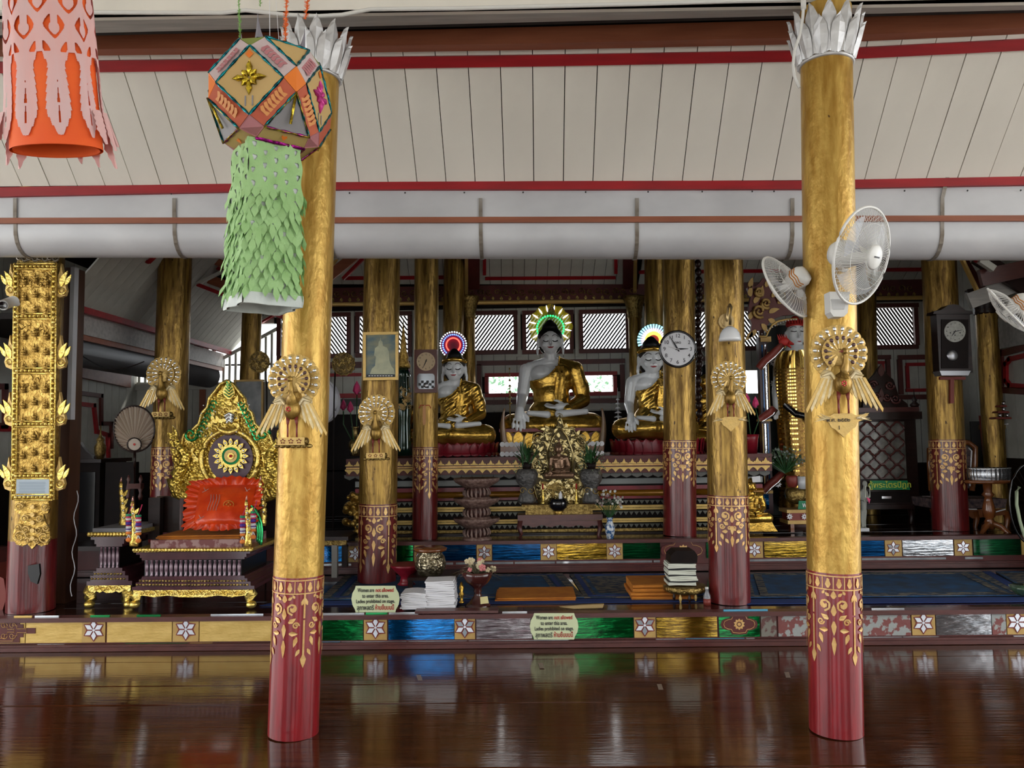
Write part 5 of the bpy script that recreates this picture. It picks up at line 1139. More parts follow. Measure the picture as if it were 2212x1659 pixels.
# throne rear arms
tbox(320, 345, 1075, 1165, YT+.1, .06, DARKW, 'arm_panel'); tbox(338, 392, 1072, 1150, YT+.2, .06, DARKW, 'back_panel'); tbox(388, 396, 1076, 1148, YT+.05, .05, MR, 'back_post'); tbox(395, 430, 1078, 1092, YT+.08, .05, MR, 'back_rail'); tbox(536, 600, 1072, 1180, YT+.2, .06, DARKER, 'back_panel')
for x in (400, 410, 420): b = MB(); p = at(x, 1120, YT+.1); b.lathe([(.01, 0), (.018, .03), (.008, .06), (.016, .1)], p, 8); b.build('small_spindle', DARKW, TH)
# seat textiles
b = MB(); b.pbox(325, 1166, 522, 1183, YF+.06, .62); o = b.build('patterned_mattress', mat('pink_brocade', (.33, .2, .19), .7, 0, (.16, .05, .05), 18, (1, 1, 1), .1, 40, thr=(.45, .55)), label='pink and maroon brocade seat cushion on the throne', cat='cushion')
b = MB(); b.smooth = True
def quilt(x0, x1, ya, yb, Y, dp, seed=1, lay=3):
    mb = MB(); A = at(x0, yb, Y); B = at(x1, yb, Y); zt = at((x0+x1)/2, ya, Y).z; z0 = A.z; w_ = B.x-A.x; n = lay; rn = random.Random(seed)
    for i in range(n):
        za, zb_ = z0+(zt-z0)*i/n, z0+(zt-z0)*(i+1)/n-.002; dx = rn.uniform(-.012, .012); dx2 = rn.uniform(-.012, .012); h = (zb_-za)/2; mid = (za+zb_)/2
        vs = []; K = 9; ring = []
        for j in range(K+1): a_ = -PI/2-PI*j/K; ring.append((Y+dp*.0+h*cos(a_)*1.0, mid-h*sin(a_)))
        prof = [(Y+dp, mid-h), (Y+.0, mid-h)]+[(Y-h*1.2*sin(PI*j/6), mid-h*cos(PI*j/6)) for j in range(1, 6)]+[(Y, mid+h), (Y+dp, mid+h)]
        for x in (A.x+dx, A.x+w_*.5, B.x+dx2): vs += [V((x, yy+rn.uniform(-.003, .003), zz_)) for yy, zz_ in prof]
        k = len(prof); fs = [(q*k+j, (q+1)*k+j, (q+1)*k+j+1, q*k+j+1) for q in range(2) for j in range(k-1)]+[tuple(range(k)), tuple(2*k+j for j in range(k))[::-1]]
        mb.smooth = False; mb.add(vs, fs)
    return mb
quilt(340, 518, 1156, 1167, YF+.1, .5, 2, 3).build('folded_robe', SAFFRON, label='folded saffron orange robe laid on the throne seat', cat='cloth')
# satin pillow with ruffle
T = thing('pillow', at(490, 1140, YF+.3), 'shiny orange red satin pillow with ruffled edge leaning on the throne back', 'pillow')
PA = [(432, 1047), (555, 1047), (536, 1132), (418, 1132)]
def pil(u, v, bulge=.09):
    x = (PA[0][0]*(1-u)+PA[1][0]*u)*(1-v)+(PA[3][0]*(1-u)+PA[2][0]*u)*v; y = (PA[0][1]*(1-u)+PA[1][1]*u)*(1-v)+(PA[3][1]*(1-u)+PA[2][1]*u)*v
    Yp = YT+.02-.32*v; q = at(x, y, Yp-bulge*(max(0, 16*u*(1-u)*v*(1-v))**.5)); return q
b = MB(); b.smooth = True; b.grid(18, 14, lambda u, v: pil(u, v)+V((0, .006*sin(u*23+v*9)*sin(v*17), 0))); b.grid(18, 14, lambda u, v: pil(u, v, -.08)); pw = b.build('pillow_body', SATIN, T)
b = MB(); b.smooth = True; N = 120; vs = []
for i in range(N):
    t = i/N*4; sd = int(t); f = t-sd; u, v = ((f, 0), (1, f), (1-f, 1), (0, 1-f))[sd]; p = pil(u, v, 0); cc_ = pil(.5, .5, 0); d = (p-cc_); d.y = 0; d.normalize(); wv = sin(i*1.7)+.5*sin(i*.9)
    L = .07 if sd != 2 else .05
    if sd == 3: L = .09
    vs += [p, p+d*L*.5+V((0, -.02*wv, 0)), p+d*L*(1+.12*sin(i*2.3))+V((0, -.03*wv-.02, 0))]
b.add(vs, [(i*3+j, ((i+1) % N)*3+j, ((i+1) % N)*3+j+1, i*3+j+1) for i in range(N) for j in (0, 1)]); b.build('ruffle', SATIN, T)
EMB = mat('silver_thread', (.45, .38, .38), .4, .4); b = MB()
for j in range(4): b.tube([pil(.5-.12-.05*j+.0*q, .25+.08*q)+V((.006*sin(q), -.006, 0)) for q in range(6)], .0022, 4)
for u, v in ((.12, .85), (.88, .85), (.12, .15), (.85, .15)):
    for j in range(4): a = j*PI/2+.5; b.tube([pil(u, v)+V((0, -.006, 0)), pil(u, v)+V((.03*cos(a), -.008, .03*sin(a)))], .0022, 4)
b.build('silver_embroidery', EMB, pw, kind='stuff')
b = MB(); q = pil(.58, .5); b.tube([q+V((.04*cos(i*PI/10), -.01, .03*sin(i*PI/10))) for i in range(20)], .004, 5, closed=True); 
for i in range(4): a = i*PI/2; b.ball(q+V((.015*cos(a), -.01, .015*sin(a))), .009, 6, 5)
b.build('orange_emblem', SAFFRON, pw)
# naga finials and garlands at the seat corners
def finial(x, yt, yb, Y, lab, big=1.0):
    T = thing('serpent_finial', at(x, yb, Y), lab, 'ornament'); H = yb-yt
    b = MB(); P = [at(x+3*sin(t*5), yb-H*t, Y+.02*sin(t*4)) for t in [i/14 for i in range(15)]]; b.tube(P, [.032*big*(1-.75*(i/14))+.006*(i % 2) for i in range(15)], 8)
    for i in range(4): leaf(b, x+2, yb-H*(.2+.17*i), H*.16, 7, .6, Y-.01, .012)
    b.build('finial_body', CARVEB, T)
    for i in range(5):
        t = .3+i*.14; b = MB(); q = at(x+3*sin(t*5), yb-H*t, Y-.025); b.ball(q, (.01, .008, .008), 7, 5); b.build('mirror_chip', JEWEL, T)
    b = MB(); b.tube([P[-1], P[-1]+V((.004, 0, .035))], [.008, .003], 6); b.build('pink_tip', mat('pink_foil', (.7, .35, .3), .3, .4) if 'pink_foil' not in MATS else MATS['pink_foil'], T)
    return T
finial(264, 1040, 1152, YF+.4, 'tall gilded serpent finial behind the side table', 1.1)
finial(289, 1082, 1180, YF+.03, 'gilded serpent finial at the left front corner of the throne')
finial(535, 1080, 1180, YF+.03, 'gilded serpent finial at the right front corner of the throne', .9)
finial(565, 1038, 1135, YF+.4, 'tall gilded serpent finial at the right rear of the throne', 1.1)
GC = [mat('garland_'+n, c, .7, bump=.4, bscale=90) for n, c in (('green', (.02, .25, .12)), ('pink', (.5, .03, .1)), ('red', (.45, .02, .03)), ('white', (.6, .6, .62)), ('violet', (.06, .02, .25)), ('orange', (.7, .2, .03)))]
def garland(x, y, Y, lab):
    T = thing('flower_garland', at(x, y+52, Y), lab, 'garland', 'garlands on the throne corners')
    ys = [0, 5, 9, 14, 17, 24, 26, 32, 34, 38, 44]; mm_ = [0, 1, 3, 1, 4, 2, 3, 4, 3, 5]
    for i in range(10):
        b = MB(); p = at(x, y+ys[i+1], Y); h = at(x, y+ys[i], Y).z-p.z; b.lathe([(.017, 0), (.021, h*.3), (.021, h*.7), (.017, h)], p, 12); b.build('flower_band', GC[mm_[i]], T)
    b = MB(); b.tube([at(x+8, y-22, Y+.03), at(x+4, y-10, Y), at(x, y, Y)], .004, 5); b.build('loop', GC[1], T)
    for dx in (-3, 3): b = MB(); b.tube([at(x, y+44, Y), at(x+dx, y+52, Y)], .004, 5); b.build('tassel_string', GC[3], T)
    b = MB(); p = at(x, y+56, Y); b.ball(p, (.022, .018, .018), 9, 6); b.build('marigold', GC[5], T)
garland(278, 1110, YF-.04, 'pink, red and white flower garland, left of the pair at the throne left corner')
garland(299, 1112, YF-.04, 'pink, red and white flower garland, right of the pair at the throne left corner')
garland(524, 1114, YF-.04, 'pink, red and white flower garland, left of the pair at the throne right corner')
garland(547, 1104, YF-.0, 'pink, red and white flower garland, right of the pair at the throne right corner')
b = MB()
for q in range(3):
    b.tube([at(556+30*sin(t)*(1-.15*q)-20, 1160-60*cos(t)*(1-.15*q)-8, YF+.2) for t in [.2+i*.2 for i in range(10)]], .012-.002*q, 6)
b.build('mirrored_arm_scroll', GREENJ, TH)
# ================================================================ RELIEF PANEL on the far left pillar
YR = C75[1]-r75-.06
RP = thing('relief_panel', at(75, 1165, YR), 'tall golden relief panel with rows of tiny seated figures on the far left pillar', 'panel')
def rx(x, y): return x-(y-568)*.0105
b = MB(); b.ext([(37, 568), (122, 568), (rx(122, 1080), 1080), (rx(31, 1080), 1080)], YR, .05); pn = b.build('panel_board', CARVE, RP)
for xl in (35, 117):
    b = MB()
    for i in range(46): y = 575+i*11; q = at(rx(xl, y), y, YR-.012); b.ball(q, (.014, .012, .014), 7, 5)
    b.tube([at(rx(xl-4, 568), 568, YR-.01), at(rx(xl-4, 1080), 1080, YR-.01)], .007, 6); b.tube([at(rx(xl+5, 568), 568, YR-.01), at(rx(xl+5, 1080), 1080, YR-.01)], .006, 6)
    b.build('beaded_border', CARVEB, pn, kind='stuff')
for yy in (575, 683, 801, 916, 1028, 1074):
    b = MB()
    for i in range(9): x = rx(40+i*9, yy); q = at(x, yy, YR-.012); b.ball(q, (.016, .014, .012), 7, 5)
    b.tube([at(rx(36, yy-6), yy-6, YR-.012), at(rx(119, yy-6), yy-6, YR-.012)], .007, 6); b.tube([at(rx(36, yy+6), yy+6, YR-.012), at(rx(119, yy+6), yy+6, YR-.012)], .006, 6); b.build('cross_band', CARVEB, pn)
b = MB(); s = .0032*1.0
def rf(b):
    k = .0036
    b.ball((0, 0, 15*k), (2.1*k, 2*k, 2.6*k), 8, 6); b.tube([(0, 0, 17*k), (0, 0, 21*k)], [1.1*k, .2*k], 5); b.ball((0, 0, 9*k), (3.6*k, 2.6*k, 4.6*k), 8, 6); b.ball((0, -.5*k, 4*k), (6.5*k, 3.4*k, 2.2*k), 10, 6); b.ball((0, 0, 1.2*k), (7*k, 3*k, 1.2*k), 8, 5)
    for sd in (-1, 1): b.tube([(sd*3.4*k, 0, 11.5*k), (sd*4.6*k, -.8*k, 7*k), (sd*1*k, -2.6*k, 5*k)], [1.2*k, 1.1*k, .8*k], 6)
rf(b); rfm = b.mesh('seated_relief_figure', CARVE)
for ya in (688, 806, 921, 1030):
    rows = 3 if ya != 688 else 3
    for r in range(3):
        for cidx in range(3):
            y = ya-118+46+r*34+(-7 if cidx == 1 else 0)
            x = rx(52+cidx*24, y)
            if y < 600: continue
            inst('seated_relief_figure', rfm, pn, at(x, y, YR-.012))
b = MB(); filigree(b, [(42, 590), (112, 590), (112, 625), (42, 625)], YR, 26, 12, .004, .008, random.Random(1)); filigree(b, [(42, 700), (110, 700), (110, 725), (42, 725)], YR, 18, 12, .004, .008, random.Random(2)); filigree(b, [(40, 818), (108, 818), (108, 842), (40, 842)], YR, 18, 12, .004, .008, random.Random(3)); filigree(b, [(38, 932), (106, 932), (106, 956), (38, 956)], YR, 18, 12, .004, .008, random.Random(4))
b.build('relief_scrolls', CARVE, pn, kind='stuff')
b = MB(); b.pbox(35, 1035, 106, 1071, YR-.015, .015); lb = b.build('text_plaque', mat('pale_blue_paper', (.42, .5, .58), .5), RP)
b = MB(); rn = random.Random(3)
for i in range(8): y = 1041+i*3.3; b.ext([(40+rn.uniform(0, 3), y), (101-rn.uniform(0, 6), y), (101-rn.uniform(0, 6), y+1.1), (40, y+1.1)], YR-.017, .001)
b.build('printed_line', mat('grey_print', (.22, .28, .34), .6), lb, kind='stuff')
def flame(x, y, sd, H, Y, par):   # gilded swan like flame on the panel side
    b = MB(); W = H*.34; o = [(0, -.02), (.4, .04), (.85, -.03), (1.0, -.2), (.88, -.38), (.95, -.5), (.7, -.62), (.62, -.85), (.5, -1.1), (.42, -.85), (.22, -.66), (.25, -.5), (.05, -.35)]
    b.ext([(x+sd*px_*W, y+py_*H*.9) for px_, py_ in o], Y, .03); f = b.build('side_flame', PALEG, par)
    b = MB(); spiral(b, x+sd*W*.55, y-H*.18, W*.4, Y-.008, 1.4, .006, sd); leaf(b, x+sd*W*.5, y-H*.3, H*.5, W*.5, sd*.1, Y-.01, .012, sd*.3); leaf(b, x+sd*W*.9, y-H*.35, H*.35, W*.35, sd*.5, Y-.008, .01); b.build('flame_scroll', CARVEB, f, kind='stuff')
for y in (640, 795, 918, 1058):
    flame(rx(120, y), y, 1, 72, YR+.01, RP); flame(rx(36, y), y, -1, 72, YR+.01, RP)
hp = [(-36, 1082), (36, 1082), (38, 1100), (34, 1108), (24, 1112), (30, 1130), (36, 1138), (40, 1160), (34, 1176), (20, 1180), (10, 1175), (0, 1186), (-10, 1175), (-20, 1180), (-34, 1176), (-42, 1160), (-38, 1140), (-30, 1130), (-24, 1112), (-34, 1108), (-38, 1100)]
b = MB(); b.ext([(69+x, y) for x, y in hp], YR+.02, .02); pd = b.build('openwork_pendant', CARVE, RP)
b = MB()
for sd in (-1, 1):
    for q in ((28, 1095, 9), (26, 1160, 14), (14, 1145, 9), (16, 1120, 8), (30, 1140, 8), (10, 1168, 7)): spiral(b, 69+sd*q[0], q[1], q[2], YR+.005, 1.4, .007, sd, 0, 6)
for i in range(5): b.disc(69, 1095+i*17, 5, YR, .02, 8)
b.build('pendant_scroll', PALEG, pd, kind='stuff')
b = MB(); b.ext([(40, 550), (118, 550), (122, 568), (36, 568)], YR, .04); hd_ = b.build('panel_head', CARVED, RP)
b = MB(); 
for i in range(8): spiral(b, 42+i*11, 557, 8, YR-.01, 1.2, .008, 1 if i % 2 else -1)
b.build('head_scroll', mat('tarnished_silver_scroll', (.4, .36, .3), .35, .5), hd_, kind='stuff')
b = MB(); b.ext([(60, 1222), (84, 1218), (86, 1240), (80, 1262), (66, 1256), (60, 1238)], C75[1]-r75*1.02, .02); b.build('black_patch', BLACK, label='black patch on the red foot of the far left pillar', cat='patch')  # flat black shape set on the red foot
# ================================================================ HANGING LANTERNS
YL = 3.25; LC = at(588, 221, YL); LR = 108*YL/F
LT = thing('star_lantern', LC, 'many sided paper lantern with tinsel edges and long green fringe, hanging before the left pillar', 'lantern')
rotm = Matrix.Rotation(math.radians(-6), 3, 'Z'); sfac = .68
axs = [V((1, 0, 0)), V((-1, 0, 0)), V((0, 1, 0)), V((0, -1, 0)), V((0, 0, 1)), V((0, 0, -1))]
VV = [V(p) for p in ((1, 1, 0), (1, -1, 0), (-1, 1, 0), (-1, -1, 0), (1, 0, 1), (1, 0, -1), (-1, 0, 1), (-1, 0, -1), (0, 1, 1), (0, 1, -1), (0, -1, 1), (0, -1, -1))]
faces = []
for a in axs: faces.append((a, [v for v in VV if v.dot(a) > .5]))
for sx in (-1, 1):
    for sy in (-1, 1):
        for sz in (-1, 1): n = V((sx, sy, sz)).normalized(); faces.append((n, [v for v in VV if v.dot(V((sx, sy, sz))) > 1.5]))
def fp(fi, v):
    n, vs = faces[fi]; c_ = sum(vs, V((0, 0, 0)))/len(vs); k = sfac if len(vs) == 4 else .62; d = c_+(v-c_)*k
    if len(vs) == 3: d = d*1.02
    return LC+rotm @ (d*LR*1.02)
PAPY = mat('tan_card', (.62, .42, .17), .6); PAPR = mat('brick_red_card', (.5, .09, .04), .6, 0, (.55, .12, .05), 12); PAPO = mat('orange_card', (.8, .2, .02), .6); PAPP = mat('pink_white_card', (.62, .5, .5), .6); PAPG = mat('grey_card', (.28, .27, .28), .6)
PAPK = mat('dusty_pink_card', (.5, .2, .22), .6); OLV = mat('olive_green_card', (.25, .3, .07), .6)
TEAL = mat('teal_tinsel', (.01, .25, .28), .2, .8, (.0, .04, .06), 60, thr=(.4, .6)); MAG = mat('magenta_tinsel', (.45, .01, .3), .2, .8, (.1, .0, .06), 60, thr=(.4, .6)); GTIN = mat('gold_tinsel', (.8, .6, .05), .2, .8, (.2, .12, .01), 60, thr=(.4, .6)); REDTIN = mat('dark_red_tape', (.3, .02, .04), .4)
edges = {}
def order(pts, c_):
    n = (c_-LC).normalized(); a = n.cross(V((.1, .2, 1))).normalized(); q = n.cross(a); return sorted(pts, key=lambda p: math.atan2((p-c_).dot(q), (p-c_).dot(a)))
def facet(pts, m, nm='paper_facet', lab=None):
    c_ = sum(pts, V((0, 0, 0)))/len(pts); P = order(pts, c_); n = (c_-LC).normalized(); b = MB(); b.slab([p*.985+c_*.015 for p in P], -.002, n); return b.build(nm, m, LT, label=lab), c_, n, P
fi_obj = {}
for i, (n, vs) in enumerate(faces):
    if i == 5: continue
    z = n.z; m_ = PAPY if len(vs) == 4 else (PAPG if z < 0 else PAPY)
    if i == 4: m_ = PAPP
    fi_obj[i] = facet([fp(i, v) for v in vs], m_)
for i, (n, vs) in enumerate(faces):
    for j in range(i+1, len(faces)):
        sh = [v for v in vs if v in faces[j][1]]
        if len(sh) == 2:
            pts = [fp(i, sh[0]), fp(i, sh[1]), fp(j, sh[0]), fp(j, sh[1])]; zc = sum(p.z for p in pts)/4-LC.z
            sq = i if len(vs) == 4 else j
            m_ = PAPY if sq == 5 else (PAPR if zc < 0.0 else PAPP)
            if sq == 4: m_ = PAPR
            o, c_, nn, P = facet(pts, m_)
            if nn.y < .1 and sq < 4:
                b = MB(); d = ((fp(i, sh[0])+fp(j, sh[0]))/2-(fp(i, sh[1])+fp(j, sh[1]))/2).normalized(); s2 = nn.cross(d)
                for k in range(6):
                    for e_ in (-1, 1): q = c_+d*(k-2.6)*.021+nn*.003; b.slab([q-d*.003, q+s2*e_*.014-d*.004, q+s2*e_*.026+d*.006, q+s2*e_*.022+d*.018, q+s2*e_*.008+d*.012, q+d*.008], .002, nn)
                b.build('cut_flower_strip', mat('peach_cut_paper', (.75, .32, .1), .6) if m_ == PAPR and 'peach_cut_paper' not in MATS else (MATS['peach_cut_paper'] if m_ == PAPR else PAPK), o, kind='stuff')
            if sq == 5 and nn.y < .1:
                b = MB(); u_ = V((0, 0, 1)).cross(nn).normalized(); w_ = nn.cross(u_); w_ = w_ if w_.z > 0 else -w_; q = c_+nn*.003
                b.slab([q-w_*.014, q+u_*.012+w_*.002, q+u_*.010+w_*.011, q+w_*.006, q-u_*.010+w_*.011, q-u_*.012+w_*.002], .0015, nn); b.build('orange_heart', PAPO, o)
            for a_, c2 in ((pts[0], pts[1]), (pts[2], pts[3])): edges[(tuple(round(x, 4) for x in a_), tuple(round(x, 4) for x in c2))] = (a_, c2, zc)
for v in VV:
    fs_ = [i for i, (n, vs) in enumerate(faces) if v in vs]; pts = [fp(i, v) for i in fs_]; m_ = PAPO if abs(v.z) < .5 else (PAPK if v.z < 0 else OLV); facet(pts, m_)
groups = {'teal': MB(), 'magenta': MB(), 'gold': MB()}
for a_, c2, zc in edges.values():
    g = 'magenta' if min(a_.z, c2.z)-LC.z < -.6*LR and (a_.z+c2.z)/2-LC.z < -.75*LR else 'teal'
    nn_ = 9; groups[g].tube([a_+(c2-a_)*(t/nn_) for t in range(nn_+1)], [.0055*(1+.35*((t*7) % 3-1)) for t in range(nn_+1)], 6)
for i in (j for j, f in enumerate(faces) if len(f[1]) == 3 and f[0].z < 0):
    P = fi_obj[i][3]; groups['gold'].tube([p+fi_obj[i][2]*.002 for p in P], .006, 6, closed=True); c_ = fi_obj[i][1]; 
    top = max(P, key=lambda p: p.z); groups['gold'].tube([top, c_+fi_obj[i][2]*.004+V((0, 0, -.02))], .006, 6)
for k, mm_ in (('teal', TEAL), ('magenta', MAG), ('gold', GTIN)): groups[k].build(k+'_tinsel_edging', mm_, LT, kind='stuff')
# ornaments on the two front squares
for i, om, lab in ((3, GTIN, 'gold'), (0, mat('pink_foil_ornament', (.65, .06, .3), .35, .4), 'pink')):
    o, c_, nn, P = fi_obj[i]; u_ = V((0, 0, 1)).cross(nn).normalized(); w_ = V((0, 0, 1))
    for k in range(8):
        a = k*PI/4; L = .074 if k % 2 == 0 else .046; d = u_*sin(a)+w_*cos(a); s2 = u_*cos(a)-w_*sin(a); b = MB(); q = c_+nn*.004+w_*.008
        b.tube([q+d*.006, q+d*L*.3, q+d*L*.62, q+d*L], [.003, .009, .014, .001], 8); b.build('ornament_petal', om, o)
    q = c_+nn*.003
    cu = bpy.data.curves.new('lettering', 'FONT'); cu.body = '11'; cu.size = .062; cu.align_x = 'CENTER'; cu.align_y = 'CENTER'; cu.extrude = .0006; cu.materials.append(PAPG); oo = bpy.data.objects.new('t', cu); COL.objects.link(oo)
    dg = bpy.context.evaluated_depsgraph_get(); dg.update(); me = bpy.data.meshes.new_from_object(oo.evaluated_get(dg)); bpy.data.objects.remove(oo)
    L_ = bpy.data.objects.new('number', me); COL.objects.link(L_); L_.parent = o; L_.location = q-w_*.092-wloc(o); L_.rotation_euler = (PI/2, 0, math.atan2(nn.x, -nn.y))
    b = MB(); q = c_+nn*.003+w_*.108; b.slab([q+w_*.02, q+u_*.018, q-w_*.018, q-u_*.018], .0015, nn); b.build('orange_diamond', PAPO, o)
# spikes, cords
TV = [fp(4, v) for v in faces[4][1]]
for p in TV:
    b = MB(); d = (p-LC); d.z = 0; d.normalize(); H_ = .135; n_ = 7; P = [p+V((0, 0, -.03))-d*.01+(d*.03*(1-(1-t)**2)-d*.02)*1+V((0, 0, H_*t)) for t in [i/6 for i in range(7)]]
    b.tube(P, [.034, .024, .016, .010, .006, .003, .001], 4); b.build('net_spike', mat('grey_net_fabric', (.2, .19, .22), .6) if 'grey_net_fabric' not in MATS else MATS['grey_net_fabric'], LT)
def fuzzy(x0, y0, x1, y1, Y, m, lab, r=.004):
    T = thing('hanging_cord', at(x1, y1, Y)-LC, lab); T.parent = LT; A, B = at(x0, y0, Y), at(x1, y1, Y); b = MB(); b.tube([A, B], r*.4, 6); b.build('cord_core', m, T); rn = random.Random(2); b = MB()
    for i in range(int((A-B).length/.0016)):
        p = B+(A-B)*rn.random(); a = rn.uniform(0, 6.28); b.tube([p, p+V((cos(a)*r*2.2, sin(a)*r*2.2, rn.uniform(.004, .009)))], [r*.35, r*.1], 3, False)
    b.build('cord_fringe', m, T, kind='stuff')
GRC = mat('light_green_tissue', (.2, .42, .1), .7); ORC = mat('orange_tissue', (.8, .15, .02), .7)
fuzzy(514, -30, 519, 82, YL-.1, GRC, 'fuzzy light green cord at the left of the star lantern'); fuzzy(562, -30, 562, 14, YL-.02, GRC, 'short fuzzy light green cord above the tallest net spike')
fuzzy(620, -30, 616, 92, YL+.02, ORC, 'fuzzy orange cord, left of the two above the star lantern', .006); fuzzy(668, -30, 660, 42, YL+.05, ORC, 'fuzzy orange cord, right of the two above the star lantern', .006)
b = MB(); b.tube([at(582, -30, YL), at(583, 78, YL)], .0015, 5); b.tube([at(594, -30, YL), at(603, 95, YL)], .001, 5); b.build('suspension_string', PAPER, label='thin white strings holding up the star lantern', cat='string')
# green fringed tail : square paper tube of hanging leaves
q4 = [rotm @ V((x, y, 0))*LR*.0 for x, y in ((0, 0),)]
bot = [fp(5, v) for v in faces[5][1]]; cB = sum(bot, V((0, 0, 0)))/4; bot = sorted(bot, key=lambda p: math.atan2(p.y-cB.y, p.x-cB.x))
zt = cB.z; zb_ = at(570, 668, YL).z; GRN = mat('light_green_tissue_paper', (.3, .52, .2), .75, 0, (.36, .58, .26), 9, (1, 1, 1), .5, 16); WHT = mat('white_tissue_paper', (.66, .7, .68), .75, 0, (.56, .62, .6), 9, (1, 1, 1), .4, 14)
TL = thing('paper_tail', (cB.x, cB.y, zb_)); TL.parent = LT; TL.location = V((cB.x, cB.y, zb_))-LC
def sq(u, v, k=1.0, wob=1.0):
    t = (u % 1)*4; i = int(t) % 4; f = t-int(t); p = bot[i]*(1-f)+bot[(i+1) % 4]*f; p = cB+V((-.022-.014*v, 0, 0))+(p-cB)*k*(1.10+.08*v); z = zt+(zb_-zt)*v
    d = (p-cB); d.z = 0; d.normalize(); return V((p.x, p.y, z))+d*(.006*sin(v*31+u*40)+.004*sin(v*17-u*63))*wob
b = MB(); b.smooth = True; b.grid(48, 60, lambda u, v: sq(u, v, .95)); b.build('white_inner_tube', WHT, TL)
def heart(u, v):
    a, c_ = (u*20) % 1, (v*12+.5*(int(u*20) % 2)) % 1; a -= .5; c_ -= .5; return (abs(a)*1.5+c_*.9)**2*4+a*a*3+(c_-.05)**2*3 < (.30-.10*v)
b = MB(); b.smooth = True; b.grid(320, 260, lambda u, v: sq(u, v*.96, 1.0), lambda u, v: not heart(u, v)); b.build('green_cutout_tube', GRN, TL)
b = MB(); b.smooth = True; rn = random.Random(9); N = 26
for r in range(12):
    v = .30+r*.054
    for i in range(N):
        u = (i+.5*(r % 2))/N; p = sq(u, v, 1.01); p2 = sq(u+.5/N, v, 1.01); t_ = (p2-p); t_.z = 0; t_.normalize(); d = p-cB; d.z = 0; d.normalize(); w_ = .0155*rn.uniform(.8, 1.2); L = .060*rn.uniform(.8, 1.2); cu_ = rn.uniform(.006, .024)*(1 if r < 10 else 1.5)
        b.add([p-t_*w_*.6, p+t_*w_*.6, p+t_*w_+d*cu_*.6-V((0, 0, L*.5)), p+d*cu_-V((0, 0, L)), p-t_*w_+d*cu_*.6-V((0, 0, L*.5)), p+d*cu_*.25-V((0, 0, L*.45))], [(0, 1, 2, 5), (0, 5, 4), (5, 2, 3), (5, 3, 4)])
b.build('green_leaf_fringe', GRN, TL, kind='stuff')
b = MB(); b.smooth = True; b.grid(60, 3, lambda u, v: sq(u, .93+.07*v, 1.04)); b.build('white_hem', WHT, TL)
b = MB(); b.tube([p+V((0, 0, -.004)) for p in bot], .007, 6, closed=True); b.build('magenta_collar', MAG, TL)
# pink and orange cylinder lantern, upper left
YP = 2.7; PL = thing('pink_lantern', at(110, 330, YP), 'pink cut paper lantern over an orange drum, cut off by the upper left corner', 'lantern')
cT = at(100, -60, YP); cBm = at(122, 326, YP); ORP = mat('vivid_orange_paper', (.9, .13, .012), .6, 0, (.85, .1, .01), 6); PKP = mat('pale_pink_tissue', (.75, .42, .40), .7, 0, (.7, .47, .47), 12, (1, 1, .3), .2, 12)
R0, R1 = 90*YP/F, 104*YP/F
def cy(u, v, dr=0): a = 2*PI*u; R = R0+(R1-R0)*v+dr; return V((cT.x+(cBm.x-cT.x)*v+R*sin(a), YP-R*cos(a)*.42, cT.z+(cBm.z-cT.z)*v))
b = MB(); b.smooth = True; b.grid(64, 6, lambda u, v: cy(u, v)); b.grid(64, 2, lambda u, v: cy(u, 1-.12*v, -.012)); b.build('orange_drum', ORP, PL)
NP = 9
def ring_cut(u, v):      # True where pink paper is cut away
    if v > .50:
        t = (v-.50)/.46; c_ = abs(((u*NP) % 1)-.5)*2
        if t > 1: return True
        w_ = (.85-.33*min(1, t/.16)) if t < .16 else (.52+.20*sin((t-.16)/.84*PI*.8)) if t < .72 else (.70*(1-(t-.72)/.28)**.7+.02)
        w_ += .09*(((v*22) % 1)-.5)
        if t > .3 and c_ < .10*sin((t-.3)/.7*PI)*(((v*9) % 1)): return True
        return c_ > w_
    row = int(v/.145); a = ((u*NP+.5*(row % 2)) % 1)-.5; c_ = (v/.145-row)-.5; aa = abs(a)
    w_ = .34*max(0, 1-(abs(c_+.1)/.52)**1.6) if c_ < 0 else .33*max(0, 1-(c_/.46))**.8
    inner = max(0, .22*(1-((c_-.02)/.30)**2)) if -.3 < c_ < .3 else 0
    if abs(c_) > .46: return False
    return inner*.8 < aa < w_ and not (c_ < -.15 and aa < .12)
b = MB(); b.smooth = True; b.grid(630, 380, lambda u, v: cy(u, v*1.0, .010+.006*sin(u*2*PI*NP)+.03*max(0, v-.7)), lambda u, v: not ring_cut(u, v)); b.build('pink_cut_paper', PKP, PL)
rn = random.Random(4)
for i in range(NP*2):
    u0 = (i+.5)/(NP*2); back = cos(2*PI*u0) < .35
    if not back: continue
    b = MB(); b.smooth = True; L = rn.uniform(.16, .28); fl_ = rn.uniform(.02, .05); v0 = .80
    b.grid(6, 12, lambda u, v: cy(u0+(u-.5)*.045*(1 if v < .6 else 1-(v-.6)/.41)*(1.15 if int(v*12) % 2 else .85), v0+L*v, .02+fl_*v+.010*sin(u*PI)), None); b.build('hanging_pink_leaf', PKP, PL)
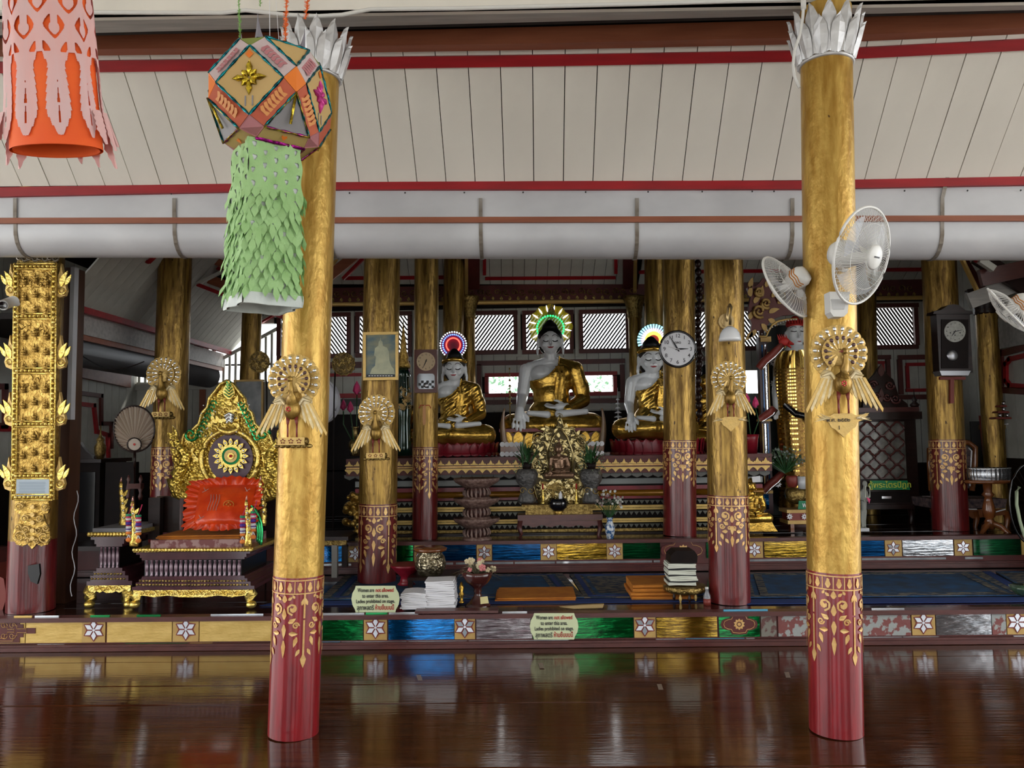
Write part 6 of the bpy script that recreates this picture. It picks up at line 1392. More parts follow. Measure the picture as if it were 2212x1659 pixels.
# ================================================================ THINGS ON THE FIRST STAGE
def rug(pts, m, lab, border=None, cat='rug', th=.008, z=Z1, name='rug'):
    P = [fl(x, y, z+.001) for x, y in pts]; T = thing(name, P[0], lab, cat); b = MB(); b.slab(P, th, V((0, 0, 1))); b.build('pile', m, T)
    if border:
        c_ = sum(P, V((0, 0, 0)))/4
        for k, (a, q, mm_) in enumerate(border):
            Q = [c_+(p-c_)*a for p in P]; R = [c_+(p-c_)*q for p in P]; b = MB()
            for i in range(4): j = (i+1) % 4; b.slab([Q[i], Q[j], R[j], R[i]], .003, V((0, 0, 1)))
            o = b.build('woven_border', mm_, T); o.location.z += th+.0005*k
    return T
rug([(560, 1309), (1560, 1300), (1500, 1292), (600, 1300)], BLUEMAT, 'plain dark blue mat along the front of the stage between the pillars', cat='mat', name='floor_mat', th=.004)
rug([(1600, 1306), (2300, 1300), (2280, 1290), (1600, 1296)], BLUEMAT, 'plain dark blue mat along the front of the stage right of the lamp pillar', cat='mat', name='floor_mat', th=.004)
MATS['carpet_border'].node_tree.nodes
rug([(690, 1296), (1262, 1292), (1215, 1241), (745, 1245)], BLUEC, 'blue patterned prayer rug in the middle of the first stage', [(1.0, .93, CARP2), (.9, .86, BLUEMAT), (.84, .80, CARP2)])
rug([(1262, 1292), (1560, 1290), (1480, 1240), (1230, 1241)], CARP2, 'grey and blue bordered rug behind the orange stack', [(.93, .85, BLUEMAT), (.8, .74, BLUEC)])
rug([(1600, 1292), (2230, 1287), (2120, 1237), (1590, 1240)], BLUEC, 'large blue carpet with worn beige border behind the right bright pillar', [(1.0, .90, CARP2), (.86, .80, CARP2)])
rug([(2235, 1287), (2420, 1285), (2300, 1235), (2150, 1237)], CARP2, 'beige and navy carpet at the right edge of the first stage', [(1.0, .92, BLUEC)])
rug([(2205, 1286), (2230, 1286), (2140, 1237), (2122, 1237)], MAT_ if 'MAT_' in globals() else BLUEMAT, 'narrow blue strip between the two right carpets', cat='mat', name='floor_mat', th=.012)
def clothstack(x0, x1, yt, yb, dp, n, lab, seed, m=SAFFRON):
    Yc = fl((x0+x1)/2, yb, Z1).y; return quilt(x0, x1, yt, yb, Yc, dp, seed, n).build('folded_robe', m, label=lab, cat='cloth')
clothstack(1071, 1243, 1290, 1299, .42, 2, 'flat folded orange monk robe with a printed border', 3)
clothstack(1364, 1500, 1262, 1296, .4, 4, 'thick stack of folded orange robes behind the book stand', 5)
P = [at(1082, 1288, 6.16), at(1090, 1275, 6.3)]
def floorY(x, y, z=Z1): return fl(x, y, z).y
# sign boards
SIGN = mat('pale_yellow_sign', (.62, .68, .42), .5)
def signboard(cx, cy, w, h, Y, lab, lean=0):
    T = thing('notice_board', at(cx, cy+h/2, Y), lab, 'sign'); x0, x1, y0, y1 = cx-w/2, cx+w/2, cy-h/2, cy+h/2
    b = MB(); b.ext([(x0+w*.09, y0), (x1-w*.09, y0), (x1-w*.07, y0+h*.12), (x1-w*.02, y0+h*.28), (x1, cy), (x1-w*.02, y1-h*.28), (x1-w*.07, y1-h*.12), (x1-w*.09, y1), (x0+w*.09, y1), (x0+w*.07, y1-h*.12), (x0+w*.02, y1-h*.28), (x0, cy), (x0+w*.02, y0+h*.28), (x0+w*.07, y0+h*.12)], Y, .006); b.build('board', SIGN, T)
    m_ = Y/F; s = h*.205*m_; r = -.0137
    text('Women are', s, x0+w*.30, y0+h*.17, Y-.002, INK, T, bold=.0004, fit=w*.345); text('not allowed', s, x0+w*.69, y0+h*.165, Y-.002, REDINK, T, bold=.0006, fit=w*.37)
    text('to enter this area.', s, cx, y0+h*.385, Y-.002, INK, T, bold=.0004, fit=w*.55); text('Ladies prohibited on stage.', s*.93, cx, y0+h*.59, Y-.002, INK, T, bold=.0004, fit=w*.80)
    text('สุภาพสตรี', s*1.15, x0+w*.29, y0+h*.84, Y-.002, INK, T, bold=.0004, fit=w*.35); text('ห้ามขึ้นบนนี้', s*1.15, x0+w*.69, y0+h*.83, Y-.002, REDINK, T, bold=.0006, fit=w*.39)
    return T
signboard(811, 1294, 104, 57, Y1+.03, 'pale yellow notice standing on the stage edge at the foot of the picture pillar')
signboard(1197, 1353, 105, 57, Y1-.052, 'pale yellow notice fixed on the stage front between mauve and green glass panels')
# booklets
def bookstack(x0, x1, yt, yb, Y, n, what, grp, mats, dp=.21, seed=1, slant=0, dome=0):
    rn = random.Random(seed); z0 = at((x0+x1)/2, yb, Y).z; zt = at((x0+x1)/2, yt, Y).z; h = (zt-z0)/n; xa, xb = at(x0, yb, Y).x, at(x1, yb, Y).x
    for i in range(n):
        dx = rn.uniform(-.008, .008)+slant*i/n; dy = rn.uniform(-.006, .01); b = MB(); vs = []; fs = []; K = 6
        for k in range(K+1):
            t = k/K; x = xa+dx+(xb-xa)*t; q = dome*sin(PI*t)*(i/n)+.002*sin(t*5+i); vs += [V((x, Y+dy, z0+h*i+q)), V((x, Y+dy+dp, z0+h*i+q)), V((x, Y+dy+dp, z0+h*(i+.90)+q)), V((x, Y+dy, z0+h*(i+.90)+q))]
        for k in range(K):
            for j in range(4): fs.append((k*4+j, k*4+(j+1) % 4, k*4+4+(j+1) % 4, k*4+4+j))
        fs += [(0, 3, 2, 1), (K*4, K*4+1, K*4+2, K*4+3)]; b.add(vs, fs)
        o = b.build('booklet', mats[i % len(mats)], label=what % ordn(n-1-i, n), cat='booklet', group=grp)
YK = Y1+.07
bookstack(866, 921, 1283, 1318, YK, 13, 'white booklet, %s from the top of the low stack beside the standing notice', 'booklets in the low stack', [PAPER], seed=2, dome=.006)
bookstack(921, 983, 1256, 1318, YK+.01, 17, 'white booklet, %s from the top of the tall stack beside the flower goblet', 'booklets in the tall stack', [PAPER], seed=3, slant=-.012)
b = MB(); b.pbox(896, 1319.5, 1076, 1325, Y1-.03, .1); b.build('brown_board', WOODR, label='thin brown board lying on the stage edge under the booklets', cat='board')
bookstack(1446, 1506, 1218, 1265, 6.0, 14, 'booklet, %s from the top of the stack on the carved round stand', 'booklets on the carved stand', [PAPER2, PAPER2, BLACK, PAPER2], dp=.2, seed=8)
b = MB(); b.ext([(1448, 1217), (1449, 1200), (1460, 1190), (1500, 1190), (1507, 1200), (1506, 1216)], 6.0, .2); b.build('dark_bundle', DARKER, label='dark cloth covered bundle on top of the cream booklets', cat='bundle')
T = thing('carved_stand', at(1480, 1309, 6.0), 'dark round footed offering stand with pale carved spindles under the cream booklets', 'stand'); c = at(1480, 1309, 6.1); m_ = 6.1/F
b = MB(); b.lathe([(25*m_, 0), (27*m_, 4*m_), (24*m_, 8*m_)], c, 24); b.build('foot', CARVED, T)
b = MB(); b.lathe([(38*m_, 30*m_), (45*m_, 34*m_), (46*m_, 42*m_), (44*m_, 44*m_)], c, 28); b.build('tray', CARVED, T)
for i in range(8):
    a = i*PI/4+.2; b = MB(); b.lathe([(.008, 0), (.006, .02), (.012, .035), (.012, .05), (.006, .065), (.008, 22*m_)], c+V((24*m_*sin(a), -24*m_*cos(a), 8*m_)), 8); b.build('spindle', PALEG if i % 2 else DARKW, T)
# bronze pot on red trays
T = thing('low_table', at(935, 1300, 6.3), 'small dark low table under the bronze pot', 'table'); b = MB(); b.pbox(880, 1248, 985, 1254, 6.35, .4); b.build('table_top', DARKW, T)
for x in (886, 978): b = MB(); b.pbox(x-5, 1254, x+5, 1292, 6.38, .05); b.build('leg', DARKW, T)
c = at(930, 1247, 6.5); m_ = 6.5/F; T = thing('bronze_pot', c, 'round engraved bronze alms pot on the low table', 'pot')
b = MB(); b.lathe([(16*m_, 0), (26*m_, 8*m_), (33*m_, 22*m_), (33.5*m_, 32*m_), (30*m_, 44*m_), (25*m_, 51*m_), (27*m_, 54*m_), (24*m_, 56*m_)], c, 28); b.build('pot_body', mat('engraved_bronze', (.11, .09, .05), .25, .8, (.35, .3, .2), 30, (1, 1, 1), .4, 45, kind='voronoi'), T)
b = MB(); c2 = c+V((0, 0, 56*m_)); b.lathe([(34*m_, 0), (36*m_, 5*m_), (30*m_, 8*m_)], c2, 26); b.build('brown_tray', WOODB, label='shallow brown and orange tray on the rim of the bronze pot', cat='tray')
c = at(878, 1262, 6.6); b = MB(); b.lathe([(20*m_, 0), (14*m_, 6*m_), (12*m_, 16*m_), (24*m_, 28*m_), (34*m_, 38*m_), (35*m_, 43*m_), (33*m_, 43*m_)], c, 26); b.build('offering_tray', PETALR, label='dark red footed offering tray left of the bronze pot', cat='tray')
# flower goblet
c = at(1032, 1311, 6.0); m_ = 6.05/F; T = thing('flower_goblet', c, 'dark red turned goblet stand carrying dried flowers', 'goblet')
b = MB(); b.lathe([(26*m_, 0), (27*m_, 5*m_), (20*m_, 9*m_), (16*m_, 14*m_), (9*m_, 22*m_), (7*m_, 30*m_), (9*m_, 33*m_), (7*m_, 37*m_), (12*m_, 42*m_), (24*m_, 52*m_), (31*m_, 64*m_), (33*m_, 74*m_), (31*m_, 74*m_), (20*m_, 56*m_)], c, 28); b.build('goblet_body', mat('dark_wine_lacquer', (.06, .014, .012), .2, coat=.5), T)
b = MB(); b.ext([(1037, 1290), (1053, 1288), (1056, 1303), (1038, 1305)], 5.86, .004); tg = b.build('yellow_tag', mat('yellow_tag_paper', (.7, .62, .3), .5), T)
def flowers(T, cx, cy, Y, n, R, cols, stemm, seed, fr=.02, stems=True, fx=1.0):
    rn = random.Random(seed); base = at(cx, cy, Y)
    sb = MB()
    for i in range(n):
        a = rn.uniform(-1.3, 1.3)*fx; L = R*rn.uniform(.5, 1); x, y = cx+L*sin(a), cy-L*cos(a)*rn.uniform(.7, 1); Yy = Y+rn.uniform(-.1, .1); p = at(x, y, Yy)
        if stems: sb.tube([base, base*.5+p*.5+V((0, 0, .01)), p], [.002, .0018, .001], 4)
        q = MB(); k = 5; r = fr*rn.uniform(.7, 1.2)
        for j in range(k):
            t = j*2*PI/k+rn.random(); d = V((cos(t), -.35, sin(t))); q.ball(p+d*r*.6, (r*.5, r*.3, r*.5), 6, 4)
        q.ball(p+V((0, -r*.3, 0)), r*.35, 6, 4); q.build('flower_head', rn.choice(cols), T)
    if stems: sb.build('stems', stemm, T, kind='stuff')
FW = mat('cream_petal', (.65, .55, .35), .6); FP = mat('pink_petal', (.6, .2, .2), .6); FG = mat('dry_grass', (.16, .14, .08), .7)
T = thing('dried_bouquet', at(1032, 1240, 6.05), 'bouquet of cream and pink flowers with dry grass in the dark red goblet', 'flowers')
flowers(T, 1030, 1245, 6.02, 18, 42, [FW, FW, FP], FG, 4, .024); b = MB(); rn = random.Random(6)
for i in range(60):
    a = rn.uniform(-1.6, 1.6); L = rn.uniform(25, 58); b.tube([at(1030, 1243, 6.03), at(1030+L*.6*sin(a), 1243-L*.55*cos(a), 6.03+rn.uniform(-.05, .05)), at(1030+L*sin(a), 1245-L*.6*cos(a)+8*abs(sin(a)), 6.0)], [.003, .003, .0006], 3, False)
b.build('dry_leaves', FG, T, kind='stuff')
c = at(997, 1303, 6.0); b = MB(); b.lathe([(.02, 0), (.022, .01), (.01, .02), (.014, .05), (.022, .07), (.012, .09), (.02, .12), (.006, .16)], c, 12); b.build('brass_candlestick', BROBE, label='small brass candlestick beside the dark red goblet', cat='candlestick')
c = at(1528, 1316, 5.95); T = thing('water_bottle', c, 'small clear water bottle left of the lamp pillar foot', 'bottle'); b = MB(); b.lathe([(.026, 0), (.028, .01), (.028, .1), (.012, .135), (.012, .15)], c, 14); b.build('bottle_body', mat('clear_plastic', (.5, .5, .55), .1, trans=.7), T)
b = MB(); b.lathe([(.0285, .03), (.0285, .08)], c, 14); b.build('label_band', REDSTAR, T); b = MB(); b.lathe([(.013, .15), (.013, .165)], c, 10); b.build('cap', WHITEP, T)
b = MB(); b.ext([(1208, 1311), (1262, 1307), (1305, 1305), (1302, 1313), (1240, 1315)], Y1+.10, .03); b.build('loose_papers', mat('brown_paper', (.35, .24, .1), .6), label='loose brownish papers lying on the stage edge above the green glass panel', cat='paper')
# stool behind near left pillar
T = thing('side_stool', at(725, 1250, 6.5), 'narrow carved side table partly hidden behind the left bright pillar', 'table'); b = MB(); b.pbox(640, 1160, 752, 1168, 6.9, .5); b.build('table_top', DARKW, T); b = MB(); b.pbox(640, 1168, 748, 1178, 6.92, .04); b.build('apron', CARVED, T)
for x in (650, 722, 744): b = MB(); b.pbox(x-6, 1178, x+6, 1248 if x < 740 else 1225, 6.93 if x < 740 else 7.2, .05); b.build('leg', mat('stone_grey_leg', (.2, .19, .17), .4) if x == 722 else DARKW, T)
T = thing('gilt_rockery', at(760, 1150, 7.3), 'lumpy gold leaf covered mound left of the picture pillar', 'ornament'); b = MB(); rn = random.Random(3)
for i in range(34):
    t = rn.random(); x = 762+rn.uniform(-1, 1)*(18*(1-abs(t-.35)**1.4)); y = 1152-88*t; b.ball(at(x, y, 7.3+rn.uniform(-.06, .06)), rn.uniform(.022, .04), 7, 5)
vs, fs = remesh(b, .011, 1); from_data('gilt_mass', vs, fs, CARVE, T)
# ================================================================ THINGS ON THE UPPER STAGE
YU = 7.56
BR_ = mat('pale_brown_lacquer', (.26, .17, .14), .45, 0, (.1, .05, .04), 35, (1, 1, 1), .3, 50); BR2 = mat('brown_lacquer_core', (.09, .035, .03), .4)
for k, (yb, lb) in enumerate(((1168, 'bottom'), (1125, 'middle'), (1082, 'top'))):
    c = at(1030, yb, YU); m_ = YU/F; T = thing('offering_bowl', c, 'lotus footed offering bowl, the %s one of the stack of three' % lb, 'bowl', 'stacked footed bowls')
    b = MB(); b.lathe([(31*m_, 0), (32*m_, 5*m_), (27*m_, 9*m_)], c, 28, 1, .8); b.build('foot_ring', BR_, T); b = MB(); b.lathe([(22*m_, 8*m_), (22*m_, 30*m_)], c, 24, 1, .8); b.build('core', BR2, T)
    for i in range(18):
        a = i*2*PI/18; b = MB(); pr = [(0, .6), (.35, 1), (.7, .8), (1, .3)]; P = [c+V(((24+5*sin(t*PI))*m_*sin(a), -(24+5*sin(t*PI))*m_*.8*cos(a), (8+20*t)*m_)) for t, w_ in pr]; b.tube(P, [.008, .013, .011, .006], 6); b.build('lotus_petal', BR_, T)
    b = MB(); b.lathe([(26*m_, 28*m_), (34*m_, 33*m_), (46*m_, 40*m_), (50*m_, 46*m_), (49*m_, 49*m_), (40*m_, 44*m_)], c, 32, 1, .8); b.build('bowl', BR_, T)
T = thing('offering_table', at(1210, 1166, YU), 'low reddish wooden offering table before the gilded shrine', 'table'); b = MB(); b.pbox(1118, 1112, 1302, 1124, YU, .24); b.build('table_top', WOODR, T)
b = MB(); b.ext([(1122, 1124), (1298, 1124), (1298, 1136), (1280, 1135), (1268, 1140), (1250, 1134), (1230, 1139), (1210, 1134), (1190, 1139), (1170, 1134), (1152, 1140), (1140, 1135), (1122, 1136)], YU+.01, .02); b.build('apron', WOODR, T)
for x, sg in ((1125, -1), (1294, 1)):
    for dy in (0, .18): b = MB(); b.tube([at(x, 1124, YU+.03+dy), at(x+sg*3, 1140, YU+.02+dy), at(x-sg*1, 1154, YU+.03+dy), at(x+sg*2, 1164, YU+.02+dy)], [.028, .026, .018, .026], 8); b.build('leg', WOODR, T)
T = thing('gilded_shrine', at(1210, 1112, YU+.1), 'openwork gilded shrine backing the small bronze statue', 'shrine')
b = MB(); b.pbox(1127, 1090, 1288, 1100, YU+.03, .2); b.pbox(1135, 1100, 1280, 1112, YU+.05, .17); b.build('shrine_base', CARVED, T)
o = [(1165, 1088), (1156, 1060), (1148, 1035), (1158, 1020), (1150, 1000), (1156, 985), (1146, 968), (1160, 945), (1172, 940), (1180, 925), (1200, 925), (1206, 905), (1209, 895), (1212, 905), (1218, 925), (1238, 925), (1246, 940), (1258, 945), (1272, 968), (1262, 985), (1268, 1000), (1260, 1020), (1270, 1035), (1262, 1060), (1255, 1088)]
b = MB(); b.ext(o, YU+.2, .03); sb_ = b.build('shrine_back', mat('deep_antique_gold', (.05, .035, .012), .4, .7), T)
b = MB(); filigree(b, o, YU+.19, 330, 13, .0048, .012, random.Random(12)); b.tube([at(x, y, YU+.18) for x, y in o], .009, 6)
for sd in (-1, 1): spiral(b, 1210+sd*48, 948, 16, YU+.16, 1.4, .011, sd, 0, 6); spiral(b, 1210+sd*44, 1010, 14, YU+.16, 1.4, .01, -sd, 0, 6); b.tube([at(1210+sd*24, 1030, YU+.16), at(1210+sd*28, 980, YU+.16), at(1210+sd*16, 945, YU+.16), at(1210, 925, YU+.16)], .012, 7)
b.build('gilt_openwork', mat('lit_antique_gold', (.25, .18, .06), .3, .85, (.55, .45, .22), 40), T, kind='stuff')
b = MB(); b.pbox(1168, 1040, 1252, 1088, YU+.12, .1); pb_ = b.build('carved_plinth', CARVED, T); b = MB(); filigree(b, [(1170, 1042), (1250, 1042), (1250, 1086), (1170, 1086)], YU+.11, 60, 12, .005, .01, random.Random(2)); b.build('plinth_scrolls', MATS['lit_antique_gold'], pb_, kind='stuff')
BRON = mat('brown_bronze', (.16, .09, .05), .3, .6, (.22, .13, .08), 10)
buddha(1208, 1034, 76, YU+.02, 1.1, 0, 'small seated brown bronze statue in front of the gilded shrine', vox=.006, hair=BRON, skin=BRON, robe=BRON, features=0)
b = MB(); c = at(1208, 957, YU+.02); b.tube([c+V((0, 0, -.02)), c+V((0, 0, .05))], [.014, .002], 8); b.build('crown_spire', BRON, label='thin pointed crown tip above the small bronze statue', cat='spire')
c = at(1206, 1112, YU+.05); m_ = YU/F; T = thing('alms_bowl', c, 'black faceted bowl on a small gold foot on the offering table', 'bowl')
b = MB(); b.lathe([(10*m_, 0), (8*m_, 4*m_), (11*m_, 8*m_)], c, 14); b.build('gold_foot', CARVE, T); b = MB(); b.lathe([(11*m_, 8*m_), (20*m_, 16*m_), (23*m_, 24*m_), (20*m_, 35*m_), (17*m_, 35*m_), (17*m_, 30*m_)], c, 10); b.build('black_bowl', BLACKG, T)
for x in (1173, 1246):
    c = at(x, 1089, YU+.06); T = thing('candlestick', c, 'glossy gold candlestick with red candle, %s of the black bowl' % ('left' if x < 1200 else 'right'), 'candlestick', 'candlesticks on the shrine base'); b = MB(); b.lathe([(.03, 0), (.026, .02), (.012, .035), (.02, .06), (.012, .09), (.01, .13), (.016, .145)], c, 12); b.build('stick', CARVEB, T)
    b = MB(); b.lathe([(.008, .145), (.008, .2)], c, 8); b.build('candle', REDINK, T)
c = at(1211, 1078, YU+.05); b = MB(); b.lathe([(.016, 0), (.018, .01), (.018, .05), (.009, .06), (.009, .075)], c, 12); b.build('small_bottle', PAPER, label='tiny white bottle standing behind the black bowl', cat='bottle')
DS = mat('black_carved_stone', (.03, .028, .028), .35, 0, (.09, .085, .08), 30, (1, 1, 1), .7, 40)
for x in (1138, 1277):
    w_ = 'left' if x < 1200 else 'right'
    c = at(x, 1086, YU-.02); T = thing('elephant_stand', c, 'dark carved round plant stand at the %s of the gilded shrine' % w_, 'stand'); b = MB(); b.lathe([(18*m_, 0), (20*m_, 6*m_), (14*m_, 20*m_), (13*m_, 32*m_), (22*m_, 46*m_), (24*m_, 60*m_), (20*m_, 70*m_), (17*m_, 72*m_)], c, 22, flute=7, fl=.05); b.build('stand_body', DS, T)
    for sd in (-1, 1): b = MB(); spiral(b, x+sd*9, 1060, 8, YU-.17, 1.2, .006, sd, 0, 6); b.build('pale_scroll', CARVED, T)
    c = at(x, 1010, YU-.02); T = thing('potted_plant', c, 'dark green spiky plant on the %s carved stand' % w_, 'plant'); rn = random.Random(x); b = MB()
    b.lathe([(.04, -.02), (.05, .05)], c, 14); b.build('pot', DARKER, T)
    for i in range(34):
        a = rn.uniform(0, 6.28); L = rn.uniform(.16, .32); t = rn.uniform(.1, .85); d = V((cos(a)*t, sin(a)*t*.7, 1-.6*t)); s2 = d.cross(V((0, 0, 1))).normalized()*.014; b = MB(); p0 = c+V((rn.uniform(-.04, .04), rn.uniform(-.04, .04), .03))
        p1, p2 = p0+d*L*.55, p0+d*L+V((0, 0, -.05*t)); b.add([p0-s2*.5, p0+s2*.5, p1+s2, p1-s2, p2, p1+V((0, 0, .003))], [(0, 1, 2, 3), (3, 2, 4)]); b.build('blade_leaf', LEAF, T)
    b = MB()
    for i in range(60): p = c+V((rn.uniform(-.13, .13), rn.uniform(-.1, .05), rn.uniform(-.06, .16))); b.ball(p, .007, 5, 4)
    b.build('tiny_buds', mat('grey_green_bud', (.12, .17, .1), .7) if 'grey_green_bud' not in MATS else MATS['grey_green_bud'], T, kind='stuff')
c = at(1318, 1164, YU-.05); T = thing('porcelain_vase', c, 'blue and white porcelain vase right of the offering table', 'vase'); b = MB(); b.lathe([(7*m_, 0), (8*m_, 4*m_), (10*m_, 14*m_), (10.5*m_, 24*m_), (7*m_, 34*m_), (5.5*m_, 40*m_), (8*m_, 45*m_)], c, 18); b.build('vase_body', mat('blue_white_porcelain', (.5, .55, .6), .15, 0, (.03, .1, .25), 28, thr=(.5, .56), coat=.6), T)
T = thing('vase_bouquet', at(1318, 1120, YU-.05), 'spray of small white and pale pink blossoms in the porcelain vase', 'flowers'); flowers(T, 1316, 1122, YU-.05, 46, 78, [mat('dusty_blossom', (.3, .25, .22), .7), WFLOW, mat('grey_pink_blossom', (.32, .2, .2), .7)], LEAF, 9, .014, fx=.55)
TUSK = mat('old_ivory', (.3, .19, .11), .3, 0, (.22, .12, .07), 6, coat=.4)
for x, sg, w_ in ((1090, -1, 'left'), (1300, 1, 'right')):
    b = MB(); P = [at(x+sg*(-4+16*sin(t*1.5))*1.0-sg*6*t*t*2, 974-92*t, 8.5) for t in [i/12 for i in range(13)]]; b.tube(P, [.045*(1-.8*(i/12)**1.3) for i in range(13)], 12); b.build('tusk', TUSK, label='curved brown ivory tusk standing at the %s of the centre statue' % w_, cat='tusk')
for x, yb, yt, Yv, m__, lb in ((1337, 972, 838, 8.7, PAPER, 'white tiered umbrella spire left of the right seated statue'), (1103, 972, 795, 8.7, CARVED, 'thin gilt tiered spire left of the centre statue')):
    c = at(x, yb, Yv); s_ = Yv/F; T = thing('tiered_spire', c, lb, 'spire'); H_ = (yb-yt)*s_; b = MB(); b.tube([c, c+V((0, 0, H_))], [.012, .002], 8); b.build('rod', m__, T)
    for i in range(7): b = MB(); r = (11 if Yv and x > 1200 else 5)*s_*(1-.11*i); b.lathe([(r, 0), (r*.95, .008), (.01, .022)], c+V((0, 0, H_*(.38 if x > 1200 else .56)+H_*.07*i)), 16); b.build('umbrella_tier', m__, T)
# dark jewelled ornament between the picture pillar and the clock pillar
c = at(872, 984, 8.1); T = thing('jewelled_stand', c, 'tall dark green jewelled ornament with gilt pagoda tip beside the picture pillar', 'ornament'); s_ = 8/F
b = MB(); c0_ = c; c = at(872, 905, 8.1); b.lathe([(20*s_, -80*s_), (17*s_, -60*s_), (15*s_, -8*s_), (16*s_, 0), (18*s_, 40*s_), (12*s_, 52*s_), (15*s_, 60*s_), (13*s_, 90*s_), (16*s_, 95*s_), (12*s_, 112*s_)], c, 20); b.build('dark_body', mat('dark_green_glass', (.006, .03, .02), .1, .3, coat=.8), T)
b = MB(); b.lathe([(15*s_, 112*s_), (16*s_, 118*s_), (10*s_, 130*s_), (12*s_, 135*s_), (6*s_, 155*s_), (7*s_, 160*s_), (2*s_, 200*s_), (.3*s_, 225*s_)], c, 18); b.build('gilt_pagoda', CARVE, T)
b = MB(); rn = random.Random(1)
for i in range(40): a = rn.uniform(0, 6.28); b.ball(c+V((15*s_*sin(a), -15*s_*cos(a), rn.uniform(10, 108)*s_)), .007, 5, 4)
b.build('pale_jewels', JEWEL, T, kind='stuff'); b = MB(); filigree(b, [(862, 840), (888, 838), (884, 880), (866, 885)], 7.85, 30, 12, .004, .01, random.Random(8)); b.build('pink_gilt_flowers', TILEG, T, kind='stuff')
# lotus buds
def lotusbud(x, y, Y, xb, yb, lab, s=1.0, tilt=0):
    T = thing('lotus_bud', at(xb, yb, Y), lab, 'flower'); p = at(x, y, Y); 
    b = MB(); b.tube([at(xb, yb, Y), at((x+xb)/2+tilt*10, (y+yb)/2, Y), at(x, y+10, Y)], .006, 6); b.build('stem', LEAF, T)
    for i in range(7):
        a = i*2*PI/7; b = MB(); r = .022*s; P = [p+V((r*.2*cos(a), r*.2*sin(a), -.045*s)), p+V((r*cos(a), r*sin(a), -.01*s)), p+V((r*.8*cos(a), r*.8*sin(a), .03*s)), p+V((r*.1*cos(a), r*.1*sin(a), .085*s))]; b.tube(P, [.008*s, .02*s, .015*s, .001], 7); b.build('petal', PINKF, T)
lotusbud(771, 842, 8.2, 770, 955, 'pink lotus bud standing tallest, left of the picture pillar', 1.1); lotusbud(757, 882, 8.15, 764, 955, 'pink lotus bud, lower one nearest the picture pillar', .9); lotusbud(742, 878, 8.2, 762, 955, 'pink lotus bud leaning left beside the white drum head', .9, -1)
lotusbud(1613, 865, 8.15, 1622, 945, 'pink lotus bud right of the lamp pillar', .95); lotusbud(1632, 872, 8.15, 1626, 945, 'pink lotus bud leaning right beside the mirrored post', .9, 1)
c = at(767, 985, 8.2); b = MB(); s_ = 8.2/F; b.lathe([(10*s_, 0), (9*s_, 6*s_), (14*s_, 20*s_), (13*s_, 30*s_), (6*s_, 38*s_), (7*s_, 60*s_), (9*s_, 64*s_)], c, 18); b.build('brass_vase', mat('dark_brass_vase', (.2, .14, .05), .25, .8), label='dark brass vase holding the lotus buds left of the picture pillar', cat='vase')
c = at(1622, 979, 8.15); b = MB(); b.lathe([(13*s_, 0), (16*s_, 30*s_), (18*s_, 40*s_)], c, 18); b.build('red_pot', PETALR, label='dark red pot holding the lotus stems right of the lamp pillar', cat='pot')
# drum, gilt fans
c = at(686, 866, 7.75); T = thing('drum', c, 'large white drum head half hidden behind the left bright pillar', 'drum'); b = MB(); r = 50*7.75/F
k = 40; vs = []
for yy, rr in ((0, r*.2), (-.012, r*.9), (0, r), (.2, r*.98)): vs += [c+V((rr*.82*cos(2*PI*i/k), yy, rr*sin(2*PI*i/k))) for i in range(k)]
b.smooth = True; b.add(vs, [(q*k+i, q*k+(i+1) % k, (q+1)*k+(i+1) % k, (q+1)*k+i) for q in range(3) for i in range(k)]+[tuple(range(k))]); b.build('drum_head', mat('white_drum_skin', (.6, .6, .66), .5), T)
b = MB(); b.tube([c+V((r*.84*cos(2*PI*i/k), .02, r*1.02*sin(2*PI*i/k))) for i in range(k)], .01, 6, closed=True); b.build('drum_rim', ZINC, T)
b = MB(); b.tube([c+V((0, .1, -r)), V((c.x, c.y+.1, Z1))], .02, 8); b.build('drum_stand', DARKW, T)
for x, y, rr, Yv, zb, lb in ((560, 782, 22, 7.3, 1000, 'round dark gilt filigree fan on a pole, left of the left bright pillar'), (742, 786, 24, 7.6, 960, 'round gilt filigree fan on a pole between the left bright pillar and the picture pillar')):
    T = thing('filigree_fan', at(x-15, zb, Yv), lb, 'fan'); b = MB(); b.disc(x, y, rr, Yv, .015, 26); f_ = b.build('fan_disc', mat('dull_bronze_disc', (.08, .05, .015), .4, .7) if 'dull_bronze_disc' not in MATS else MATS['dull_bronze_disc'], T)
    b = MB(); pp = [(x+rr*.9*cos(i*.5), y+rr*.9*sin(i*.5)) for i in range(13)]; filigree(b, pp, Yv-.005, 60, 9, .004, .008, random.Random(x)); b.tube([at(x+rr*cos(i*PI/16), y+rr*sin(i*PI/16), Yv-.004) for i in range(32)], .006, 6, closed=True)
    for i in range(14): a = i*PI/7; spiral(b, x+rr*.95*cos(a), y+rr*.95*sin(a), 4, Yv-.004, 1, .004)
    b.build('fan_filigree', CARVED, f_, kind='stuff'); b = MB(); pz = at(x+(16 if x < 600 else -22), zb, Yv); b.tube([at(x+(14 if x < 600 else -18), y+15, Yv), at(x+(16 if x < 600 else -20), y+60, Yv), pz, V((pz.x, pz.y, Z1 if Yv < Y2 else Z2))], .008, 7); b.build('pole', DARKER, T)
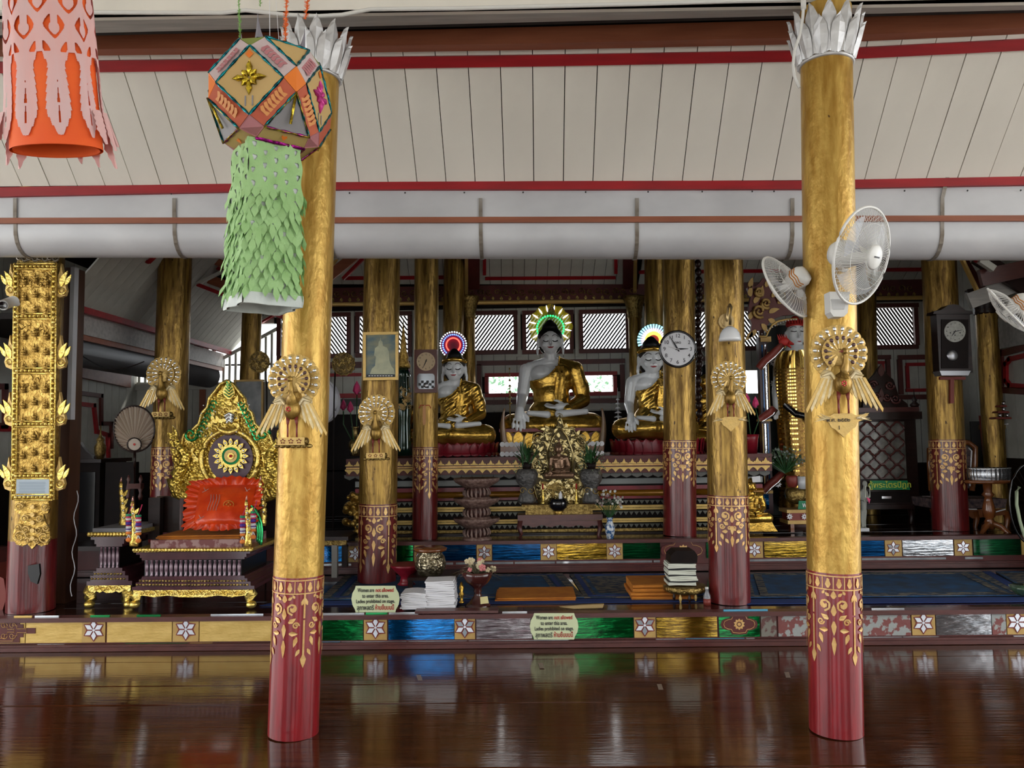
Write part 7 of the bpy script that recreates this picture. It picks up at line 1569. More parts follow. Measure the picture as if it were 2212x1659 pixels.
# talipot fan on stand
Yv = 6.8; T = thing('ceremonial_fan', at(291, 1075, Yv), 'pale pleated oval ceremonial fan with dark rim on a pole stand', 'fan'); PLT = [mat('pleat_cream', (.5, .42, .35), .6), mat('pleat_tan', (.36, .28, .22), .6)]
def ov(a): return (290+45*sin(a)*(1+.02*cos(2*a)), 925-48*cos(a)+(3 if cos(a) < 0 else 0))
N = 40
for i in range(N):
    a0, a1 = -PI*.93+2*PI*.93*i/N, -PI*.93+2*PI*.93*(i+1)/N; b = MB(); (xa, ya), (xb, yb) = ov(a0), ov(a1); P0 = at(290, 958, Yv+.01); P1, P2 = at(xa, ya, Yv+.012), at(xb, yb, Yv+.012); mid = (P1+P2)/2+V((0, -.02, 0)); b.add([P0, P1, mid, P2], [(0, 1, 2), (0, 2, 3)]); b.build('pleat', PLT[i % 2], T)
b = MB(); b.tube([at(*ov(2*PI*i/48), Yv) for i in range(48)], .008, 8, closed=True); b.build('rim', DARKW, T)
b = MB(); b.disc(290, 960, 14, Yv-.01, .015, 24); b.build('boss', PLT[0], T); b = MB(); b.tube([at(290+15*cos(2*PI*i/24), 960+14*sin(2*PI*i/24), Yv-.012) for i in range(24)], .006, 6, closed=True); b.build('boss_rim', DARKW, T); b = MB(); b.disc(290, 960, 2.5, Yv-.014, .01, 10); b.build('red_dot', REDINK, T)
b = MB(); b.tube([at(291, 975, Yv), at(291, 1010, Yv)], .012, 8); pz = at(291, 1110, Yv); b.tube([at(291, 1010, Yv), pz, V((pz.x, pz.y, Z1))], .008, 8); b.lathe([(.14, 0), (.13, .02), (.02, .04)], (pz.x, pz.y, Z1), 20); b.build('pole', DARKW, T)
b = MB(); b.pbox(276, 1045, 304, 1056, Yv-.03, .06); b.build('stand_block', WOODR, T)
for x in (277, 303): c = at(x, 1080, Yv); b = MB(); b.lathe([(.012, 0), (.02, .03), (.01, .06), (.022, .1), (.01, .16), (.018, .18), (.004, .22)], c, 10); b.build('turned_post', WOODR, T)
# left background furniture
T = thing('dark_cabinet', at(180, 1200, 7.6), 'black carved cabinet with glass doors behind the far left pillar', 'cabinet'); b = MB(); b.pbox(142, 998, 214, 1200, 7.6, .5); b.build('body', DARKER, T); b = MB(); b.pbox(138, 992, 218, 1000, 7.55, .6); b.build('cornice', DARKW, T)
b = MB(); b.ext([(150, 992), (152, 984), (160, 978), (166, 965), (172, 955), (178, 965), (186, 975), (196, 982), (200, 992)], 7.6, .05); b.build('carved_crest', DARKW, T)
b = MB(); b.pbox(152, 1020, 204, 1150, 7.59, .01); b.build('glass_door', BLACKG, T)
for x in (146, 209): c = at(x, 992, 7.62); b = MB(); s_ = 7.6/F; b.lathe([(.02, 0), (.028, .02), (.01, .05), (.022, .08), (.008, .12), (.002, .19)], c, 10); b.build('finial', DARKW, T)
T = thing('brass_urn', at(216, 992, 7.5), 'tarnished brass urn with tall finial on the black cabinet', 'urn'); c = at(216, 992, 7.5); b = MB(); b.lathe([(.03, 0), (.05, .06), (.055, .12), (.03, .17), (.04, .19), (.02, .22), (.008, .25), (.006, .33)], c, 16); b.build('urn_body', CARVED, T)
b = MB(); b.pbox(226, 998, 292, 1175, 7.5, .06); b.build('dark_screen', DARKER, label='plain dark panel standing behind the ceremonial fan pole', cat='screen')
T = thing('portrait_photo', at(537, 960, 8.2), 'framed grey portrait photograph behind the throne crest', 'picture'); pz = at(537, 960, 8.21); b = MB(); b.box((pz.x-.12, 8.2, Z2), (pz.x-.09, 8.23, pz.z)); b.box((pz.x+.09, 8.2, Z2), (pz.x+.12, 8.23, pz.z)); b.build('easel', DARKW, T); b = MB(); b.pbox(508, 824, 564, 962, 8.2, .02); b.build('photo', mat('grey_portrait_print', (.1, .11, .12), .3, 0, (.3, .31, .32), 5, (1, 1, 1)), T)
for q in ((504, 820, 568, 824), (504, 962, 568, 966), (504, 824, 508, 962), (564, 824, 568, 962)): b = MB(); b.pbox(*q, 8.18, .04); b.build('frame_side', TILEG, T)
b = MB(); b.ext([(-40, 1320), (-40, 1225), (8, 1250), (14, 1290), (2, 1330)], 6.0, .3); b.build('red_draped_stool', REDSTAR, label='red draped seat cut off by the left edge', cat='stool')
T = thing('shadow_bench', at(230, 1230, 7.0), 'long dark bench in shadow behind the side table', 'bench'); b = MB(); b.pbox(128, 1180, 312, 1190, 7.0, .6); b.build('seat', DARKW, T)
for x in (135, 305): b = MB(); b.pbox(x-4, 1190, x+4, 1255, 7.02, .05); b.build('leg', DARKW, T)
for sx, sh_, Yv in ((1060, 0, 7.75),): pass
b = MB()
P = []
for i in range(20): P.append(at(160+i*8, 756+28*sin(PI*i/19)+1.3*i, 6.6))
b.tube(P, .005, 5); b.build('loose_cable', BLACK, label='thin black cable sagging below the aisle gutter', cat='cable')
b = MB(); P = [at(166-i*.6+4*sin(i), 1060+i*12, 6.1) for i in range(20)]; b.tube(P, .004, 5); b.build('hanging_wire', ZINC, label='thin grey wire hanging down right of the far left pillar', cat='cable')
# ================================================================ RIGHT SIDE OF THE UPPER STAGE
RB = mat('rust_red_board', (.12, .02, .015), .4); SEQ = mat('dark_amber_sequin_cloth', (.16, .07, .01), .3, .6, (.35, .2, .04), 40)
YS = 8.35
T = thing('carved_arch', at(1690, 1100, YS-.1), 'carved gold and red arch frame with mirrored posts around the standing statue', 'arch')
L = [(1722, 603), (1700, 606), (1690, 625), (1672, 620), (1660, 606), (1648, 600), (1640, 612), (1630, 620), (1617, 608), (1614, 622), (1622, 640), (1618, 660), (1617, 680), (1624, 700), (1620, 725), (1634, 716), (1646, 712), (1655, 706), (1668, 690), (1690, 682), (1708, 680), (1722, 678)]
CXA = 1734
b = MB(); b.ext([(CXA, 600)]+L+[(CXA, 676)], YS, .05); l_ = b.build('arch_board', RB, T)
b = MB(); b.ext([(2*CXA-x, y) for x, y in [(CXA, 600)]+L+[(CXA, 676)]], YS, .05); b.build('arch_board', RB, T)
b = MB(); rn = random.Random(4)
for cx, cy, r in ((1640, 672, 15), (1655, 655, 12), (1690, 640, 12), (1712, 630, 12), (1640, 630, 10)): spiral(b, cx, cy, r, YS-.02, 1.6, .018, 1, 1, 7, 24)
for i in range(30): leaf(b, rn.uniform(1620, 1728), rn.uniform(612, 672), 22, 10, rn.uniform(-1, 1), YS-.012, .015, .5) if False else None
for x, y, a in ((1622, 640, -.3), (1630, 655, .3), (1620, 690, .1), (1632, 712, -2.8), (1624, 716, -2.9), (1645, 700, 2.2), (1660, 690, 1.8), (1655, 620, .2), (1648, 640, -.4), (1668, 642, .5), (1680, 655, .9), (1700, 652, 1.1), (1700, 640, -.6), (1662, 676, .8), (1720, 655, .4), (1622, 622, -.2), (1705, 618, .1)): leaf(b, x, y, 24, 11, a, YS-.012, .015, .4)
b.build('gilt_foliage', TILEG, T, kind='stuff')
b = MB(); b.tube([at(x, y, YS-.015) for x, y in ((1640, 727), (1655, 727), (1660, 715), (1668, 702), (1680, 694), (1700, 690), (1722, 689))], .012, 6); b.build('dotted_rim', PALEG, T)
b = MB()
for i in range(14): t = i/13; x = 1646+74*t; y = 721-31*sin(t*PI/2); b.ball(at(x, y, YS-.03), .008, 6, 4)
b.build('pale_bead', PAPER, T, kind='stuff')
b = MB(); b.pbox(1660, 700, 1828, 1110, YS+.55, .03); b.build('dark_backdrop', mat('blackish_green_backdrop', (.008, .014, .013), .5), T)
for xx in (1655, 2*CXA-1655):
    b = MB(); b.pbox(xx-10, 727, xx+9, 1108, YS+.02, .09); p_ = b.build('post', mat('dark_maroon_post', (.04, .012, .015), .35), T)
    b = MB(); b.pbox(xx-12, 727, xx+11, 738, YS, .12); b.pbox(xx-14, 905, xx+13, 910, YS, .12); b.pbox(xx-16, 1060, xx+15, 1066, YS, .12); b.build('post_collar', TILEG, p_)
    for x0, x1, y0, y1, m__ in ((-7, -5, 745, 900, GDBLUE), (-1, 2, 742, 902, MIRROR), (5, 7, 760, 900, TILEG), (-6, -4, 915, 1055, TILEG), (-1, 2, 915, 1050, MIRROR), (5, 7, 915, 1050, GDBLUE), (-6, 6, 1068, 1100, GBLUE)): b = MB(); b.pbox(xx+x0, y0, xx+x1, y1, YS+.01, .012); b.build('mirror_inlay', m__, p_)
def wflower(x, y, Y, r, par):
    b = MB()
    for i in range(8): a = i*PI/4; leaf(b, x+r*.2*sin(a), y-r*.2*cos(a), r*.8, r*.42, a, Y, .006)
    b.build('inlay_flower', PAPER, par)
for x, y in ((1670, 783), (1671, 828), (1681, 1046)): wflower(x, y, YS+.5 if y < 900 else YS-.02, 8, T)
for i, (P, lb) in enumerate((([(1637, 795), (1650, 780), (1668, 765), (1680, 752), (1690, 742)], 'crested serpent bracket with red head on the mirrored post'), ([(1640, 905), (1652, 898), (1664, 890), (1672, 880)], 'lower dark red serpent bracket on the mirrored post'), ([(1648, 1060), (1660, 1048), (1675, 1036), (1690, 1020)], 'lowest dark red serpent bracket near the gold seated figure'))):
    T2_ = thing('serpent_bracket', V((0, 0, 0)), lb); T2_.parent = T; T2_.location = at(*P[0], YS-.1)-wloc(T); b = MB(); PP = [at(x, y, YS-.12-.02*k) for k, (x, y) in enumerate(P)]; b.tube(PP, [.03, .04, .04, .03, .025][:len(P)], 8); sb2 = T2_; b.build('serpent_body', REDSTAR, T2_)
    b = MB(); b.tube([p+V((.03, -.01, -.025)) for p in PP], [.01, .016, .016, .012, .008][:len(P)], 6); b.build('pale_belly', MIRROR, sb2)
    if i == 0:
        b = MB(); h = PP[-1]; b.ball(h+V((.02, 0, .02)), (.06, .03, .045), 12, 8); b.tube([h+V((.06, 0, .01)), h+V((.12, 0, -.01))], [.03, .008], 7); b.tube([h+V((.05, 0, -.01)), h+V((.09, 0, -.05))], [.018, .006], 6)
        for k in range(5): b.tube([h+V((-.03+.02*k, 0, .04)), h+V((-.05+.022*k, 0, .10))], [.014, .001], 5)
        b.build('crested_head', REDINK, T2_)
# standing statue
cxs, ybs = 1734, 1118; Ym = 8.62; c = at(cxs, ybs, Ym); s_ = Ym/F
ST = thing('standing_statue', c, 'tall standing white faced statue in amber sequinned robe, half hidden by the right pillar', 'statue')
def S(x, y, d=0): return V((c.x+x*s_, c.y-d, c.z+(ybs-y)*s_))
b = MB(); b.ball(S(0, 727), (20*s_, 21*s_, 27*s_), 20, 14); b.ball(S(0, 741, .03), (12*s_, 12*s_, 13*s_), 14, 10); b.tube([S(0, 750), S(0, 775)], [11*s_, 13*s_], 12)
for sd in (-1, 1): b.ball(S(sd*21, 733), (3*s_, 5*s_, 15*s_), 10, 8)
b.tube([S(0, 722, 21*s_), S(0, 736, 25*s_)], [2*s_, 4*s_], 8)
cap(b, S(0, 775), S(0, 870), 30*s_, 26*s_); cap(b, S(0, 870), S(0, 1080), 26*s_, 24*s_)
for sd in (-1, 1):
    cap(b, S(sd*34, 790), S(sd*46, 850), 11*s_, 9*s_); cap(b, S(sd*46, 850), S(sd*52, 885, .06), 9*s_, 6*s_); b.ball(S(sd*53, 892, .07), (6*s_, 4*s_, 8*s_), 10, 8)
    for k in range(4): b.tube([S(sd*(49+3*k), 896, .07), S(sd*(48.5+3.4*k), 912-abs(k-1.5)*2, .075)], [1.7*s_, 1.1*s_], 7)
    b.tube([S(sd*47, 890, .08), S(sd*44, 900, .09)], [1.8*s_, 1.2*s_], 7)
    cap(b, S(sd*12, 1080), S(sd*12, 1112), 9*s_, 8*s_); b.ball(S(sd*12, 1114, .04), (8*s_, 18*s_, 5*s_), 10, 7)
vs, fs = remesh(b, .011, 3); from_data('body', vs, fs, BSKIN, ST)
b = MB(); b.smooth = True
pr = [(753, 13), (760, 24), (768, 38), (782, 46), (800, 49), (840, 50), (880, 49), (920, 46), (980, 44), (1040, 46), (1095, 50)]
def rb(u, v):
    t = v*(len(pr)-1); i = min(int(t), len(pr)-2); f = t-i; y = pr[i][0]*(1-f)+pr[i+1][0]*f; r = pr[i][1]*(1-f)+pr[i+1][1]*f; a = 2*PI*u; r *= 1+.03*sin(a*13+v*6)*v; p = S(r*cos(a), y); return V((p.x, p.y-r*.82*s_*sin(a), p.z))
b.grid(72, 40, rb); rbo = b.build('robe', SEQ, ST)
b = MB()
for j in range(44):
    for i in range(34):
        u = i/34*.5; v = .16+j*.0185
        if v > .97: continue
        st = 1 if (-.6 < sin(i*.9) < 2) else 0
        if not st: continue
        p = rb(u, v); n = V((p.x-c.x, (p.y-c.y)*1.2, 0)).normalized(); t_ = V((-n.y, n.x, 0)); q = p+n*.004; k = .0085
        b.add([q-t_*k+V((0, 0, -k)), q+t_*k+V((0, 0, -k)), q+t_*k+V((0, 0, k)), q-t_*k+V((0, 0, k))], [(0, 1, 2, 3)])
b.build('gold_sequins', mat('gold_sequin', (.9, .6, .15), .12, 1.0), rbo, kind='stuff')
b = MB(); P = [S(-42, 880, .2), S(-25, 900, .3), S(-5, 905, .32), S(20, 915, .32)]; b.tube(P, [.03, .035, .035, .03], 8); b.build('dark_sash', BLACKG, ST)
for sd in (-1, 1):
    b = MB(); b.tube([S(sd*4, 714, 20.5*s_), S(sd*10, 711, 19*s_), S(sd*16, 714, 15*s_)], s_*.6, 5); b.build('eyebrow', INK, ST); b = MB(); b.tube([S(sd*4, 722, 20.5*s_), S(sd*9, 723, 20*s_), S(sd*15, 721, 16*s_)], s_*1.0, 5); b.build('eyelid', INK, ST)
b = MB(); b.tube([S(-4, 744, 23*s_), S(0, 745, 25*s_), S(4, 744, 23*s_)], [s_*.6, s_*1.3, s_*.6], 6); b.build('lips', LIP, ST)
b = MB(); b.ball(S(0, 704, -.01), (19*s_, 19*s_, 12*s_), 16, 10); b.ball(S(0, 694), (9*s_, 9*s_, 8*s_), 12, 8)
for i in range(9): a = -1.3+i*.325; b.tube([S(18*sin(a), 706, 17*s_*cos(a)), S(19*sin(a), 694, 18*s_*cos(a))], [3*s_, .5*s_], 6)
b.build('red_crown', REDINK, ST)
b = MB(); c_ = at(1734, 1120, 8.6); b.lathe([(60*s_, -.10), (62*s_, -.04), (55*s_, 0)], c_, 30, 1, .8); b.build('round_plinth', WOODR, label='round reddish plinth under the standing statue', cat='plinth')
# flowers, pot and box before it
T = thing('wild_bouquet', at(1697, 1030, 7.95), 'loose bunch of tiny white blossoms before the standing statue', 'flowers'); flowers(T, 1696, 1020, 7.95, 90, 62, [mat('dim_white_blossom', (.2, .22, .2), .7), mat('dim_green_blossom', (.06, .1, .05), .7)], LEAF, 15, .012, fx=.75)
b = MB(); rn = random.Random(6)
for i in range(50): a = rn.uniform(-1.2, 1.2); L_ = rn.uniform(30, 62); b.tube([at(1696, 1022, 7.95), at(1696+L_*sin(a), 1022-L_*cos(a), 7.95+rn.uniform(-.1, .1))], [.006, .001], 3, False)
b.build('green_sprigs', LEAF, T, kind='stuff')
c = at(1712, 1052, 7.9); b = MB(); k_ = 7.9/F; b.lathe([(9*k_, 0), (12*k_, 10*k_), (13*k_, 20*k_), (11*k_, 24*k_)], c, 18); b.build('red_clay_pot', REDSTAR, label='dull red round pot holding the white bouquet', cat='pot')
c = at(1733, 1056, 7.85); b = MB(); b.lathe([(8*k_, 0), (9*k_, 26*k_)], c, 16); b.build('white_jar', ZINC, label='pale jar right of the dull red pot', cat='jar')
T = thing('gold_urn', at(1722, 1086, 7.9), 'ribbed dark gold urn under the pots before the standing statue', 'urn'); b = MB(); b.lathe([(14*k_, 0), (22*k_, 10*k_), (24*k_, 24*k_), (20*k_, 32*k_)], at(1722, 1088, 7.9), 28, flute=14, fl=.05); b.build('urn_body', CARVED, T)
T = thing('flower_box', at(1740, 1140, 7.8), 'cream edged red wooden box with white inlay flowers', 'box'); b = MB(); b.pbox(1700, 1101, 1790, 1108, 7.8, .25); b.pbox(1702, 1124, 1788, 1132, 7.8, .25); b.build('cream_edge', TILEG, T); b = MB(); b.pbox(1705, 1108, 1785, 1124, 7.81, .22); b.build('red_side', REDSTAR, T)
for x in (1706, 1738, 1770): wflower(x, 1116, 7.79, 7, T)
for x in (1712, 1776): b = MB(); b.pbox(x-4, 1132, x+4, 1150, 7.82, .05); b.build('leg', WOODB, T)
GS = mat('green_sign', (.0, .17, .07), .5); T = thing('small_sign', at(1742, 1098, 7.78), 'small green sign with a white letter, cut off by the right bright pillar', 'sign'); b = MB(); b.ext([(1726, 1082), (1766, 1082), (1766, 1100), (1724, 1100)], 7.78, .01); b.build('board', GS, T); text('พระ', 14*k_, 1744, 1091, 7.778, PAPER, T, bold=.0006)
# gold seated statue on the right
buddha(1625, 1128, 94, 7.75, 1.05, -.02, 'small polished gold seated statue right of the lamp pillar', vox=.007, hair=BROBE, skin=BROBE, robe=BROBE, features=0)
b = MB(); b.ext([(1608, 1128), (1668, 1128), (1672, 1136), (1680, 1148), (1606, 1148)], 7.7, .3); b.build('gilt_plinth', BROBE, label='stepped gilt plinth under the small gold seated statue', cat='plinth')
b = MB(); b.ext([(1624, 1030), (1642, 1028), (1643, 1041), (1626, 1042)], 7.68, .004); b.build('blank_card', PAPER, label='small pale card under the altar cornice right of the lamp pillar', cat='card')
# white figurine
T = thing('white_figurine', at(1868, 1147, 7.75), 'slim white standing figurine holding a ladder like frame beside the right bright pillar', 'figurine'); b = MB(); 
q = lambda x, y, d=0: at(x, y, 7.75-d)
cap(b, q(1866, 1085), q(1866, 1104), .028, .022); b.ball(q(1868, 1045), (.024, .024, .032), 12, 9); b.tube([q(1867, 1052), q(1866, 1062)], .012, 8); cap(b, q(1866, 1062), q(1866, 1085), .03, .024)
for sd in (-1, 1): cap(b, q(1866+sd*3, 1104), q(1865+sd*3, 1122), .017, .013); cap(b, q(1865+sd*3, 1122), q(1866+sd*3, 1138), .012, .009); b.ball(q(1866+sd*3, 1140, .015), (.012, .03, .009), 8, 6); cap(b, q(1866+sd*6, 1063), q(1866+sd*10, 1076), .011, .009); cap(b, q(1866+sd*10, 1076), q(1870+sd*3, 1082, .05), .009, .007); b.ball(q(1870+sd*3, 1082, .055), .012, 8, 6)
vs, fs = remesh(b, .0045, 2); from_data('body', vs, fs, mat('dull_white_plaster', (.3, .31, .28), .7), T)
b = MB(); b.pbox(1856, 1141, 1878, 1148, 7.7, .15); b.build('base', ZINC, T)
b = MB(); b.tube([q(1870, 1050, .05), q(1879, 1050, .05), q(1879, 1074, .05), q(1870, 1074, .05)], .005, 5, closed=True); b.build('pale_frame', PAPER2, T)
b = MB(); b.ext([(1872, 1074), (1880, 1078), (1878, 1088)], 7.68, .004); b.build('pink_ribbon', PINKF, T)
# scripture cabinet
YC = 8.5; T = thing('scripture_cabinet', at(1918, 1150, YC), 'dark carved cabinet with quatrefoil lattice doors at the right', 'cabinet')
def cb(x0, y0, x1, y1, Y, th, m, nm, par=None): b = MB(); b.pbox(x0, y0, x1, y1, Y, th); return b.build(nm, m, par or T)
cb(1848, 905, 1982, 1090, YC, .6, DARKW, 'body'); cb(1838, 890, 1992, 906, YC-.08, .75, DARKW, 'cornice'); cb(1844, 880, 1986, 890, YC-.04, .68, WOODR, 'cornice_moulding'); cb(1852, 1090, 1976, 1100, YC-.03, .6, DARKW, 'base')
for x in (1856, 1968): b = MB(); b.tube([at(x, 1098, YC+.04), at(x+2, 1118, YC+.02), at(x, 1138, YC+.04)], [.04, .03, .035], 8); b.build('leg', DARKW, T)
gl_ = cb(1856, 911, 1956, 1034, YC-.02, .015, mat('grey_etched_glass', (.22, .21, .19), .3, .2, (.08, .08, .07), 9), 'lattice_door')
for r in range(4):
    for cc_ in range(3):
        x, y = 1874+cc_*32, 926+r*31; b = MB()
        pts = []
        for i in range(28): a = 2*PI*i/28; rr = 10.5+4.2*abs(cos(2*a))**.7*1.0; pts.append(at(x+rr*sin(a), y-rr*cos(a), YC-.035))
        b.tube(pts, .011, 5, closed=True); b.build('quatrefoil', WOODR, gl_)
cb(1862, 1062, 1966, 1086, YC-.015, .01, DARKER, 'drawer'); b = MB(); b.pbox(1905, 1072, 1926, 1077, YC-.04, .02); b.build('drawer_pull', STEEL, T)
b = MB(); b.ext([(1864, 880), (1866, 858), (1872, 838), (1878, 820), (1888, 810), (1895, 800), (1903, 790), (1910, 800), (1918, 810), (1930, 820), (1936, 838), (1942, 858), (1960, 872), (1962, 880)], YC, .05); cr2 = b.build('carved_crest', DARKW, T)
b = MB(); 
for sd in (-1, 1):
    for x, y, r in ((18, 832, 10), (30, 862, 11), (12, 858, 9)): spiral(b, 1904+sd*x, y, r, YC-.02, 1.5, .014, sd, 0, 6)
leaf(b, 1904, 812, 26, 14, 0, YC-.02, .02); leaf(b, 1904, 868, 30, 12, 0, YC-.02, .02); b.build('crest_scrolls', WOODR, cr2, kind='stuff')
c = at(1976, 880, YC); b = MB(); b.lathe([(.035, 0), (.05, .03), (.02, .06), (.03, .08), (.006, .12), (.003, .2)], c, 12); b.build('finial', DARKW, T)
T = thing('green_label', at(1922, 1058, YC-.1), 'green sign with yellow script on the dark carved cabinet', 'sign'); b = MB(); b.ext([(1879, 1038), (1960, 1038), (1966, 1058), (1881, 1058)], YC-.1, .01); b.build('board', mat('bright_green_board', (.0, .2, .06), .5), T); text('ตู้พระไตรปิฎก', 17*8.4/F, 1922, 1048, YC-.103, mat('yellow_lettering', (.55, .6, .06), .5), T, bold=.0008)
# chair, silver bowl, pedestal table
T = thing('carved_chair', at(2060, 1150, 8.3), 'varnished carved wooden chair with patterned back behind the pendulum clock pillar', 'chair'); k_ = 8.3/F; VEL = mat('dark_patterned_velvet', (.03, .02, .03), .8, 0, (.14, .09, .08), 30)
b = MB(); b.tube([at(x, y, 8.5) for x, y in ((2012, 1060), (2008, 1000), (2008, 970), (2020, 956), (2055, 952), (2092, 956), (2106, 966), (2106, 1000), (2100, 1060))], .03, 8); b.build('back_frame', WOODB, T); b = MB(); b.ext([(2016, 1055), (2014, 975), (2024, 963), (2090, 963), (2100, 975), (2096, 1055)], 8.5, .04); bkr = b.build('back_panel', VEL, T)
b = MB(); b.tube([at(x, y, 8.47) for x, y in ((2092, 968), (2099, 974), (2095, 1050))], .008, 6); b.build('white_piping', PAPER, bkr)
b = MB(); b.ext([(2010, 1078), (2176, 1078), (2172, 1098), (2014, 1098)], 8.1, .45); b.build('seat', VEL, T)
b = MB(); b.tube([at(2012, 1099, 8.08), at(2110, 1100, 8.08)], .006, 5); b.tube([at(2138, 1102, 8.08), at(2150, 1106, 8.08), at(2172, 1100, 8.08)], .006, 5); b.build('seat_piping', PAPER, T, kind='stuff')
b = MB(); b.ext([(2012, 1100), (2174, 1100), (2172, 1112), (2100, 1120), (2090, 1112), (2016, 1114)], 8.1, .04); b.build('carved_rail', WOODB, T)
for x, Yv in ((2105, 8.12), (2172, 8.12), (2018, 8.12), (2030, 8.5)): b = MB(); b.tube([at(x, 1104, Yv), at(x+4, 1120, Yv), at(x+1, 1140, Yv), at(x-2, 1152, Yv)], [.035, .032, .022, .02], 8); b.build('leg', WOODB, T)
c = at(2139, 1155, 7.75); k_ = 7.75/F; T = thing('pedestal_table', c, 'varnished tripod pedestal table carrying the silver bowl', 'table'); b = MB(); b.lathe([(46*k_, 108*k_), (48*k_, 112*k_), (46*k_, 115*k_)], c, 32, 1, .6); b.build('table_top', WOODB, T)
b = MB(); b.lathe([(9*k_, 12*k_), (10*k_, 28*k_), (7*k_, 34*k_), (11*k_, 38*k_), (13*k_, 52*k_), (9*k_, 70*k_), (7*k_, 78*k_), (12*k_, 84*k_), (8*k_, 90*k_), (9*k_, 108*k_)], c, 20); b.build('turned_column', WOODB, T)
for a in (-.9, .9, 3.1): b = MB(); b.tube([c+V((0, 0, 26*k_)), c+V((20*k_*sin(a), -20*k_*cos(a), 18*k_)), c+V((40*k_*sin(a), -30*k_*cos(a), 2*k_))], [.03, .028, .018], 8); b.build('leg', WOODB, T)
c = at(2139, 1042, 7.75); b = MB(); b.lathe([(34*k_, 0), (40*k_, 6*k_), (42*k_, 18*k_), (41*k_, 28*k_), (43*k_, 30*k_), (40*k_, 31*k_), (38*k_, 20*k_), (30*k_, 8*k_)], c, 96, 1, .6, flute=30, fl=.035); b.build('silver_bowl', mat('hammered_silver', (.6, .62, .65), .25, .95), label='fluted silver bowl on the tripod pedestal table', cat='bowl')
# bookcase, cloth and standing fan at the right edge
T = thing('bookcase', at(2240, 1130, 8.6), 'dark carved bookcase full of dark blue volumes at the right edge', 'bookcase'); cb(2165, 915, 2400, 925, 8.55, .5, CARVED, 'top', T); cb(2170, 925, 2182, 1130, 8.6, .4, DARKW, 'side_panel', T); cb(2182, 925, 2400, 1130, 8.95, .03, DARKER, 'back_panel', T)
for y in (985, 1045, 1105): cb(2182, y, 2400, y+4, 8.62, .35, DARKW, 'shelf', T)
rn = random.Random(3); NB = mat('navy_book_spine', (.01, .014, .03), .4)
for r, y in enumerate((985, 1045)):
    for i in range(6):
        x = 2186+i*8.5; b = MB(); b.ext([(x+2, y-50), (x+9, y-50), (x+7.5, y-1), (x, y-1)], 8.66, .22); b.build('book', NB, label='navy blue volume, %s from the left on the %s shelf of the right bookcase' % (ordn(i, 6), ('upper', 'lower')[r]), cat='book', group=['volumes on the upper bookcase shelf', 'volumes on the lower bookcase shelf'][r])
b = MB(); b.ext([(2170, 917), (2200, 908), (2240, 908), (2240, 917)], 8.5, .2); b.build('white_cloth', PAPER, label='crumpled white cloth on top of the right bookcase', cat='cloth')
b = MB(); b.ext([(2192, 858), (2178, 882), (2166, 905), (2240, 907), (2240, 880)], 8.7, .05); o = b.build('red_pennant', REDINK, label='pointed red cloth standing above the right bookcase', cat='cloth')
T = thing('small_spirit_house', at(2170, 905, 8.4), 'small red and silver tiered ornament at the foot of the pointed red cloth', 'ornament')
for i in range(3): b = MB(); b.ext([(2150+5*i, 905-13*i), (2186-5*i, 905-13*i), (2184-5*i, 901-13*i), (2152+5*i, 901-13*i)], 8.4, .12); b.build('tier', REDSTAR, T)
for x, y in ((2160, 897), (2176, 897), (2168, 884), (2168, 871)): b = MB(); b.ball(at(x, y, 8.38), .022, 9, 6); b.build('silver_ball', STEEL, T)
b = MB(); b.ext([(2115, 898), (2142, 898), (2138, 990), (2132, 1000), (2124, 985)], 8.8, .01); b.build('red_banner', REDSTAR, label='long red cloth strip hanging left of the right bookcase', cat='cloth')
b = MB(); b.pbox(2100, 910, 2128, 1010, 9.0, .03); b.build('grey_board', mat('dark_grey_board', (.05, .05, .05), .5), label='dark grey board standing behind the silver bowl', cat='board')
c = at(2228, 1090, 7.0); T = thing('floor_fan', c+V((0, 0, -.5)), 'dark standing fan with a pale green blade rim cut off by the right edge', 'fan'); b = MB(); b.tube([c+V((.19*cos(2*PI*i/40), 0, .36*sin(2*PI*i/40))) for i in range(40)], .008, 6, closed=True); b.build('guard_ring', BLACKG, T)
for i in range(24): pass
b = MB()
for i in range(30): a = 2*PI*i/30; b.tube([c+V((.03*cos(a), -.06, .05*sin(a))), c+V((.19*cos(a), 0, .36*sin(a)))], .0015, 4)
b.build('guard_wires', DARKER, T, kind='stuff'); b = MB(); b.tube([at(x, y, 6.93) for x, y in ((2202, 1052), (2196, 1062), (2196, 1090), (2203, 1125), (2212, 1155), (2222, 1175))], .014, 8); b.build('pale_rim', mat('pale_green_plastic', (.4, .48, .32), .4), T); b = MB(); b.tube([c+V((0, .05, 0)), V((c.x, c.y+.05, Z1))], .02, 8); b.build('stand', DARKER, T)
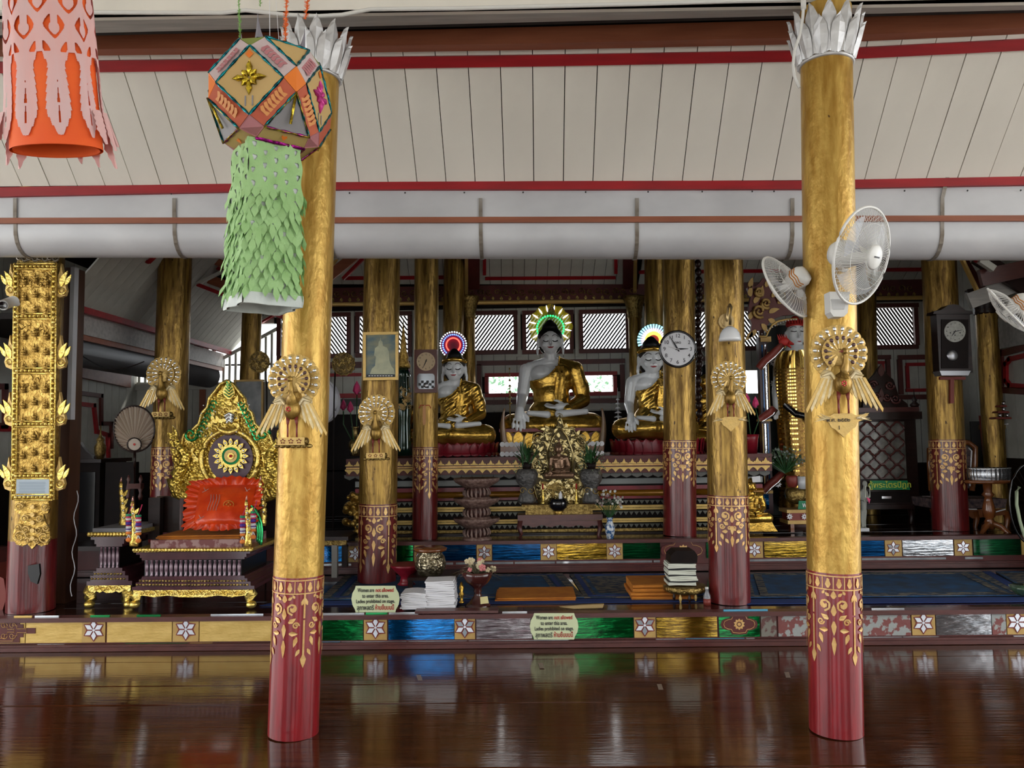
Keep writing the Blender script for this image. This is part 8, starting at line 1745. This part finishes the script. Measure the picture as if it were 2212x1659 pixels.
b = MB(); c = at(2212, 1285, 6.1); b.lathe([(.05, 0), (.09, .04), (.10, .07)], c, 20); b.build('green_glass_dish', mat('green_glass', (.05, .1, .05), .1, alpha=.7, coat=.5), label='greenish glass dish on the carpet at the right edge', cat='dish')
T = thing('dark_hanging_lamp', at(1508, 640, 8.4), 'tall dark openwork ornament between the clock pillar and the lamp pillar', 'ornament'); b = MB()
for y in range(570, 900, 18): p = at(1509+2*sin(y), y, 8.4); b.ball(p, (.04, .04, .05), 8, 6); b.tube([at(1509, y, 8.4), at(1509, y+18, 8.4)], .012, 6)
b.build('openwork_column', DARKW, T)
# gilt script shield details and floor studs
for x, y in ((1168, 1432), (905, 1458), (1700, 1452), (1425, 1478)):
    p = [fl(x-6, y, .0), fl(x+4, y, .0), fl(x+8, y+12, .0), fl(x-2, y+12, .0)]; b = MB(); b.slab(p, .001, V((0, 0, 1))); b.build('tape_mark', mat('grey_tape', (.2, .15, .12), .5) if 'grey_tape' not in MATS else MATS['grey_tape'], label='small grey strip of tape on the floor, '+{1168: 'below the notice on the stage front', 905: 'below the blue glass panel', 1700: 'just left of the right bright pillar', 1425: 'below the gold glass panel'}[x], cat='tape')
# trees outside the rear windows
TG = mat('sunlit_leaf', (.25, .45, .3), .6); rn = random.Random(8)
for x, w_ in ((1105, 'left'), (1290, 'right')):
    c = at(x, 840, 15); T = thing('garden_tree', (c.x, 15, -.85), 'pale green tree seen through the %s half of the low rear window' % w_, 'tree', 'trees outside the rear window'); b = MB(); b.tube([(c.x, 15, -.85), (c.x, 15, 2.4)], .08, 8); b.build('trunk', WOODB, T); b = MB()
    for i in range(420):
        p = V((c.x+rn.uniform(-.75, .75), 15+rn.uniform(-.5, .5), 2.3+rn.uniform(-.5, .6))); d = V((rn.uniform(-1, 1), rn.uniform(-1, 1), rn.uniform(-1, 1))).normalized(); e_ = d.cross(V((.3, .2, 1))).normalized(); b.add([p-d*.07, p+e_*.03, p+d*.07, p-e_*.03], [(0, 1, 2, 3)])
    b.build('foliage', TG, T, kind='stuff')
